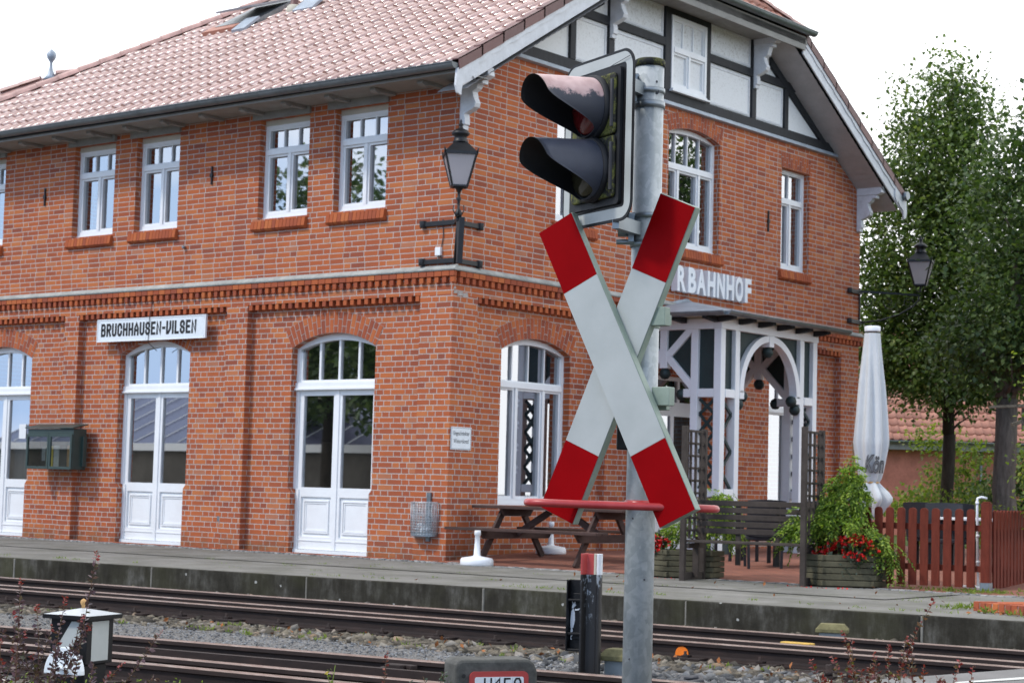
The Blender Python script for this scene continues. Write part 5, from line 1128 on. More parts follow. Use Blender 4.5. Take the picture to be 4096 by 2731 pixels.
for (c, zc, r0, tw) in ((.16, 4.74, .12, 1), (.48, 4.74, .14, -1), (.80, 4.74, .11, 1), (.30, 4.55, .08, -1)):
    pts = []
    for i in range(22): a = i * .42 * tw; r = r0 * (1 - i / 25); pts.append(q(c + cos(a) * r * .85, zc + sin(a) * r))
    mb.tube(pts, .007, 5)
mb.build('bracket', 'iron_black', l2)
mb = MB()
for z in (4.92, 4.35): mb.box(.006, .045, W - .42, W + .04, z - .04, z + .04); mb.lathe([(.05, -.045), (.05, .045)], (.03, W - .43, z), 8)
mb.build('wall_strap', 'iron_black', l2, bevel=.005)
# litter basket
bn = thing('litter_bin', 'half round wire mesh litter bin with clear bag on the corner pilaster', 'bin', (-.37, -.02, .36))
mb = MB(); cx, cy, r0, r1, z0, z1 = -.37, -.012, .225, .235, .375, .815
for i in range(17): a = pi * i / 16; mb.tube([(cx + cos(a) * r0, cy - sin(a) * r0 * .8, z0), (cx + cos(a) * r1, cy - sin(a) * r1 * .8, z1)], .0035, 4)
for j in range(13):
    t_ = j / 12; r = r0 + (r1 - r0) * t_; mb.tube([(cx + cos(pi * i / 12) * r, cy - sin(pi * i / 12) * r * .8, z0 + (z1 - z0) * t_) for i in range(13)], .0035 if j < 12 else .008, 4)
for i in range(9): x = cx - r0 + i * r0 / 4; mb.tube([(x, cy, z0), (x, cy, z1)], .0035, 4)
mb.build('basket', 'bin_mesh', bn)
mb = MB(); n = 12; P0 = [(cx + cos(pi * i / n) * r0, cy - sin(pi * i / n) * r0 * .8) for i in range(n + 1)]
mb.prism([(x * 1.0, y, z0 - .03) for x, y in P0], (0, 0, .055)); mb.box(cx + .02, cx + .09, -.03, -.004, z0 - .10, z1 + .14); mb.build('base_tray', 'zinc', bn)
mb = MB(); mb.smooth = True; r = r0 * .94
for (za, zb_) in ((z0 + .01, z1 + .015),): mb.mesh([(cx + cos(pi * i / n) * r * (1 + .02 * sin(i * 3)), cy - .004 - sin(pi * i / n) * r * .78, z) for z in (za, zb_) for i in range(n + 1)], [(i, i + 1, n + 2 + i, n + 1 + i) for i in range(n - 3)])
mb.smooth = False; mb.build('bag', 'clear_bag', bn, recalc=False)
v_, f_ = rocks(np.array([(cx - .08, -.09, z0 + .07), (cx + .02, -.11, z0 + .06), (cx - .03, -.08, z0 + .13), (cx + .08, -.07, z0 + .07)]), np.array([.06, .06, .055, .05])); tag(fast_mesh('rubbish', v_, f_, 'paper', loc=(cx, -.08, z0)), 'crumpled white rubbish lying in the wire litter bin', 'rubbish')

# ------------------------------------------------------------------ terrace
def parasol_foot(c, label, rz=0):
    t = thing('parasol_foot', label, 'parasol base', c); mb = MB(); mb.lathe([(.215, 0), (.225, .015), (.222, .075), (.205, .10), (.12, .115), (.06, .125), (.045, .14), (.036, .30), (.033, .40), (.043, .405), (.043, .455), (.036, .465)], c, 28); mb.build('base', 'white_plastic', t); return t
parasol_foot((.98, -.50, .008), 'white plastic parasol foot standing on the cobbles in front of the picnic table', )
parasol_foot((.42, 1.85, terr_z(1.85) + .005), 'white plastic parasol foot under the far end of the picnic table')
# picnic table with fixed benches
pt = thing('picnic_table', 'dark brown wooden picnic table with attached benches beside the gable wall', 'picnic table', (1.5, .9, .05))
# frames from foot positions: near/left pair and far/right pair, long axis runs along the image plane
F1, F2, F3, F4 = Vector((.52, -.02, 0)), Vector((.52, 1.52, 0)), Vector((2.05, .02, 0)), Vector((2.05, 1.56, 0))
F1, F3 = Vector((.62, -.02, .03)), Vector((2.22, .02, .03)); F2, F4 = Vector((.50, 1.42, .09)), Vector((2.12, 1.46, .09))
mb = MB(); ax = Vector((1, 0, 0))
yc_ = .72; zt_, zs_ = .80, .50; xa, xb = .15, 2.72
for x in (.60, 2.22):
    for s_ in (-1, 1): mb.bar((x, yc_ + s_ * .66, .05), (x, yc_ + s_ * .22, zt_ - .04), .10, .045, (1, 0, 0))
frl = []
for x in (.60, 2.22):
    for s_ in (-1, 1):
        b2 = MB(); b2.bar((x, yc_ + s_ * .70, terr_z(yc_ + s_ * .7) + .004), (x, yc_ + s_ * .20, zt_ - .045), .095, .045, (1, 0, 0)); b2.build('leg', 'brown_wood', pt, bevel=.005)
    b2 = MB(); b2.prism([(x + .05, yc_ - .82, zs_ - .04), (x + .05, yc_ + .82, zs_ - .04), (x + .05, yc_ + .72, zs_ - .15), (x + .05, yc_ - .72, zs_ - .15)], (.045, 0, 0)); b2.prism([(x + .05, yc_ - .36, zt_ - .04), (x + .05, yc_ + .36, zt_ - .04), (x + .05, yc_ + .28, zt_ - .14), (x + .05, yc_ - .28, zt_ - .14)], (.045, 0, 0)); b2.build('cross_beam', 'brown_wood', pt, bevel=.004)
for s_ in (-1, 1): b2 = MB(); xx = 1.41; b2.bar((xx + s_ * .75, yc_, zs_ - .10), (xx + s_ * .15, yc_, zt_ - .06), .09, .04, (0, 1, 0)); b2.build('brace', 'brown_wood', pt)
b2 = MB()
for i in range(5): y = yc_ - .36 + i * .147; b2.box(xa, xb, y, y + .135, zt_ - .04, zt_ + random.uniform(-.002, .002))
b2.build('tabletop', 'brown_wood', pt, bevel=.005)
for s_ in (-1, 1):
    b2 = MB()
    for i in range(2): y = yc_ + s_ * .80 - .14 + i * .145; b2.box(xa + .02 * i, xb, y, y + .132, zs_ - .04, zs_)
    b2.build('bench', 'brown_wood', pt, bevel=.005)
mbz = None
# flower planters with trellis and the bench between them
def hex_planter(c, rx, ry, yaw, rows, h, label):
    t = thing('wooden_planter', label, 'planter', c); ca, sa = cos(yaw), sin(yaw); out = []
    loc = [(-.5 * 1.0, -.5), (.5, -.5), (.78, 0), (.5, .5), (-.5, .5), (-.78, 0)]
    pts = [Vector((c[0] + (x * rx) * ca - (y * ry) * sa, c[1] + (x * rx) * sa + (y * ry) * ca, 0)) for x, y in loc]; rh = h / rows
    mb = MB()
    for r in range(rows):
        for i in range(6):
            a, b = pts[i], pts[(i + 1) % 6]; t_ = (b - a).normalized(); n_ = Vector((t_.y, -t_.x, 0)); e0 = .035 if (r + i) % 2 else -.03; z = c[2] + .02 + r * rh; j = random.uniform(-.004, .004)
            p, q = a - t_ * e0, b + t_ * (.035 if (r + i) % 2 else -.03)
            mb.obox(p - n_ * .025 + Vector((0, 0, z)), q - p, n_ * (.05 + j), Vector((0, 0, rh - .007)))
    mb.build('timber_wall', 'planter_wood', t, bevel=.007)
    mb = MB(); mb.prism([p * .96 + Vector((c[0], c[1], 0)) * .04 + Vector((0, 0, c[2] + .0)) for p in pts], (0, 0, h - .05)); mb.build('soil', 'soil', t)
    return t
bd_ = Vector((1, .19, 0)).normalized(); bn_ = Vector((-bd_.y, bd_.x, 0)); yawb = atan2(bd_.y, bd_.x)
hex_planter((4.24, -.40, .004), .54, .48, radians(38), 5, .33, 'left weathered timber planter beside the steel signal pole')
hex_planter((6.36, -.31, .004), .58, .50, radians(36), 5, .36, 'right weathered timber planter at the picket fence end')
tr = thing('trellis_bench', 'grey brown slatted bench between two tall trellis panels', 'bench', (5.2, -.45, .0))
PB = [Vector((4.65, -1.12, 0)), Vector((6.10, -.82, 0))]
def bpt(s_, dep, z): return PB[0] + (PB[1] - PB[0]) * s_ + bn_ * dep + Vector((0, 0, z))
for k_ in (0, 1):
    sg_ = -1 if k_ == 0 else 1
    mb = MB(); h_ = 1.84
    mb.bar(bpt(k_, 0, .0), bpt(k_, 0, h_), .065, .065, bd_); mb.bar(bpt(k_, .62, .0), bpt(k_, .62, h_ - .02), .065, .065, bd_); mb.bar(bpt(k_, .05, .06), bpt(k_, .6, .06), .04, .09)
    pnl = mb.build('trellis_post', 'grey_brown_wood', tr, bevel=.006); mb = MB()
    for i in range(9): z = .60 + i * .148; mb.bar(bpt(k_, .03, z), bpt(k_, .60, z), .022, .028)
    for i in range(3): d_ = .16 + i * .155; mb.bar(bpt(k_, d_, .5) + bd_ * .012, bpt(k_, d_, h_ - .06) + bd_ * .012, .026, .022)
    mb.build('lattice', 'grey_brown_wood', pnl)
mb = MB()
for i in range(5): z = .60 + i * .083; mb.bar(bpt(.0, .42, z), bpt(1, .42, z), .025, .066)
for s_ in (.35, .68): mb.bar(bpt(s_, .45, .2), bpt(s_, .45, .95), .04, .06, bd_)
mb.build('backrest', 'grey_brown_wood', tr, bevel=.005)
mb = MB()
for i in range(3): mb.bar(bpt(0, .06 + i * .125, .475), bpt(1, .06 + i * .125, .475), .115, .03)
mb.build('seat', 'grey_brown_wood', tr, bevel=.005)
mb = MB()
for k_ in (.03, .97): mb.bar(bpt(k_, .0, .42), bpt(k_, .5, .42), .05, .06); mb.bar(bpt(k_, .30, .05), bpt(k_, .30, .42), .05, .07, bd_)
mb.build('seat_support', 'grey_brown_wood', tr)
# planting ------------------------------------------------------------------------------
def fronds(axes, n_per, L_, droop, spread, size, rng=NR, dens=26):
    """feathery sprays: each frond is a spine with scale-like leaves in a flat fan"""
    P = []; Dr = []
    for (c, d0, n) in axes:
        c = Vector(c)
        for _ in range(n):
            d = Vector(d0) + Vector(rng.normal(size=3)) * spread; d.normalize(); l = L_ * rng.uniform(.6, 1.25); side = d.cross(Vector((0, 0, 1))); side = side.normalized() if side.length > .01 else Vector((1, 0, 0)); s0 = c + Vector(rng.normal(size=3)) * .05
            for i in range(dens):
                t_ = i / dens; p = s0 + d * (l * t_) + Vector((0, 0, -droop * l * t_ * t_))
                sgn = 1 if i % 2 else -1; w_ = .30 * (1 - t_) * l + .012
                for q in range(2): P.append(p + side * sgn * w_ * rng.uniform(.1, .9) + Vector((0, 0, -.3 * droop * w_))); Dr.append(d + side * sgn * .9 + Vector((0, 0, -droop * .8)))
    return leaves(np.array([tuple(p) for p in P]), size, .42, .5, .0, rng, np.array([tuple(d) for d in Dr]))
def conifer(c, h, axes, label, loc):
    t = thing('conifer_shrub', label, 'shrub', loc); v, f = fronds(axes, 0, .23, .60, .32, .044, dens=20); fast_mesh('foliage', v, f, 'conifer_leaf', t)
    mb = MB(); mb.tube([loc, (loc[0] + .03, loc[1], loc[2] + h * .5), (loc[0] - .02, loc[1] + .02, loc[2] + h)], [.03, .02, .006], 7)
    for (a, d, n) in axes[::2]: mb.tube([(loc[0], loc[1], max(loc[2] + .1, a[2] - .15)), tuple((Vector(a) + Vector((loc[0], loc[1], a[2]))) / 2), a], [.012, .01, .005], 5)
    mb.build('stem', 'stem', t); return t
px, py = 6.33, -.13; ax_ = []
for (dx, dy, z, ddx, ddz, n) in ((.0, 0, 1.40, .3, .1, 12), (-.05, 0, 1.34, .0, -.3, 14), (.06, 0, 1.28, .2, -.5, 14), (-.12, -.05, 1.24, -.3, -.3, 16), (.06, -.08, 1.22, .2, -.4, 18), (.0, -.1, 1.1, -.1, -.5, 20), (.14, 0, 1.1, .3, -.5, 14), (-.16, -.05, 1.08, -.4, -.4, 16), (-.2, -.1, .96, -.6, -.3, 16), (.12, -.12, .95, .2, -.6, 16), (-.02, -.15, .92, 0, -.6, 18), (-.1, -.2, .88, -.4, -.2, 18), (-.3, -.2, .78, -.8, .0, 22), (-.42, -.25, .74, -.8, -.2, 24), (-.5, -.25, .66, -.6, -.4, 18), (-.25, -.3, .72, -.4, -.3, 22), (-.1, -.3, .76, 0, -.2, 18), (.15, -.25, .74, .5, -.2, 18), (.3, -.2, .64, .7, -.3, 18), (.42, -.15, .54, .7, -.3, 16), (.5, -.1, .46, .5, -.5, 12), (-.2, 0, .6, -.6, -.2, 14), (.1, -.1, .6, .2, -.3, 16)):
    ax_.append(((px + dx * bd_.x, py + dy + dx * bd_.y, z), (ddx, -.35, ddz), n))
conifer((px, py), 1.3, ax_, 'bushy light green cypress in the right planter', (px, py + .05, .38))
ax_ = []
for (dx, dy, z, ddx, ddz, n) in ((.35, .25, .95, .5, -.2, 14), (.3, .2, .85, .3, -.4, 14), (.25, .2, .98, .2, .2, 10), (.4, .22, .72, .6, -.3, 14), (.5, .2, .6, .7, -.3, 12), (-.05, -.05, .62, -.5, -.2, 14), (-.15, -.1, .55, -.6, -.3, 14), (0, 0, .7, .1, .1, 12), (.2, .1, .62, .2, -.3, 12)): ax_.append(((4.18 + dx, -.30 + dy, z), (ddx, -.35, ddz), n))
conifer((4.2, -.25), .6, ax_, 'drooping green cypress climbing the left trellis behind the steel pole', (4.25, -.22, .34))
def begonias(c, pts, label, seed):
    t = thing('begonia_plant', label, 'flowers', c); rng = np.random.default_rng(seed); P = []; Lp = []
    for (x, y, z, n) in pts:
        for _ in range(n): P.append((c[0] + x + rng.normal() * .045, c[1] + y + rng.normal() * .03, c[2] + z + rng.normal() * .035))
        for _ in range(n): Lp.append((c[0] + x + rng.normal() * .06, c[1] + y + .02 + rng.normal() * .04, c[2] + z - .03 + rng.normal() * .05))
    pet = []; 
    for p in P:
        for k_ in range(5): pet.append((p, (cos(k_ * 1.26), sin(k_ * 1.26) - .6, .35 * sin(k_ * 2))))
    v, f = leaves(np.array([q[0] for q in pet]), .030, 1.0, .1, 0, rng, np.array([q[1] for q in pet])); fast_mesh('flower', v, f, 'begonia_red', t)
    v, f = leaves(np.array(Lp), .07, .8, .5, .1, rng); fast_mesh('foliage', v, f, 'begonia_leaf', t)
begonias((6.38, -.44, .34), [(-.40, -.02, .05, 6), (-.3, -.05, .02, 7), (-.2, -.06, .06, 9), (-.1, -.05, .12, 10), (0, -.05, .17, 13), (.08, -.05, .2, 14), (.16, -.03, .22, 12), (.1, -.08, .06, 12), (.2, -.08, .05, 11), (.28, -.02, .18, 10), (.36, 0, .2, 9), (.42, 0, .1, 8), (.3, -.06, .02, 6), (-.05, -.1, .0, 6)], 'red flowering begonias spilling over the front of the right planter', 3)
begonias((4.02, -.66, .30), [(-.24, .02, .05, 10), (-.15, 0, .10, 12), (-.08, -.02, .14, 14), (0, -.03, .16, 14), (.06, -.02, .14, 12), (-.2, -.04, .0, 9), (-.1, -.06, .03, 10), (.0, -.06, .06, 9)], 'red flowering begonias in the left planter next to the pole', 5)
iv = thing('trailing_ivy', 'grey green ivy trailing down the right side of the planter', 'plant', (6.62, -.5, .36)); P = []
for (x0, y0, l, n) in ((6.50, -.52, .30, 60), (6.56, -.46, .36, 70), (6.62, -.42, .22, 50), (6.66, -.36, .4, 90), (6.71, -.28, .42, 100), (6.76, -.2, .36, 90), (6.7, -.3, .18, 60), (6.6, -.36, .1, 80), (6.55, -.4, .06, 60)):
    for _ in range(n): t_ = NR.uniform(); P.append((x0 + NR.normal() * .03, y0 - .02 + NR.normal() * .02, .44 + .03 - t_ * l + NR.normal() * .015))
v, f = leaves(np.array(P), .032, .8, .4, .5); fast_mesh('foliage', v, f, 'ivy_leaf', iv)
# picket fence with corner post
fp = Vector((7.885, .18, 0)); fl = Vector((6.885, .03, 0)); fdir = (fl - fp).normalized(); fr2 = Vector((7.67, 2.55, 0)); fdir2 = (fr2 - fp).normalized()
pf_ = thing('picket_fence', 'reddish brown picket fence with rounded tops and a corner post', 'fence', tuple(fp))
def pickets(d, n, st, p0, zl, hw=.048):
    for i in range(n):
        c = fp + d * (p0 + i * st); z0 = zl - .0 * i; h_ = .885; mb = MB(); nn_ = Vector((-d.y, d.x, 0))
        if nn_.dot(Vector((1, -1, 0))) < 0: nn_ = -nn_
        pts = [c - d * hw + Vector((0, 0, z0)), c + d * hw + Vector((0, 0, z0)), c + d * hw + Vector((0, 0, z0 + h_ - .035))] + [c + d * hw * cos(pi * k_ / 6) + Vector((0, 0, z0 + h_ - .035 + .035 * sin(pi * k_ / 6))) for k_ in range(1, 6)] + [c - d * hw + Vector((0, 0, z0 + h_ - .035))]
        mb.prism([p + nn_ * .03 for p in pts], nn_ * .022); mb.build('picket', 'red_stain', pf_, bevel=.004)
pickets(fdir, 14, .136, .165, .06); pickets(fdir2, 17, .118, .15, .055, .042)
mb = MB()
for d, l in ((fdir, 2.05), (fdir2, 2.6)):
    for z in (.27, .73): mb.bar(fp + d * .05 + Vector((0, 0, z)), fp + d * l + Vector((0, 0, z)), .032, .07)
mb.build('rail', 'red_stain', pf_)
mb = MB(); mb.cbox((fp.x, fp.y, .115), .105, .105, .90, atan2(fdir.y, fdir.x), .008); mb.cbox((fp.x, fp.y, 1.015), .085, .085, .018, atan2(fdir.y, fdir.x), .02); mb.build('post', 'red_stain', pf_, bevel=.01)
mb = MB(); mb.cbox((fp.x, fp.y, -.01), .115, .115, .13, atan2(fdir.y, fdir.x)); mb.build('post_shoe', 'zinc', pf_)
# big folded parasol
UC = (3.60, 5.55); um = thing('folded_parasol', 'tall folded off white parasol with grey lettering behind the picket fence', 'parasol', (UC[0], UC[1], terr_z(9)))
def fold_surface(prof, nfold, amp, n=96, z_end=None):
    vs = []; fs = []
    for i, (r, z, a) in enumerate(prof):
        for j in range(n):
            th = 2 * pi * j / n; fo = sin(nfold * th + .5 * sin(z * 2.0) + .3 * sin(3 * th)); rr = r * (1 + amp * a * (abs(fo) ** .7 * (1 if fo > 0 else -1)) + .03 * a * sin(3 * th + z * 3))
            vs.append((UC[0] + rr * cos(th), UC[1] + rr * sin(th), z))
    for i in range(len(prof) - 1):
        for j in range(n): fs.append((i * n + j, i * n + (j + 1) % n, (i + 1) * n + (j + 1) % n, (i + 1) * n + j))
    return vs, fs
prof = [(.235 - (.235 - .118) * max(0, (z - 1.9) / 1.65) ** 1.0 if z > 1.9 else .12 + .12 * max(0, (z - 1.28) / .62) ** .6, z, min(1, max(.15, (3.55 - z) / .8))) for z in [1.28 + i * .052 for i in range(44)]]
mb = MB(); mb.smooth = True; v_, f_ = fold_surface(prof, 8, .17); mb.mesh(v_, f_)
sk = []
for z, r, a in ((1.28, .118, .5), (1.22, .16, 1), (1.13, .22, 1.8), (1.06, .245, 2.2), (1.00, .235, 2.4), (.93, .19, 2.6), (.82, .13, 2.6), (.72, .09, 2.5)): sk.append((r, z, a))
v_, f_ = fold_surface(sk, 7, .20); mb.mesh(v_, f_); mb.smooth = False; cv = mb.build('canopy', 'canvas', um, recalc=False)
mb = MB(); mb.lathe([(.118, 0), (.122, .015), (.122, .075), (.11, .085)], (UC[0], UC[1], 3.54), 20); mb.build('top_cap', 'white_plastic', um)
mb = MB(); mb.lathe([(.03, 0), (.03, 3.4)], (UC[0], UC[1], .12), 10); mb.lathe([(.35, 0), (.35, .06), (.06, .09)], (UC[0], UC[1], .10), 18); mb.build('pole', 'zinc', um)
mb = MB(); mb.lathe([(.130, 1.262), (.135, 1.275), (.130, 1.29)], (UC[0], UC[1], 0), 20); mb.build('tie_strap', 'poster_orange', um)
th0 = atan2(-19.9 - UC[1], 17 - UC[0])
def on_par(x, y, d): r = .205 + .03 * min(1, max(0, (y + 1.38 - 1.3) / .6)) + .018 + d; th = th0 - .45 + x / .2; return (UC[0] + r * cos(th), UC[1] + r * sin(th), 1.43 + y)
def draped(text, size, xs, bold, place, mat, dz):
    tmp = MB(); font_faces(text, size, lambda x, y, d: (x, y, 0), tmp, xs, bold, .25)
    bm = bmesh.new(); vv = [bm.verts.new(v) for v in tmp.v]
    for f in tmp.f:
        try: bm.faces.new([vv[i] for i in f])
        except ValueError: pass
    bmesh.ops.triangulate(bm, faces=bm.faces); bmesh.ops.subdivide_edges(bm, edges=[e for e in bm.edges if e.calc_length() > .05], cuts=2)
    bm.verts.index_update(); o_ = MB(); o_.mesh([place(v.co.x, v.co.y, dz) for v in bm.verts], [tuple(v.index for v in f.verts) for f in bm.faces]); bm.free(); return o_.build('lettering', mat, cv, recalc=False)
draped('Kön', .36, .44, .014, on_par, 'letter_dark', 0.004); draped('Kön', .36, .44, .001, on_par, 'letter_grey', .009)
# rattan chairs and tables
def chair(label, loc, rz):
    t = thing('rattan_chair', label, 'chair', (0, 0, 0), 'dark rattan chairs on the terrace'); 
    for sx in (-1, 1):
        for sy in (-1, 1): b2 = MB(); b2.bar((sx * .21, sy * .21, 0), (sx * .22, sy * .2, .44), .035, .035, (1, 0, 0)); b2.build('leg', 'rattan', t)
    b2 = MB(); b2.box(-.25, .25, -.24, .24, .40, .46); b2.build('seat', 'rattan', t, bevel=.015)
    b2 = MB(); n = 8
    for i in range(n):
        a, b = -.25 + .5 * i / n, -.25 + .5 * (i + 1) / n; ca = lambda x: .045 * (1 - (x / .25) ** 2)
        b2.prism([(a, .20 + ca(a), .46), (b, .20 + ca(b), .46), (b, .30 + ca(b), .92 + .015 * (1 - (b / .25) ** 2)), (a, .30 + ca(a), .92 + .015 * (1 - (a / .25) ** 2))], (0, .035, 0))
    b2.build('backrest', 'rattan', t)
    for sx in (-1, 1): b2 = MB(); b2.box(sx * .25 - .03, sx * .25 + .03, -.22, .26, .62, .66); b2.bar((sx * .25, -.20, .44), (sx * .25, -.20, .62), .03, .03, (1, 0, 0)); b2.build('armrest', 'rattan', t)
    t.location = loc; t.rotation_euler = (0, 0, rz); return t
tz = .07
ch0 = chair('rattan chair directly behind the middle of the slatted bench', (4.15, 1.55, tz - .02), radians(218))
CH = [((3.15, 2.5, tz), 150, 'rattan chair half hidden behind the left end of the bench back'), ((4.95, 1.75, tz - .02), 205, 'rattan chair behind the right trellis panel'),
      ((5.35, 4.0, tz), 175, 'rattan chair behind the fence at the foot of the folded parasol'), ((4.75, 5.6, tz), 215, 'rattan chair seen just right of the folded parasol'), ((5.25, 5.05, tz), 200, 'broad backed rattan chair behind the middle of the picket fence'),
      ((6.35, 4.3, tz), 130, 'rattan chair turned sideways behind the picket fence'), ((7.05, 3.9, tz), 235, 'rattan chair nearest the fence corner post'), ((7.55, 4.6, tz), 210, 'rattan chair beyond the fence section right of the corner post'), ((6.0, 3.2, tz), 40, 'rattan chair on the near side of the outdoor table')]
for loc, a, lb in CH: dup(ch0, loc, radians(a), lb, 'dark rattan chairs on the terrace')
def table(label, loc, rz, sx=1.2, sy=.8):
    t = thing('outdoor_table', label, 'table', (0, 0, 0)); b2 = MB(); b2.box(-sx / 2, sx / 2, -sy / 2, sy / 2, .71, .745); b2.build('tabletop', 'white_plastic', t, bevel=.006)
    for a in (-1, 1):
        for b in (-1, 1): b2 = MB(); b2.bar((a * (sx / 2 - .08), b * (sy / 2 - .08), 0), (a * (sx / 2 - .08), b * (sy / 2 - .08), .71), .05, .05, (1, 0, 0)); b2.build('leg', 'iron_black', t)
    t.location = loc; t.rotation_euler = (0, 0, rz)
table('white topped outdoor table behind the picket fence', (5.9, 3.75, tz), radians(-38), 1.5, .8); table('white topped outdoor table behind the slatted bench', (4.35, 2.35, tz), radians(38), 1.1, .8); table('white topped outdoor table beside the fence corner post', (7.1, 3.0, tz), radians(-38), .9, .7)
# white pipe stand behind the fence
ps = thing('pipe_stand', 'white plastic pipe stand on a flat slab behind the fence post', 'stand', (7.52, .42, .02))
mb = MB(); mb.tube([(7.62, .55, .05), (7.60, .55, 1.03), (7.605, .555, 1.07), (7.64, .58, 1.085), (7.69, .62, 1.07)], .015, 10); mb.lathe([(.021, 0), (.021, .03)], (7.617, .55, .32), 10); mb.lathe([(.021, 0), (.021, .03)], (7.61, .55, .62), 10); mb.lathe([(.021, 0), (.021, .03)], (7.601, .55, 1.0), 10); mb.build('pipe', 'white_plastic', ps)
mb = MB(); mb.cbox((7.62, .5, .006), .50, .24, .055, -.62, .03); mb.build('slab', 'white_plastic', ps, bevel=.01)
# low brick plinth at the right edge of the platform
bp_ = thing('brick_plinth', 'low plinth of dark red bricks at the right edge of the platform', 'plinth', (9.9, -3.0, .0)); mb = MB()
d1 = Vector((.92, -.39, 0)).normalized(); d2 = Vector((.55, .84, 0)).normalized(); o0 = Vector((9.22, -3.05, .0))
for i in range(11):
    for j in range(7): p = o0 + d1 * (i * .085) + d2 * (j * .215); mb.obox(p + Vector((0, 0, -.004)), d1 * random.uniform(.068, .074), d2 * .205, Vector((random.uniform(-.004, .004), 0, .088 + random.uniform(-.004, .004))))
mb.build('brick', 'brick_piece', bp_, bevel=.004)
mb = MB(); mb.prism([o0 + d1 * .01 + d2 * .01, o0 + d1 * .92 + d2 * .01, o0 + d1 * .92 + d2 * 1.5, o0 + d1 * .01 + d2 * 1.5], (0, 0, .075)); mb.build('mortar_bed', 'mortar', bp_)

# ------------------------------------------------------------------ crossing signal on its galvanised pole
PX, PY = 12.868, -13.93
gp = thing('signal_pole', 'galvanised steel pole carrying the crossing signal and the red and white cross', 'pole', (PX, PY, -.25))
mb = MB(); R0 = .0565; mb.lathe([(R0, 0), (R0, 2.945)], (PX, PY, -.25), 40); mb.build('pole', 'galvanised', gp)
mb = MB(); mb.lathe([(R0 + .0035, 0), (R0 + .004, .024), (R0 + .002, .028), (R0 * .9, .032), (R0 * .5, .034)], (PX, PY, 2.680), 40); mb.build('pole_cap', 'mossy_black', gp)
vd = Vector((16.98 - PX, -19.89 - PY, 0)).normalized(); vr = Vector((-vd.y, vd.x, 0))
mb = MB()
for (a, z, r) in ((.028, 2.615, .0045), (.028, 2.575, .010)):
    q = Vector((PX, PY, z)) + vr * a + vd * sqrt(R0 * R0 - a * a); mb.lathe([(r, -.003), (r, .002)], q, 14, axis=vd)
for (a, z) in ((-.028, .93), (.02, .70), (-.03, .40)):
    q = Vector((PX, PY, z)) + vr * a + vd * sqrt(R0 * R0 - a * a); mb.lathe([(.004, -.002), (.004, .0012)], q, 10, axis=vd)
mb.build('plug', 'cable', gp)
sN = Vector((-.365, -.931, 0)).normalized(); sU = Vector((.931, -.365, 0)).normalized(); sC = Vector((12.779, -14.136, 2.366)); ZZ = Vector((0, 0, 1))
sig = thing('crossing_signal', 'black two-lens crossing signal with white edged backboard and long hoods', 'signal', tuple(sC))
def rrect(w_, h_, r, n=8):
    pts = []
    for (cx, cy, a0) in ((w_ / 2 - r, h_ / 2 - r, 0), (-w_ / 2 + r, h_ / 2 - r, pi / 2), (-w_ / 2 + r, -h_ / 2 + r, pi), (w_ / 2 - r, -h_ / 2 + r, 3 * pi / 2)):
        pts += [(cx + r * cos(a0 + pi / 2 * i / n), cy + r * sin(a0 + pi / 2 * i / n)) for i in range(n + 1)]
    return pts
onS = lambda u, z, d=0.0: sC + sU * u + ZZ * z + sN * d
def plate(mb, w_, h_, r, d, t): mb.prism([onS(u, z, d) for u, z in rrect(w_, h_, r)], sN * t)
BW, BH = .492, .655
mb = MB(); plate(mb, BW, BH, .075, 0, .004); bb = mb.build('backboard', 'black_gloss', sig)
mb = MB()
def ring(mb, w0, h0, r0, w1, h1, r1, d, t):
    A, B = rrect(w0, h0, r0), rrect(w1, h1, r1); n = len(A)
    for i in range(n): j = (i + 1) % n; mb.poly([onS(*A[i], d), onS(*A[j], d), onS(*B[j], d), onS(*B[i], d)])
ring(mb, BW - .022, BH - .022, .066, BW - .105, BH - .105, .016, .0052, 0); mb.build('white_border', 'white_reflective', bb, recalc=False)
mb = MB(); plate(mb, .325, .50, .02, .0045, .018); plate(mb, .285, .226, .03, .024, .05)
mb2 = MB()
for zc in (.122, -.118): mb2.prism([onS(u + .005, z + zc, .018) for u, z in rrect(.30, .236, .02)], sN * .014)
hs = mb2.build('housing', 'mossy_black', sig, bevel=.006); mbp = MB(); plate(mbp, .345, .525, .02, .0045, .013); mbp.build('gasket', 'black_matt', sig)
mb = MB()
for z in (.29, -.255):  # fixing wires and hinge strip
    mb.tube([onS(-.23 if z < 0 else .08, z - .02, .012), onS(.16 if z < 0 else .225, z, .012)], .0012, 4)
for zc in (.122, -.118): mb.prism([onS(.138, zc - .09, .033), onS(.150, zc - .09, .033), onS(.150, zc + .09, .033), onS(.138, zc + .09, .033)], sN * .008)
mb.build('fixing_wire', 'cable', sig)
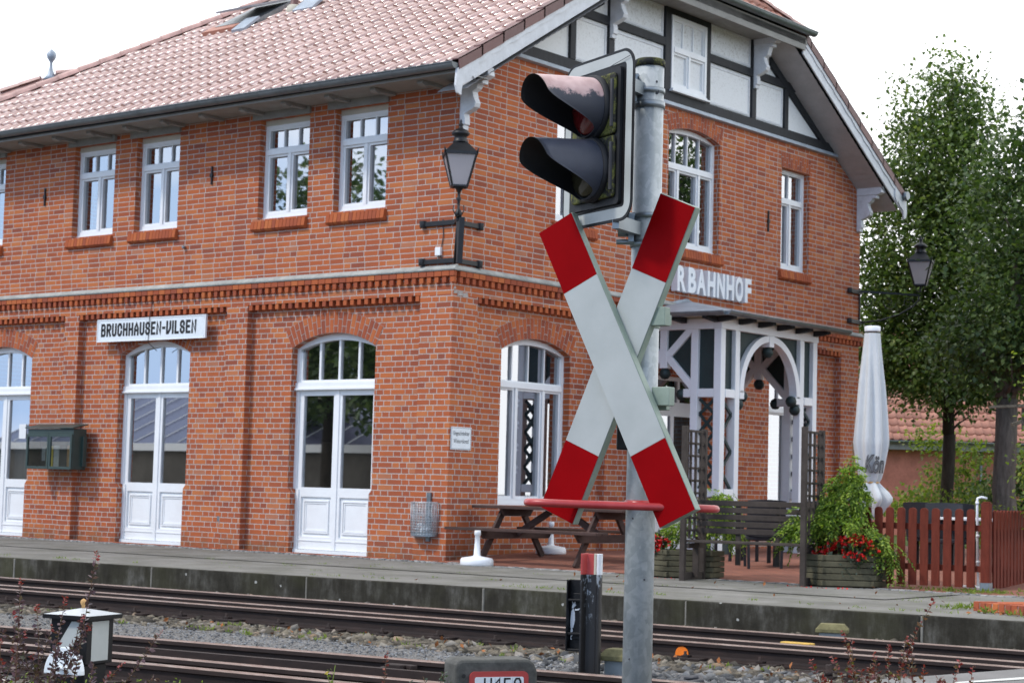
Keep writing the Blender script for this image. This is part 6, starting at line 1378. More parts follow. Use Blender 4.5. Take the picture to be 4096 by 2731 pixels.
def hood(zc, name, mat, lens):
    C0 = onS(.006, zc, .034); tilt = (sN - ZZ * .03).normalized(); side = sU; up = side.cross(tilt); up = up if up.z > 0 else -up; n = 48; Lm = .275; V = []; F = []
    rows = 14
    def ln(th):                                            # hood length round its rim: long on top, cut away below
        a = abs(th); a = a if a <= pi else 2 * pi - a
        if a < 1.20: return Lm * (1.0 - .05 * (a / 1.20) ** 2)
        if a < 2.55: q = (a - 1.20) / 1.35; q = q * q * (3 - 2 * q); return Lm * (.95 - .82 * q)
        return Lm * .13
    for (rad, shrink) in ((.1165, .0), (.1135, .0)):
        for i in range(n + 1):
            th = -pi + 2 * pi * i / n
            for j in range(rows):
                t_ = j / (rows - 1); d = ln(th) * t_; rr = rad * (1 - .10 * (d / Lm)); V.append(C0 + (side * sin(th) + up * cos(th)) * rr + tilt * d)
    m = (n + 1) * rows
    for s_ in (0, 1):
        for i in range(n):
            for j in range(rows - 1): a = s_ * m + i * rows + j; F.append((a, a + 1, a + rows + 1, a + rows))
    for i in range(n): a = i * rows + rows - 1; F.append((a, a + rows, a + rows + m, a + m))
    mb = MB(); mb.mat(mat); mb.arrays(V, F, True); 
    mb.mat('black_matt'); k0 = n * (rows - 1)
    for i in range(len(mb.f)):
        if i >= k0: mb.mi[i] = 1
    h_ = mb.build(name, None, sig, recalc=False)
    b2 = MB(); b2.lathe([(.124, -.02), (.126, .0), (.124, .018), (.117, .02)], C0, 40, axis=tilt); b2.mat('black_matt'); b2.build('hood_collar', 'black_matt', h_)
    b3 = MB(); b3.smooth = True; b3.lathe([(.108, .004), (.10, .012), (.07, .022), (.03, .028), (.002, .029)], C0 + tilt * .018, 28, axis=tilt); b3.build('lens', lens, h_)
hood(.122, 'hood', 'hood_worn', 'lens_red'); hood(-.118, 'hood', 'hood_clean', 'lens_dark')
mb = MB()
for z in (2.585, 2.04):                                    # clamps between signal and pole
    q = Vector((PX, PY, z)); mb.lathe([(R0 + .006, -.013), (R0 + .006, .013)], q - ZZ * .055, 30); mb.lathe([(R0 + .005, -.010), (R0 + .005, .010)], q + ZZ * .055 * (1 if z < 2.3 else 0), 30)
    e = q + (-sN) * 0 ; b_ = onS(.13, z - sC.z, -.002); mb.bar(b_ + ZZ * .0, Vector((PX, PY, z)) - vr * .02 + vd * .02, .028, .05); w0 = Vector((PX, PY, z)) - vr * .065 + vd * .012
    mb.obox(w0 - ZZ * .05 - vr * .004, vr * .022, vd * .045, ZZ * .105); mb.lathe([(.028, 0), (.028, .05)], w0 - vr * .045, 14, axis=vr)
    for dz in (-.05, .055): mb.lathe([(.011, -.02), (.011, .05), (.006, .06)], w0 + ZZ * dz - vr * .03 + vd * .02, 8, axis=vr)
mb.build('pole_clamp', 'zinc', sig)
# red and white cross
cN = Vector((.0976, -.9943, 0)).normalized(); cU = Vector((.9952, .0976, 0)).normalized(); cC = Vector((12.889, -14.115, 1.519))
cr = thing('level_crossing_cross', 'red and white diagonal level crossing cross bolted to the galvanised pole', 'crossing sign', tuple(cC))
onC = lambda u, z, d=0.0: cC + cU * u + ZZ * z + cN * d
def arm(p, q, wd, d, cut, name):
    p, q = Vector(p), Vector(q); t = (q - p).normalized(); s_ = Vector((-t.y, t.x)); Lq = (q - p).length; T = .012
    R_ = lambda a, b, w0: [p + t * a + s_ * w0, p + t * b + s_ * w0, p + t * b - s_ * w0, p + t * a - s_ * w0]
    mb = MB(); mb.mat('sign_edge')
    mb.prism([onC(*v, d - .042) for v in R_(0, Lq, wd / 2)], cN * .040); body = mb.build(name, None, cr, bevel=.003)
    mb = MB(); e = .0025
    for a, b, m_ in ((e, cut[0], 'red_reflective'), (cut[0] + .001, Lq - cut[1] - .001, 'white_reflective'), (Lq - cut[1], Lq - e, 'red_reflective')): mb.mat(m_); mb.poly([onC(*v, d + .0005) for v in R_(a, b, wd / 2 - e)])
    mb.build('reflective_sheet', None, body, recalc=False)
    return body
arm((-.292, .541), (.268, -.584), .166, .022, (.272, .292), 'arm'); arm((.220, .604), (-.281, -.588), .164, -.022, (.303, .282), 'arm')
mb = MB()
for z, u in ((.17, .125), (-.13, .15), (.19, -.11), (-.17, -.13)): mb.obox(onC(u - .03, z - .035, -.075), cU * .075, ZZ * .07, cN * .045)
for z in (.16, -.16): mb.lathe([(R0 + .004, -.02), (R0 + .004, .02)], (PX, PY, cC.z + z), 30); mb.obox(onC(-.16, z - .02, -.105), cU * .32, ZZ * .04, cN * .03)
mb.build('mounting_bracket', 'sign_edge', cr, bevel=.003)
mb = MB(); q = Vector((PX, PY, 1.27)) - vr * .072 + vd * .02; mb.cbox((q.x, q.y, 1.19), .05, .05, .20, atan2(vd.y, vd.x), .008); mb.build('cable_box', 'black_matt', gp, bevel=.006)
# red hoop round the pole
hp = thing('guard_hoop', 'red tubular hoop ringed round the pole below the cross', 'hoop', (PX, PY, .97))
hc = Vector((12.905, -14.11, .974)); hd = Vector((.782, .623, 0)); hf = Vector((.623, -.782, 0)); pts = []
for i in range(41):
    a = 2 * pi * i / 40; e = lambda v: math.copysign(abs(v) ** .55, v); x, y = .352 * e(cos(a)), .115 * e(sin(a)); p = hc + hd * x + hf * y; p.z += -.010 * x + .004; pts.append(p)
mb = MB(); mb.tube(pts, .0148, 12, False); hb_ = mb.build('hoop', 'hoop_red', hp)
mb = MB(); mb.lathe([(R0 + .005, -.014), (R0 + .005, .014)], (PX, PY, .985), 30); mb.bar((PX, PY, .985), tuple(hc - hf * .112 + ZZ * .0), .03, .02); mb.build('clamp', 'hoop_red', hp)
# black rail post with red and white head beside a black channel box
rp = thing('rail_post', 'black upright rail post with red and white painted top between the tracks', 'post', (8.74, -8.55, -.34))
a0 = Vector((8.74, -8.55, 0)); pr_ = Vector((.809, .588, 0)); pf2 = Vector((-.588, .809, 0)); pf2 = -pf2
yw = .35; pu = (pr_ * cos(yw) + pf2 * sin(yw)).normalized(); pv = Vector((-pu.y, pu.x, 0))
z0, z1, zc = -.34, .57, .415
def rail_up(mb, za, zb_, m_head, m_web):
    mb.mat(m_web); mb.prism([a0 + pu * x + pv * y + ZZ * za for x, y in ((-.075, -.062), (-.062, -.062), (-.040, -.012), (.035, -.010), (.035, .010), (-.040, .012), (-.062, .062), (-.075, .062))], ZZ * (zb_ - za))
    mb.mat(m_head); n = 10; mb.prism([a0 + pu * (.052 + .020 * cos(2 * pi * i / n)) + pv * (.036 * sin(2 * pi * i / n)) + ZZ * za for i in range(n)], ZZ * (zb_ - za))
mb = MB(); rail_up(mb, z0, zc, 'black_chipped', 'black_chipped'); mb.build('post', None, rp, bevel=.003)
mb = MB(); rail_up(mb, zc + .0005, z1, 'aged_white', 'red_plate'); mb.mat('cream'); mb.prism([a0 + pu * x + pv * y + ZZ * (zc + .0005) for x, y in ((.012, -.016), (.030, -.016), (.030, .016), (.012, .016))], ZZ * (z1 - zc)); mb.build('painted_head', None, rp, bevel=.003)
bx = thing('channel_box', 'black steel channel box with a small white stencil next to the rail post', 'steel box', (8.62, -8.68, -.12))
b0 = Vector((8.530, -8.56, 0)); bu = Vector((.97, .24, 0)).normalized(); bv = Vector((-bu.y, bu.x, 0)) 
mb = MB(); zb0, zb1 = -.155, .372
mb.obox(b0 + bu * 0 + ZZ * zb0, bu * .165, bv * .012, ZZ * (zb1 - zb0)); mb.obox(b0 - bv * .05 + ZZ * (zb0 - .0), bu * .012, bv * .05, ZZ * (zb1 - zb0 - .001)); 
for z in (zb0, zb0 + .12, zb1 - .16): mb.obox(b0 + bu * .013 - bv * .045 + ZZ * z, bu * .15, bv * .044, ZZ * .018); 
for z in (zb0 + .085, zb1 - .15): mb.obox(b0 + bu * .04 - bv * .012 + ZZ * z, bu * .12, bv * .011, ZZ * .05)
mb.build('channel', 'black_gloss', bx, bevel=.004)
mb = MB(); S0 = lambda x, z: b0 + bu * (.020 + x * 1.25) - bv * .0012 + ZZ * (.10 + z * .95)
for pts in ([(.0, -.09), (.018, -.09), (.028, -.03), (.026, .03), (.016, .065), (.004, .04), (-.002, -.03)], [(.016, .065), (.026, .075), (.034, .088), (.026, .10), (.014, .10), (.008, .085), (.006, .06)], [(.010, .10), (.004, .125), (.009, .127), (.015, .10)], [(.022, .10), (.024, .125), (.029, .125), (.028, .098)], [(.026, .045), (.048, .048), (.064, .062), (.072, .082), (.066, .084), (.056, .066), (.042, .058), (.024, .058)], [(.004, -.09), (.012, -.09), (.016, -.115), (.008, -.13), (.014, -.15), (.006, -.165), (.012, -.185), (.002, -.18), (.0, -.16), (.006, -.145), (.0, -.125)]): mb.poly([S0(*q) for q in pts])
mb.build('stencil_mark', 'white_plastic', bx, recalc=False)
# concrete marker with hydrant plate
hs_ = thing('hydrant_marker', 'squat concrete marker post with red bordered plate reading H150', 'marker', (12.24, -13.98, -.28))
hF = Vector((.80, -.60, 0)).normalized(); ang = radians(0); hc_ = Vector((12.225, -13.99, 0)); hU = Vector((.80, .60, 0)); q = radians(23); hU = Vector((hU.x * cos(q) - hU.y * sin(q), hU.x * sin(q) + hU.y * cos(q), 0)); hF = Vector((hU.y, -hU.x, 0))
onH = lambda u, z, d=0.0: hc_ + hU * u + ZZ * z + hF * d
out_ = [(-.175, -.28), (.175, -.28), (.175, .30), (.160, .335), (.135, .352), (-.15, .352), (-.168, .345), (-.175, .33)]
mb = MB(); mb.prism([onH(u, z, -.13) for u, z in out_], hF * .15); mb.build('post', 'concrete_post', hs_, bevel=.012)
def hrr(mb, w_, h_, r, d, t): mb.prism([onH(u + .006, z + .205, d) for u, z in rrect(w_, h_, r)], hF * t)
mb = MB(); hrr(mb, .250, .20, .022, .021, .007); pt_ = mb.build('plate', 'red_plate', hs_); mb = MB(); hrr(mb, .208, .158, .008, .0285, .0012); mb.build('plate_field', 'enamel', pt_)
mb = MB(); letter_faces('H150', .074, .027, .0075, .0125, lambda u, v, d: onH(-.060 + u, .2065 + v, .0302 + d * .5), mb); mb.build('lettering', 'letter_dark', pt_, recalc=False)
mb = MB()
for (a, b, c, d) in ((.072, .105, .222, .223), (.072, .105, .262, .263), (.072, .0727, .222, .263), (-.012, -.0113, .19, .28), (.024, .0247, .19, .28), (.062, .0627, .19, .28), (.095, .103, .232, .234)): mb.poly([onH(a, c, .0301), onH(b, c, .0301), onH(b, d, .0301), onH(a, d, .0301)])
mb.build('slot_line', 'grey_plastic', pt_, recalc=False)
mb = MB(); mb.lathe([(.008, -.004), (.008, .001)], onH(-.142, .288, .0205), 10, axis=hF); mb.build('bolt', 'iron_black', hs_)
# point indicator lantern with counterweight disc
pl_ = thing('point_lantern', 'black switch lantern with white arrow panes, low roof and brass knob', 'switch lantern', (7.70, -12.45, -.42))
lc = Vector((7.64, -12.377, 0)); la = radians(24); e1 = Vector((.782, .623, 0)); e2 = Vector((.623, -.782, 0)); lu = e1 * cos(la) - e2 * sin(la) * -1; lu = (e1 * cos(la) + e2 * sin(la)).normalized(); lv = Vector((-lu.y, lu.x, 0))
bw = .135
mb = MB(); mb.obox(lc - lu * bw - lv * bw + ZZ * (-.105), lu * 2 * bw, lv * 2 * bw, ZZ * .285); mb.obox(lc - lu * .11 - lv * .11 + ZZ * (-.42), lu * .22, lv * .22, ZZ * .31); bdy = mb.build('lantern_body', 'black_gloss', pl_, bevel=.006)
mb = MB(); rw = .172; z = .178; P4 = [lc + lu * a * rw + lv * b * rw for a, b in ((-1, -1), (1, -1), (1, 1), (-1, 1))]
mb.mat('black_gloss'); mb.prism([p + ZZ * (z - .010) for p in P4], ZZ * .024); mb.mat('enamel_grey'); mb.mesh([p * .985 + lc * .015 + ZZ * (z + .015) for p in P4] + [lc + ZZ * (z + .052)], [(0, 1, 4), (1, 2, 4), (2, 3, 4), (3, 0, 4)]); mb.build('lantern_roof', None, pl_, recalc=False)
mb = MB(); mb.lathe([(.012, 0), (.010, .02), (.016, .028), (.020, .04), (.016, .054), (.004, .062)], lc + ZZ * (z + .045), 12); mb.build('knob', 'brin' if False else 'poster_orange', pl_)
fd = lambda x, zz: lc - lv * (bw + .001) + lu * x + ZZ * zz; sdp = lambda x, zz: lc + lu * (bw + .001) + lv * x + ZZ * zz
mb = MB(); mb.poly([fd(.085, .155), fd(.085, .055), fd(-.03, -.06), fd(-.12, -.06), fd(.02, .155)]); mb.poly([sdp(-.085, -.085), sdp(.085, -.085), sdp(.085, .155), sdp(-.085, .155)]); mb.build('arrow_pane', 'white_reflective', bdy, recalc=False)
cw = lc - lv * .21 + lu * .055; wn_ = -lv
mb = MB(); P = [cw + lu * (.135 * cos(pi * i / 20)) + ZZ * (-.155 + .165 * sin(pi * i / 20)) for i in range(21)]; mb.prism(P, -lv * .05); dsc = mb.build('counterweight', 'enamel', pl_, bevel=.006)
mb = MB(); letter_faces('8', .072, .032, .0085, 0, lambda u, v, d: cw + lu * (.012 + u) + ZZ * (-.085 + v) - lv * (.0506 + d), mb); mb.build('number', 'letter_dark', dsc, recalc=False)
mb = MB(); mb.tube([cw - lv * .06 - lu * .04 + ZZ * -.105, cw - lv * .10 + lu * .10 + ZZ * -.118], .012, 10); mb.build('lever', 'enamel', pl_)
# switch machine housing at the picture's lower edge
sm_ = thing('switch_housing', 'grey cast switch housing between the left bush and the marker post', 'switch housing', (10.35, -13.05, -.35))
c = Vector((10.32, -13.03, 0)); mb = MB(); mb.cbox((c.x, c.y, -.34), .30, .20, .115, .68, .03); mb.cbox((c.x + .05, c.y + .04, -.225), .22, .12, .085, .68, .03); mb.cbox((c.x - .02, c.y - .05, -.225), .12, .08, .05, .68, .02); mb.tube([(c.x - .28, c.y - .19, -.3), (c.x - .28, c.y - .19, -.16)], .012, 8); mb.build('housing', 'grey_plastic', sm_, bevel=.015)
# cable boxes, yellow detectors, hose
def cable_box(c, yaw, label, s=1.0):
    t = thing('cable_box', label, 'cable box', c); mb = MB(); mb.cbox(c, .22 * s, .15 * s, .11 * s, yaw, .012); mb.build('base', 'grey_plastic', t, bevel=.004)
    mb = MB(); z = c[2] + .11 * s; ca, sa = cos(yaw), sin(yaw); P = lambda x, y, zz: (c[0] + (x * ca - y * sa) * s, c[1] + (x * sa + y * ca) * s, zz)
    A = [P(x, y, z) for x, y in ((-.14, -.10), (.14, -.10), (.14, .10), (-.14, .10))]; B = [P(x, y, z + .03 * s) for x, y in ((-.14, -.10), (.14, -.10), (.14, .10), (-.14, .10))]; D_ = [P(x, y, z + .075 * s) for x, y in ((-.10, -.065), (.10, -.065), (.10, .065), (-.10, .065))]
    mb.mesh(A + B + D_, [(3, 2, 1, 0)] + [(i, (i + 1) % 4, 4 + (i + 1) % 4, 4 + i) for i in range(4)] + [(4 + i, 4 + (i + 1) % 4, 8 + (i + 1) % 4, 8 + i) for i in range(4)] + [(8, 9, 10, 11)]); mb.build('lid', 'mossy_lid', t, bevel=.006)
cable_box((8.86, -8.30, -.345), .25, 'mossy lidded cable box on the ballast just left of the signal pole', 1.15); cable_box((8.58, -4.62, -.30), .45, 'mossy lidded cable box standing against the platform wall', 1.05)
def detector(c, yaw, label, lx=.30):
    t = thing('yellow_detector', label, 'track detector', c); mb = MB(); mb.cbox(c, lx, .10, .085, yaw, .015); mb.build('case', 'yellow_paint', t, bevel=.006); mb = MB(); ca, sa = cos(yaw), sin(yaw); mb.cbox((c[0] + sa * .0505, c[1] - ca * .0505, c[2] + .01), lx * .36, .004, .055, yaw); mb.build('plate', 'grey_plastic', t)
detector((8.68, -5.42, -.315), TS, 'yellow detector box between the platform track rails'); detector((9.52, -9.86, -.335), .14, 'yellow detector box by the nearer track right of the marker post', .25)
mb = MB(); pts = [(9.35, -8.62, -.33), (9.55, -8.52, -.32), (9.63, -8.42, -.30), (9.56, -8.34, -.28), (9.44, -8.38, -.30), (9.5, -8.5, -.31), (9.8, -8.55, -.32), (10.05, -8.62, -.31), (10.2, -8.5, -.32)]
mb.tube(pts, .022, 8); tag(mb.build('cable_loop', 'cable', loc=(9.5, -8.5, -.34)), 'grey cable loop lying on the stones right of the pole', 'cable')
# ------------------------------------------------------------------ barberry and weeds in front
def barberry(name, label, base, tips, leaf, tipm, seed, size=.019, bushy=0, sub=3):
    t = thing(name, label, 'shrub', base); rng = np.random.default_rng(seed); mb = MB(); P = []; Dr = []; TP = []; TD = []
    def shoot(a, b, r, lv_, red):
        a, b = Vector(a), Vector(b); n = 14; mid = (a + b) / 2 + Vector((rng.normal() * .03, rng.normal() * .03, .03)) * (b - a).length * 2; pts = [a * (1 - t_) ** 2 + mid * 2 * t_ * (1 - t_) + b * t_ * t_ for t_ in [i / n for i in range(n + 1)]]
        mb.tube(pts, [r * (1 - .75 * i / n) for i in range(n + 1)], 5); Lq = (b - a).length; k_ = int(Lq / .0085)
        for i in range(k_):
            t_ = .12 + .88 * i / k_; p = a * (1 - t_) ** 2 + mid * 2 * t_ * (1 - t_) + b * t_ * t_; d = (b - a).normalized()
            if i % 2 and t_ < .95: continue
            for q in range(lv_ + (1 if t_ < .95 else 0)):
                o_ = Vector(rng.normal(size=3)); o_ = (o_ - d * o_.dot(d)).normalized(); tgt = (TP, TD) if (t_ > .95 and red) else (P, Dr); tgt[0].append(tuple(p)); tgt[1].append(tuple(o_ * 1.2 + d * .45 + Vector((0, 0, .1))))
        return pts
    for tip in tips:
        b0_ = Vector(base) + Vector((rng.normal() * .08, rng.normal() * .08, .05)); pts = shoot(b0_, tip, .0030, 2, True)
        for _ in range(sub): i = int(rng.integers(5, 11)); p = pts[i]; q = p + Vector((rng.normal() * .09, rng.normal() * .09, abs(rng.normal()) * .07 + .03)); shoot(p, q, .0016, 2, rng.uniform() < .35)
    for _ in range(bushy):
        a = rng.uniform(0, 2 * pi); rr = rng.uniform(.05, .34); zz = base[2] + rng.uniform(.30, .56) - rr * .25; e = Vector((base[0] + cos(a) * rr, base[1] + sin(a) * rr, zz)); shoot(Vector(base) + Vector((cos(a) * .05, sin(a) * .05, .1)), e, .0022, 2, rng.uniform() < .3)
    mb.build('stem', 'stem', t)
    v, f = leaves(np.array(P), size, .62, .3, 0, rng, np.array(Dr)); fast_mesh('foliage', v, f, leaf, t)
    if TP: v, f = leaves(np.array(TP), size * .8, .6, .3, 0, rng, np.array(TD)); fast_mesh('young_leaves', v, f, tipm, t)
    return t
barberry('barberry_bush', 'dark purple barberry bush in the lower left corner before the switch lantern', (11.60, -15.82, -.2), [(11.79, -15.664, .78), (11.579, -15.823, .676), (11.768, -15.656, .524), (11.959, -15.502, .511), (11.56, -15.84, .56), (11.62, -15.78, .59), (11.70, -15.72, .62), (11.66, -15.74, .52), (11.86, -15.58, .40), (11.60, -15.80, .50), (11.74, -15.68, .56), (11.52, -15.85, .46), (11.57, -15.83, .44), (11.68, -15.73, .46), (11.62, -15.79, .42), (11.83, -15.61, .36), (11.54, -15.86, .40)], 'barberry_leaf', 'barberry_tip', 21, .0195, 70, 1)
barberry('barberry_bush', 'red tipped barberry bush at the lower right beside the road', (13.95, -13.9, -.22), [(14.053, -13.846, .688), (13.80, -14.037, .574), (13.983, -13.887, .543), (13.709, -14.099, .47), (13.768, -14.053, .485), (14.116, -13.774, .483), (14.15, -13.745, .463), (13.92, -13.93, .53), (13.88, -13.96, .50), (14.02, -13.86, .46), (13.85, -13.99, .44), (13.97, -13.89, .56), (14.06, -13.82, .41), (13.74, -14.07, .42)], 'barberry_red', 'barberry_tip', 22, .018, 90)
barberry('barberry_shoot', 'single upright red barberry shoot left of the marker post', (12.575, -15.0, -.2), [(12.566, -15.012, .462)], 'barberry_red', 'barberry_tip', 23, .014, 0, 0)
barberry('silvery_shrub', 'low silvery leaved shrub tips in front of the marker post', (12.67, -14.93, -.2), [(12.709, -14.889, .383), (12.63, -14.96, .36), (12.66, -14.93, .375), (12.74, -14.87, .36), (12.69, -14.91, .345)], 'ivy_leaf', 'ivy_leaf', 24, .015, 6, 2)
dn = thing('yellow_wildflower', 'thin green stalk with a small yellow flower in front of the nearer track', 'wildflower', (12.42, -15.12, -.2)); mb = MB(); mb.mat('weed_leaf'); mb.tube([(12.42, -15.12, -.2), (12.405, -15.135, .2), (12.415, -15.125, .34), (12.422, -15.12, .405)], .0018, 5); mb.tube([(12.413, -15.127, .33), (12.400, -15.138, .375)], .0015, 5); mb.build('stalk', None, dn)
v, f = leaves(np.array([(12.400, -15.138, .378)] * 9), .011, .6, .3, 0, NR); fast_mesh('flower', v, f, 'poster_yellow', dn); v, f = leaves(np.array([(12.412 + NR.normal() * .004, -15.13, z) for z in NR.uniform(.26, .40, 16)]), .014, .5, .3, 0, NR); fast_mesh('foliage', v, f, 'weed_leaf', dn)
hg = []                                                     # low greenery in the two front corners and along the verge
for (cx_, cy_, n, s_, zt) in ((11.62, -15.8, 500, .12, .33), (11.85, -15.58, 400, .10, .30), (12.05, -15.4, 240, .12, .26), (13.9, -13.95, 500, .14, .33), (12.35, -15.15, 160, .1, .25), (12.0, -15.45, 150, .05, .34)):
    for _ in range(n): hg.append((cx_ + NR.normal() * s_, cy_ + NR.normal() * s_, zt - abs(NR.normal()) * .14))
v, f = leaves(np.array(hg), .016, .55, .3, 0, NR); tag(fast_mesh('low_greenery', v, f, 'weed_leaf'), 'small green weeds growing between the front bushes', 'weeds', kind='stuff')
tufts = []; 
def tuft(x, y, z, n, s, h):
    for _ in range(n): tufts.append(((x + NR.normal() * s, y + NR.normal() * s * .6, z), (NR.normal() * .6, NR.normal() * .6, 1.0), h))
for _ in range(46): x = NR.uniform(-6, 12); tuft(x, plat_y(x) + .19 + abs(NR.normal()) * .16, 0, int(NR.uniform(3, 14)), .05, .035)
for _ in range(60): x = NR.uniform(-2, 12); y = NR.uniform(plat_y(x) + .3, -.5); tuft(x, y, .0, int(NR.uniform(3, 14)), .05, .028)
for _ in range(34): x = NR.uniform(6.3, 9.5); tuft(x, .05 + NR.normal() * .12 - .12 * (x - 6.6), .01, 10, .06, .06)
for (x, y) in ((7.95, .02), (8.1, .1), (7.75, .08), (8.25, .35), (9.1, -3.0), (9.15, -2.8), (9.5, -3.35), (9.8, -3.45), (9.0, -3.1)): tuft(x, y, .0, 24, .05, .07)
for _ in range(60): x = NR.uniform(1, 11); y = NR.choice([near_y(x) - .4, far_y(x) + .35, near_y(x) - .9]) + NR.normal() * .12; tuft(x, y, -.34, 8, .02, .05)
P = np.array([t_[0] for t_ in tufts]); Dr = np.array([t_[1] for t_ in tufts]); Hh = np.array([t_[2] for t_ in tufts])
v, f = leaves(P, 1.0, .22, .1, 0, NR, Dr); v = v.reshape(-1, 4, 3); v = P[:, None, :] + (v - P[:, None, :]) * Hh[:, None, None]; tag(fast_mesh('weeds', v.reshape(-1, 3), f, 'weed_leaf'), 'tufts of grass and weeds on the platform, its edge and the ballast', 'weeds', kind='stuff')
lf_ = []
for _ in range(420): x = NR.choice([NR.normal() * .7 + 4.0, NR.normal() * .9 + 6.6, NR.uniform(-3, 10)]); lf_.append((x, plat_y(x) - abs(NR.normal()) * .14 - .02, -.318 + NR.uniform(0, .02)))
for _ in range(90): x = NR.uniform(3, 11); lf_.append((x, near_y(x) - NR.uniform(.1, 1.0), -.318))
for _ in range(60): x = NR.uniform(3, 11); lf_.append((x, NR.uniform(plat_y(x) + .2, .4), .012))
for _ in range(50): x = NR.uniform(9.3, 10.2); lf_.append((x, -3.25 - .4 * (x - 9.3) + NR.normal() * .06, .02))
v, f = leaves(np.array(lf_), .055, .6, .8, 0, NR); tag(fast_mesh('fallen_leaves', v, f, 'brown_leaf'), 'brown fallen leaves along the foot of the platform wall', 'leaves', kind='stuff')
pt2 = [(6.0 + NR.uniform(0, .8), -.98 + NR.normal() * .05, .012) for _ in range(30)] + [(4.3 + NR.normal() * .12, -.95 + NR.normal() * .06, .012) for _ in range(16)]
v, f = leaves(np.array(pt2), .022, .9, .8, 0, NR); tag(fast_mesh('fallen_petals', v, f, 'begonia_red'), 'red petals fallen on the paving under the planters', 'petals', kind='stuff')
# ------------------------------------------------------------------ trees and the house behind
def tree(name, label, base, trunk_r, fork_z, blobs, nclus, per, leaf, mat, bark, seed, lean=(0, 0), csz=.34, group=None, limb_n=9):
    nclus = int(nclus * 1.25); leaf *= 1.2
    t = thing(name, label, 'tree', base, group); rng = np.random.default_rng(seed); b = Vector(base); mb = MB()
    top = Vector((blobs[-1][0], blobs[-1][1], blobs[-1][2])); fk = b + Vector((lean[0], lean[1], fork_z))
    zs = [0, .04, .2, .45, .7, 1.0]; pts = [b.lerp(fk, q) + Vector((.03 * sin(q * 9), .03 * cos(q * 7), 0)) for q in zs]; mb.tube(pts, [trunk_r * 1.5, trunk_r * 1.15, trunk_r, trunk_r * .92, trunk_r * .88, trunk_r * .85], 12)
    up = [fk.lerp(top, q) + Vector((rng.normal() * .1, rng.normal() * .1, 0)) for q in (0, .25, .5, .75, 1.0)]; up[0] = fk; mb.tube(up, [trunk_r * .85, trunk_r * .6, trunk_r * .4, trunk_r * .22, trunk_r * .08], 9)
    W_ = np.array([bb[3] * bb[4] * bb[5] for bb in blobs]) ** .8; W_ /= W_.sum(); ctr = []
    for _ in range(nclus):
        bb = blobs[rng.choice(len(blobs), p=W_)]; d = rng.normal(size=3); d /= np.linalg.norm(d); r = rng.uniform(.25, 1.0) ** .45 * rng.uniform(.85, 1.12); ctr.append((bb[0] + d[0] * r * bb[3], bb[1] + d[1] * r * bb[4], bb[2] + d[2] * r * bb[5]))
    ctr = np.array(ctr)
    for i in range(limb_n * 3):
        e = Vector(ctr[int(rng.integers(len(ctr)))]); s_ = fk.lerp(top, min(.9, max(0, (e.z - fk.z) / max(top.z - fk.z, .1) * .75 - .1))); m = (s_ + e) / 2 + Vector((rng.normal() * .12, rng.normal() * .12, -.1)); r = trunk_r * (.45 if i < limb_n else .2); mb.tube([s_, s_.lerp(m, .5) + Vector((0, 0, .05)), m, e], [r, r * .75, r * .5, r * .12], 6)
    mb.build('trunk', bark, t)
    pts = np.repeat(ctr, per, 0) + rng.normal(size=(nclus * per, 3)) * csz * np.array([1, 1, .62]); out_d = pts - np.array([b.x, b.y, fork_z + b.z + 1.5]); out_d /= np.linalg.norm(out_d, axis=1, keepdims=True)
    v, f = leaves(pts, leaf, .72, .9, .35, rng, out_d * .6 + rng.normal(size=out_d.shape) * .6); fast_mesh('crown', v, f, mat, t); return t
ex_ = Vector((.782, .623, 0)); dx_ = Vector((-.623, .782, 0))
def T1(lat, z, r, rz, base=(-.75, 17.3)): return (base[0] + ex_.x * lat, base[1] + ex_.y * lat, z, r, r, rz)
tree('lime_tree', 'tall slender lime tree behind the folded parasol at the right of the station', (-.75, 17.3, -.05), .155, 2.5, [T1(-.2, 3.9, 1.75, 1.0), T1(.9, 4.2, 1.5, 1.1), T1(-1.0, 4.6, 1.2, 1.2), T1(-.1, 5.4, 1.9, 1.3), T1(-.75, 6.6, 1.5, 1.5), T1(.6, 6.6, 1.3, 1.3), T1(-.5, 8.0, 1.35, 1.1), T1(.25, 8.2, .9, 1.0), T1(-.35, 9.3, .95, .9), T1(.35, 9.3, .6, .8), T1(-.05, 10.3, .45, .6)], 1150, 44, .088, 'tree_leaf', 'bark', 31, csz=.27)
tree('old_tree', 'thick trunked old tree at the right edge behind the fence', (3.14, 11.42, -.05), .22, 2.9, [(3.2, 11.3, 3.9, 1.2, 1.2, .8), (3.9, 11.9, 4.7, 1.6, 1.6, 1.3), (3.5, 11.6, 6.0, 1.25, 1.25, 1.1), (3.75, 11.8, 7.1, .95, .95, .95), (3.7, 11.8, 7.9, .55, .55, .55)], 420, 40, .095, 'tree_leaf_deep', 'bark_grey', 32, limb_n=6)
tree('far_tree', 'dark leafy tree filling the gap between the lime and the old tree', (.1, 24.5, -.05), .16, 1.6, [(.2, 24.6, 2.6, 1.3, 1.3, 1.3), (.3, 24.6, 4.6, 1.8, 1.8, 1.4), (.5, 24.8, 6.2, 1.5, 1.5, 1.2), (1.6, 25.3, 5.0, 1.8, 1.8, 1.7), (1.2, 25.2, 2.4, 1.5, 1.5, 1.3)], 420, 36, .12, 'tree_leaf_deep', 'bark', 33)
tree('hazel_shrub', 'light green shrub growing in front of the brick house wall', (-2.9, 21.3, -.05), .04, .6, [(-2.75, 21.35, 1.5, .55, .55, .45), (-2.9, 21.2, 2.5, .6, .5, .3), (-2.35, 21.6, 1.95, .55, .5, .5), (-3.2, 21.1, .9, .7, .7, .5), (-2.2, 21.8, 1.0, .6, .6, .6)], 120, 26, .085, 'lime_leaf', 'bark', 34, csz=.2, limb_n=5)
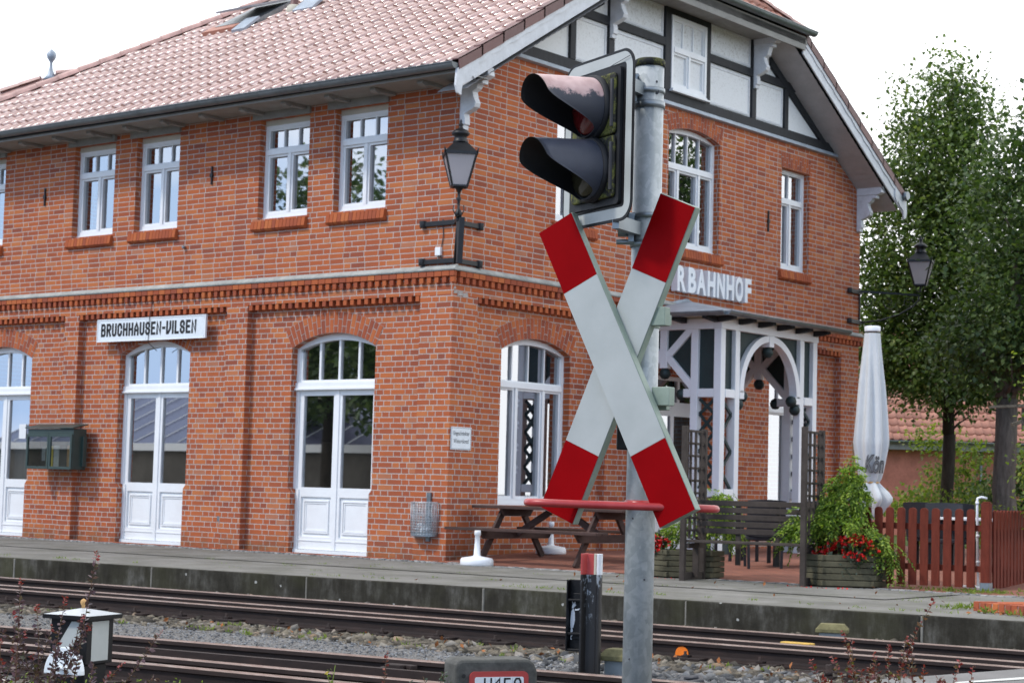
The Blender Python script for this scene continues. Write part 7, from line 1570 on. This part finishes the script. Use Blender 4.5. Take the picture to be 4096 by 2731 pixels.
tree('green_shrub', 'round green shrub between the two tree trunks behind the terrace', (.9, 16.4, -.05), .05, .5, [(1.0, 16.5, 1.0, .9, .8, .7), (1.6, 16.9, .9, .8, .7, .6), (.5, 16.2, .8, .6, .6, .5), (1.3, 16.8, 1.7, .5, .5, .4)], 150, 30, .075, 'tree_leaf', 'bark', 35, csz=.22, limb_n=4)
tree('yellow_leaved_shrub', 'shrub with small yellow green leaves at the right border of the picture', (8.75, 1.75, -.05), .04, .5, [(8.12, 1.12, 2.55, .16, .16, .30), (8.2, 1.2, 2.0, .22, .22, .35), (8.18, 1.2, 1.5, .30, .30, .35), (8.15, 1.2, 1.05, .34, .3, .3), (8.6, 1.6, 1.8, .45, .45, .7)], 120, 20, .055, 'lime_leaf', 'bark', 36, csz=.10, limb_n=6)
tree('dry_shrub', 'pale dry shrub at the foot of the thick old trunk', (2.6, 9.8, -.05), .03, .3, [(2.65, 9.85, .75, .5, .45, .45), (3.2, 10.3, .7, .5, .5, .45)], 60, 24, .055, 'lime_leaf', 'bark_grey', 37, csz=.18, limb_n=4)
# distant brick house
hs = thing('brick_house', 'small red brick house with tiled roof behind the lime tree', 'house', (-8.5, 34, -.1))
hA = Vector((-13.5, 30.1, 0)); hu = ex_; hd_ = Vector((-.623, .782, 0)); Lh = 11.0; ez_ = 2.85; pitch = radians(40)
mb = MB(); mb.obox(hA + ZZ * -.1, hu * Lh, hd_ * 7, ZZ * (ez_ + .05)); mb.build('wall', 'far_brick', hs)
rT = Vector((0, 0, 1)) * sin(pitch) + hd_ * cos(pitch); rN = hu.cross(rT); tiles('roof', hs, hA + ZZ * (ez_ - .0) - hd_ * .45 - hu * .3, hu, rT, rN, Lh + .6, 5.6, [(0, 0), (Lh + .6, 0), (Lh + .6, 5.6), (0, 5.6)], .26, .36, 'far_tile')
mb = MB(); o_ = hA + ZZ * (ez_ - .04) - hd_ * .45 - hu * .3; mb.obox(o_, hu * (Lh + .6), rT * 5.6, -rN * .06); mb.obox(o_ + rT * 5.6, hu * (Lh + .6), (hd_ * cos(pitch) - ZZ * sin(pitch)) * 5.6, ZZ * -.06); mb.build('roof_deck', 'far_brick', hs)
gutter('gutter', hA + ZZ * (ez_ - .02) - hd_ * .55 - hu * .3, hA + ZZ * (ez_ - .02) - hd_ * .55 + hu * (Lh + .3), .07, 'zinc', hs, 1.2, -hd_)
mb = MB(); dpx = hA + hu * 7.15 - hd_ * .1; mb.tube([dpx, dpx + ZZ * 2.7], .05, 8); mb.build('downpipe', 'zinc', hs); mb = MB(); mb.obox(hA - hd_ * .44 - hu * .2 + ZZ * (ez_ - .28), hu * (Lh + .4), hd_ * .42, ZZ * .2); mb.build('fascia', 'soffit', hs)
# weathered plank frame reaching in from the right
pg = thing('plank_frame', 'weathered plank frame reaching in at the right border before the old trunk', 'frame', (7.9, 4.0, .0)); mb = MB()
q0 = Vector((6.05, 4.35, 2.33)); mb.bar(q0, q0 + ex_ * 1.6 + ZZ * .10, .22, .035); mb.bar(q0 + ex_ * .42 + hd_ * .5 + ZZ * -.22, q0 + ex_ * 1.5 + hd_ * .5 + ZZ * .2, .10, .05); mb.bar(q0 + ex_ * .46 + ZZ * -.30, q0 + ex_ * .46 + ZZ * .0, .06, .06); mb.bar(q0 + ex_ * 1.5 + ZZ * -2.35, q0 + ex_ * 1.5 + ZZ * .05, .10, .10, hd_); mb.build('plank', 'sleeper_wood', pg)
# across the tracks, behind the photographer: seen mirrored in the windows
grp = 'trees across the tracks'
for i, (x, y, h_, s_, lb) in enumerate(((-33, -31, 14, 1.0, 'tall dark tree across the tracks mirrored in the upper windows'), (-26.5, -29, 12, .9, 'broad tree across the tracks mirrored in the door glass'), (-40.5, -36, 12.5, .9, 'spreading tree across the tracks at the far left'), (-19, -27, 9.5, .8, 'smaller tree across the tracks closest to the road'))):
    tree('field_tree', lb, (x, y, -.35), .28, 3.0, [(x, y, h_ * .42, 3.2 * s_, 3.2 * s_, 2.0), (x + 1, y, h_ * .62, 2.9 * s_, 2.9 * s_, 2.1), (x - .5, y, h_ * .82, 2.0 * s_, 2.0 * s_, 1.8)], 260, 26, .26, 'tree_leaf_deep', 'bark', 50 + i, csz=.7, limb_n=5)
fh = thing('railway_shed', 'low shed with solar roof across the tracks mirrored in the door glass', 'shed', (-30, -36, -.4)); mb = MB(); mb.box(-58, -16, -46, -34, -.4, 2.3); mb.build('wall', 'shed_wall', fh)
mb = MB(); mb.mat('white_paint'); mb.box(-58.5, -15.5, -34.5, -34.0 + .3, 2.3, 2.62); mb.mat('solar'); mb.poly([(-58.5, -34.3, 2.63), (-15.5, -34.3, 2.63), (-15.5, -41, 5.6), (-58.5, -41, 5.6)]); mb.mat('dark_room'); mb.poly([(-58.5, -47, 2.6), (-15.5, -47, 2.6), (-15.5, -41, 5.6), (-58.5, -41, 5.6)]); mb.build('roof', None, fh, recalc=False)
mb = MB()
for i in range(30): mb.box(-58.4 + i * 1.45, -58.33 + i * 1.45, -34.35, -34.3, 2.64, 2.66); mb.prism([(-58.4 + i * 1.45, -34.4, 2.70), (-58.33 + i * 1.45, -34.4, 2.70), (-58.33 + i * 1.45, -41, 5.66), (-58.4 + i * 1.45, -41, 5.66)], (0, 0, .02))
mb.build('panel_frame', 'aged_white', fh)
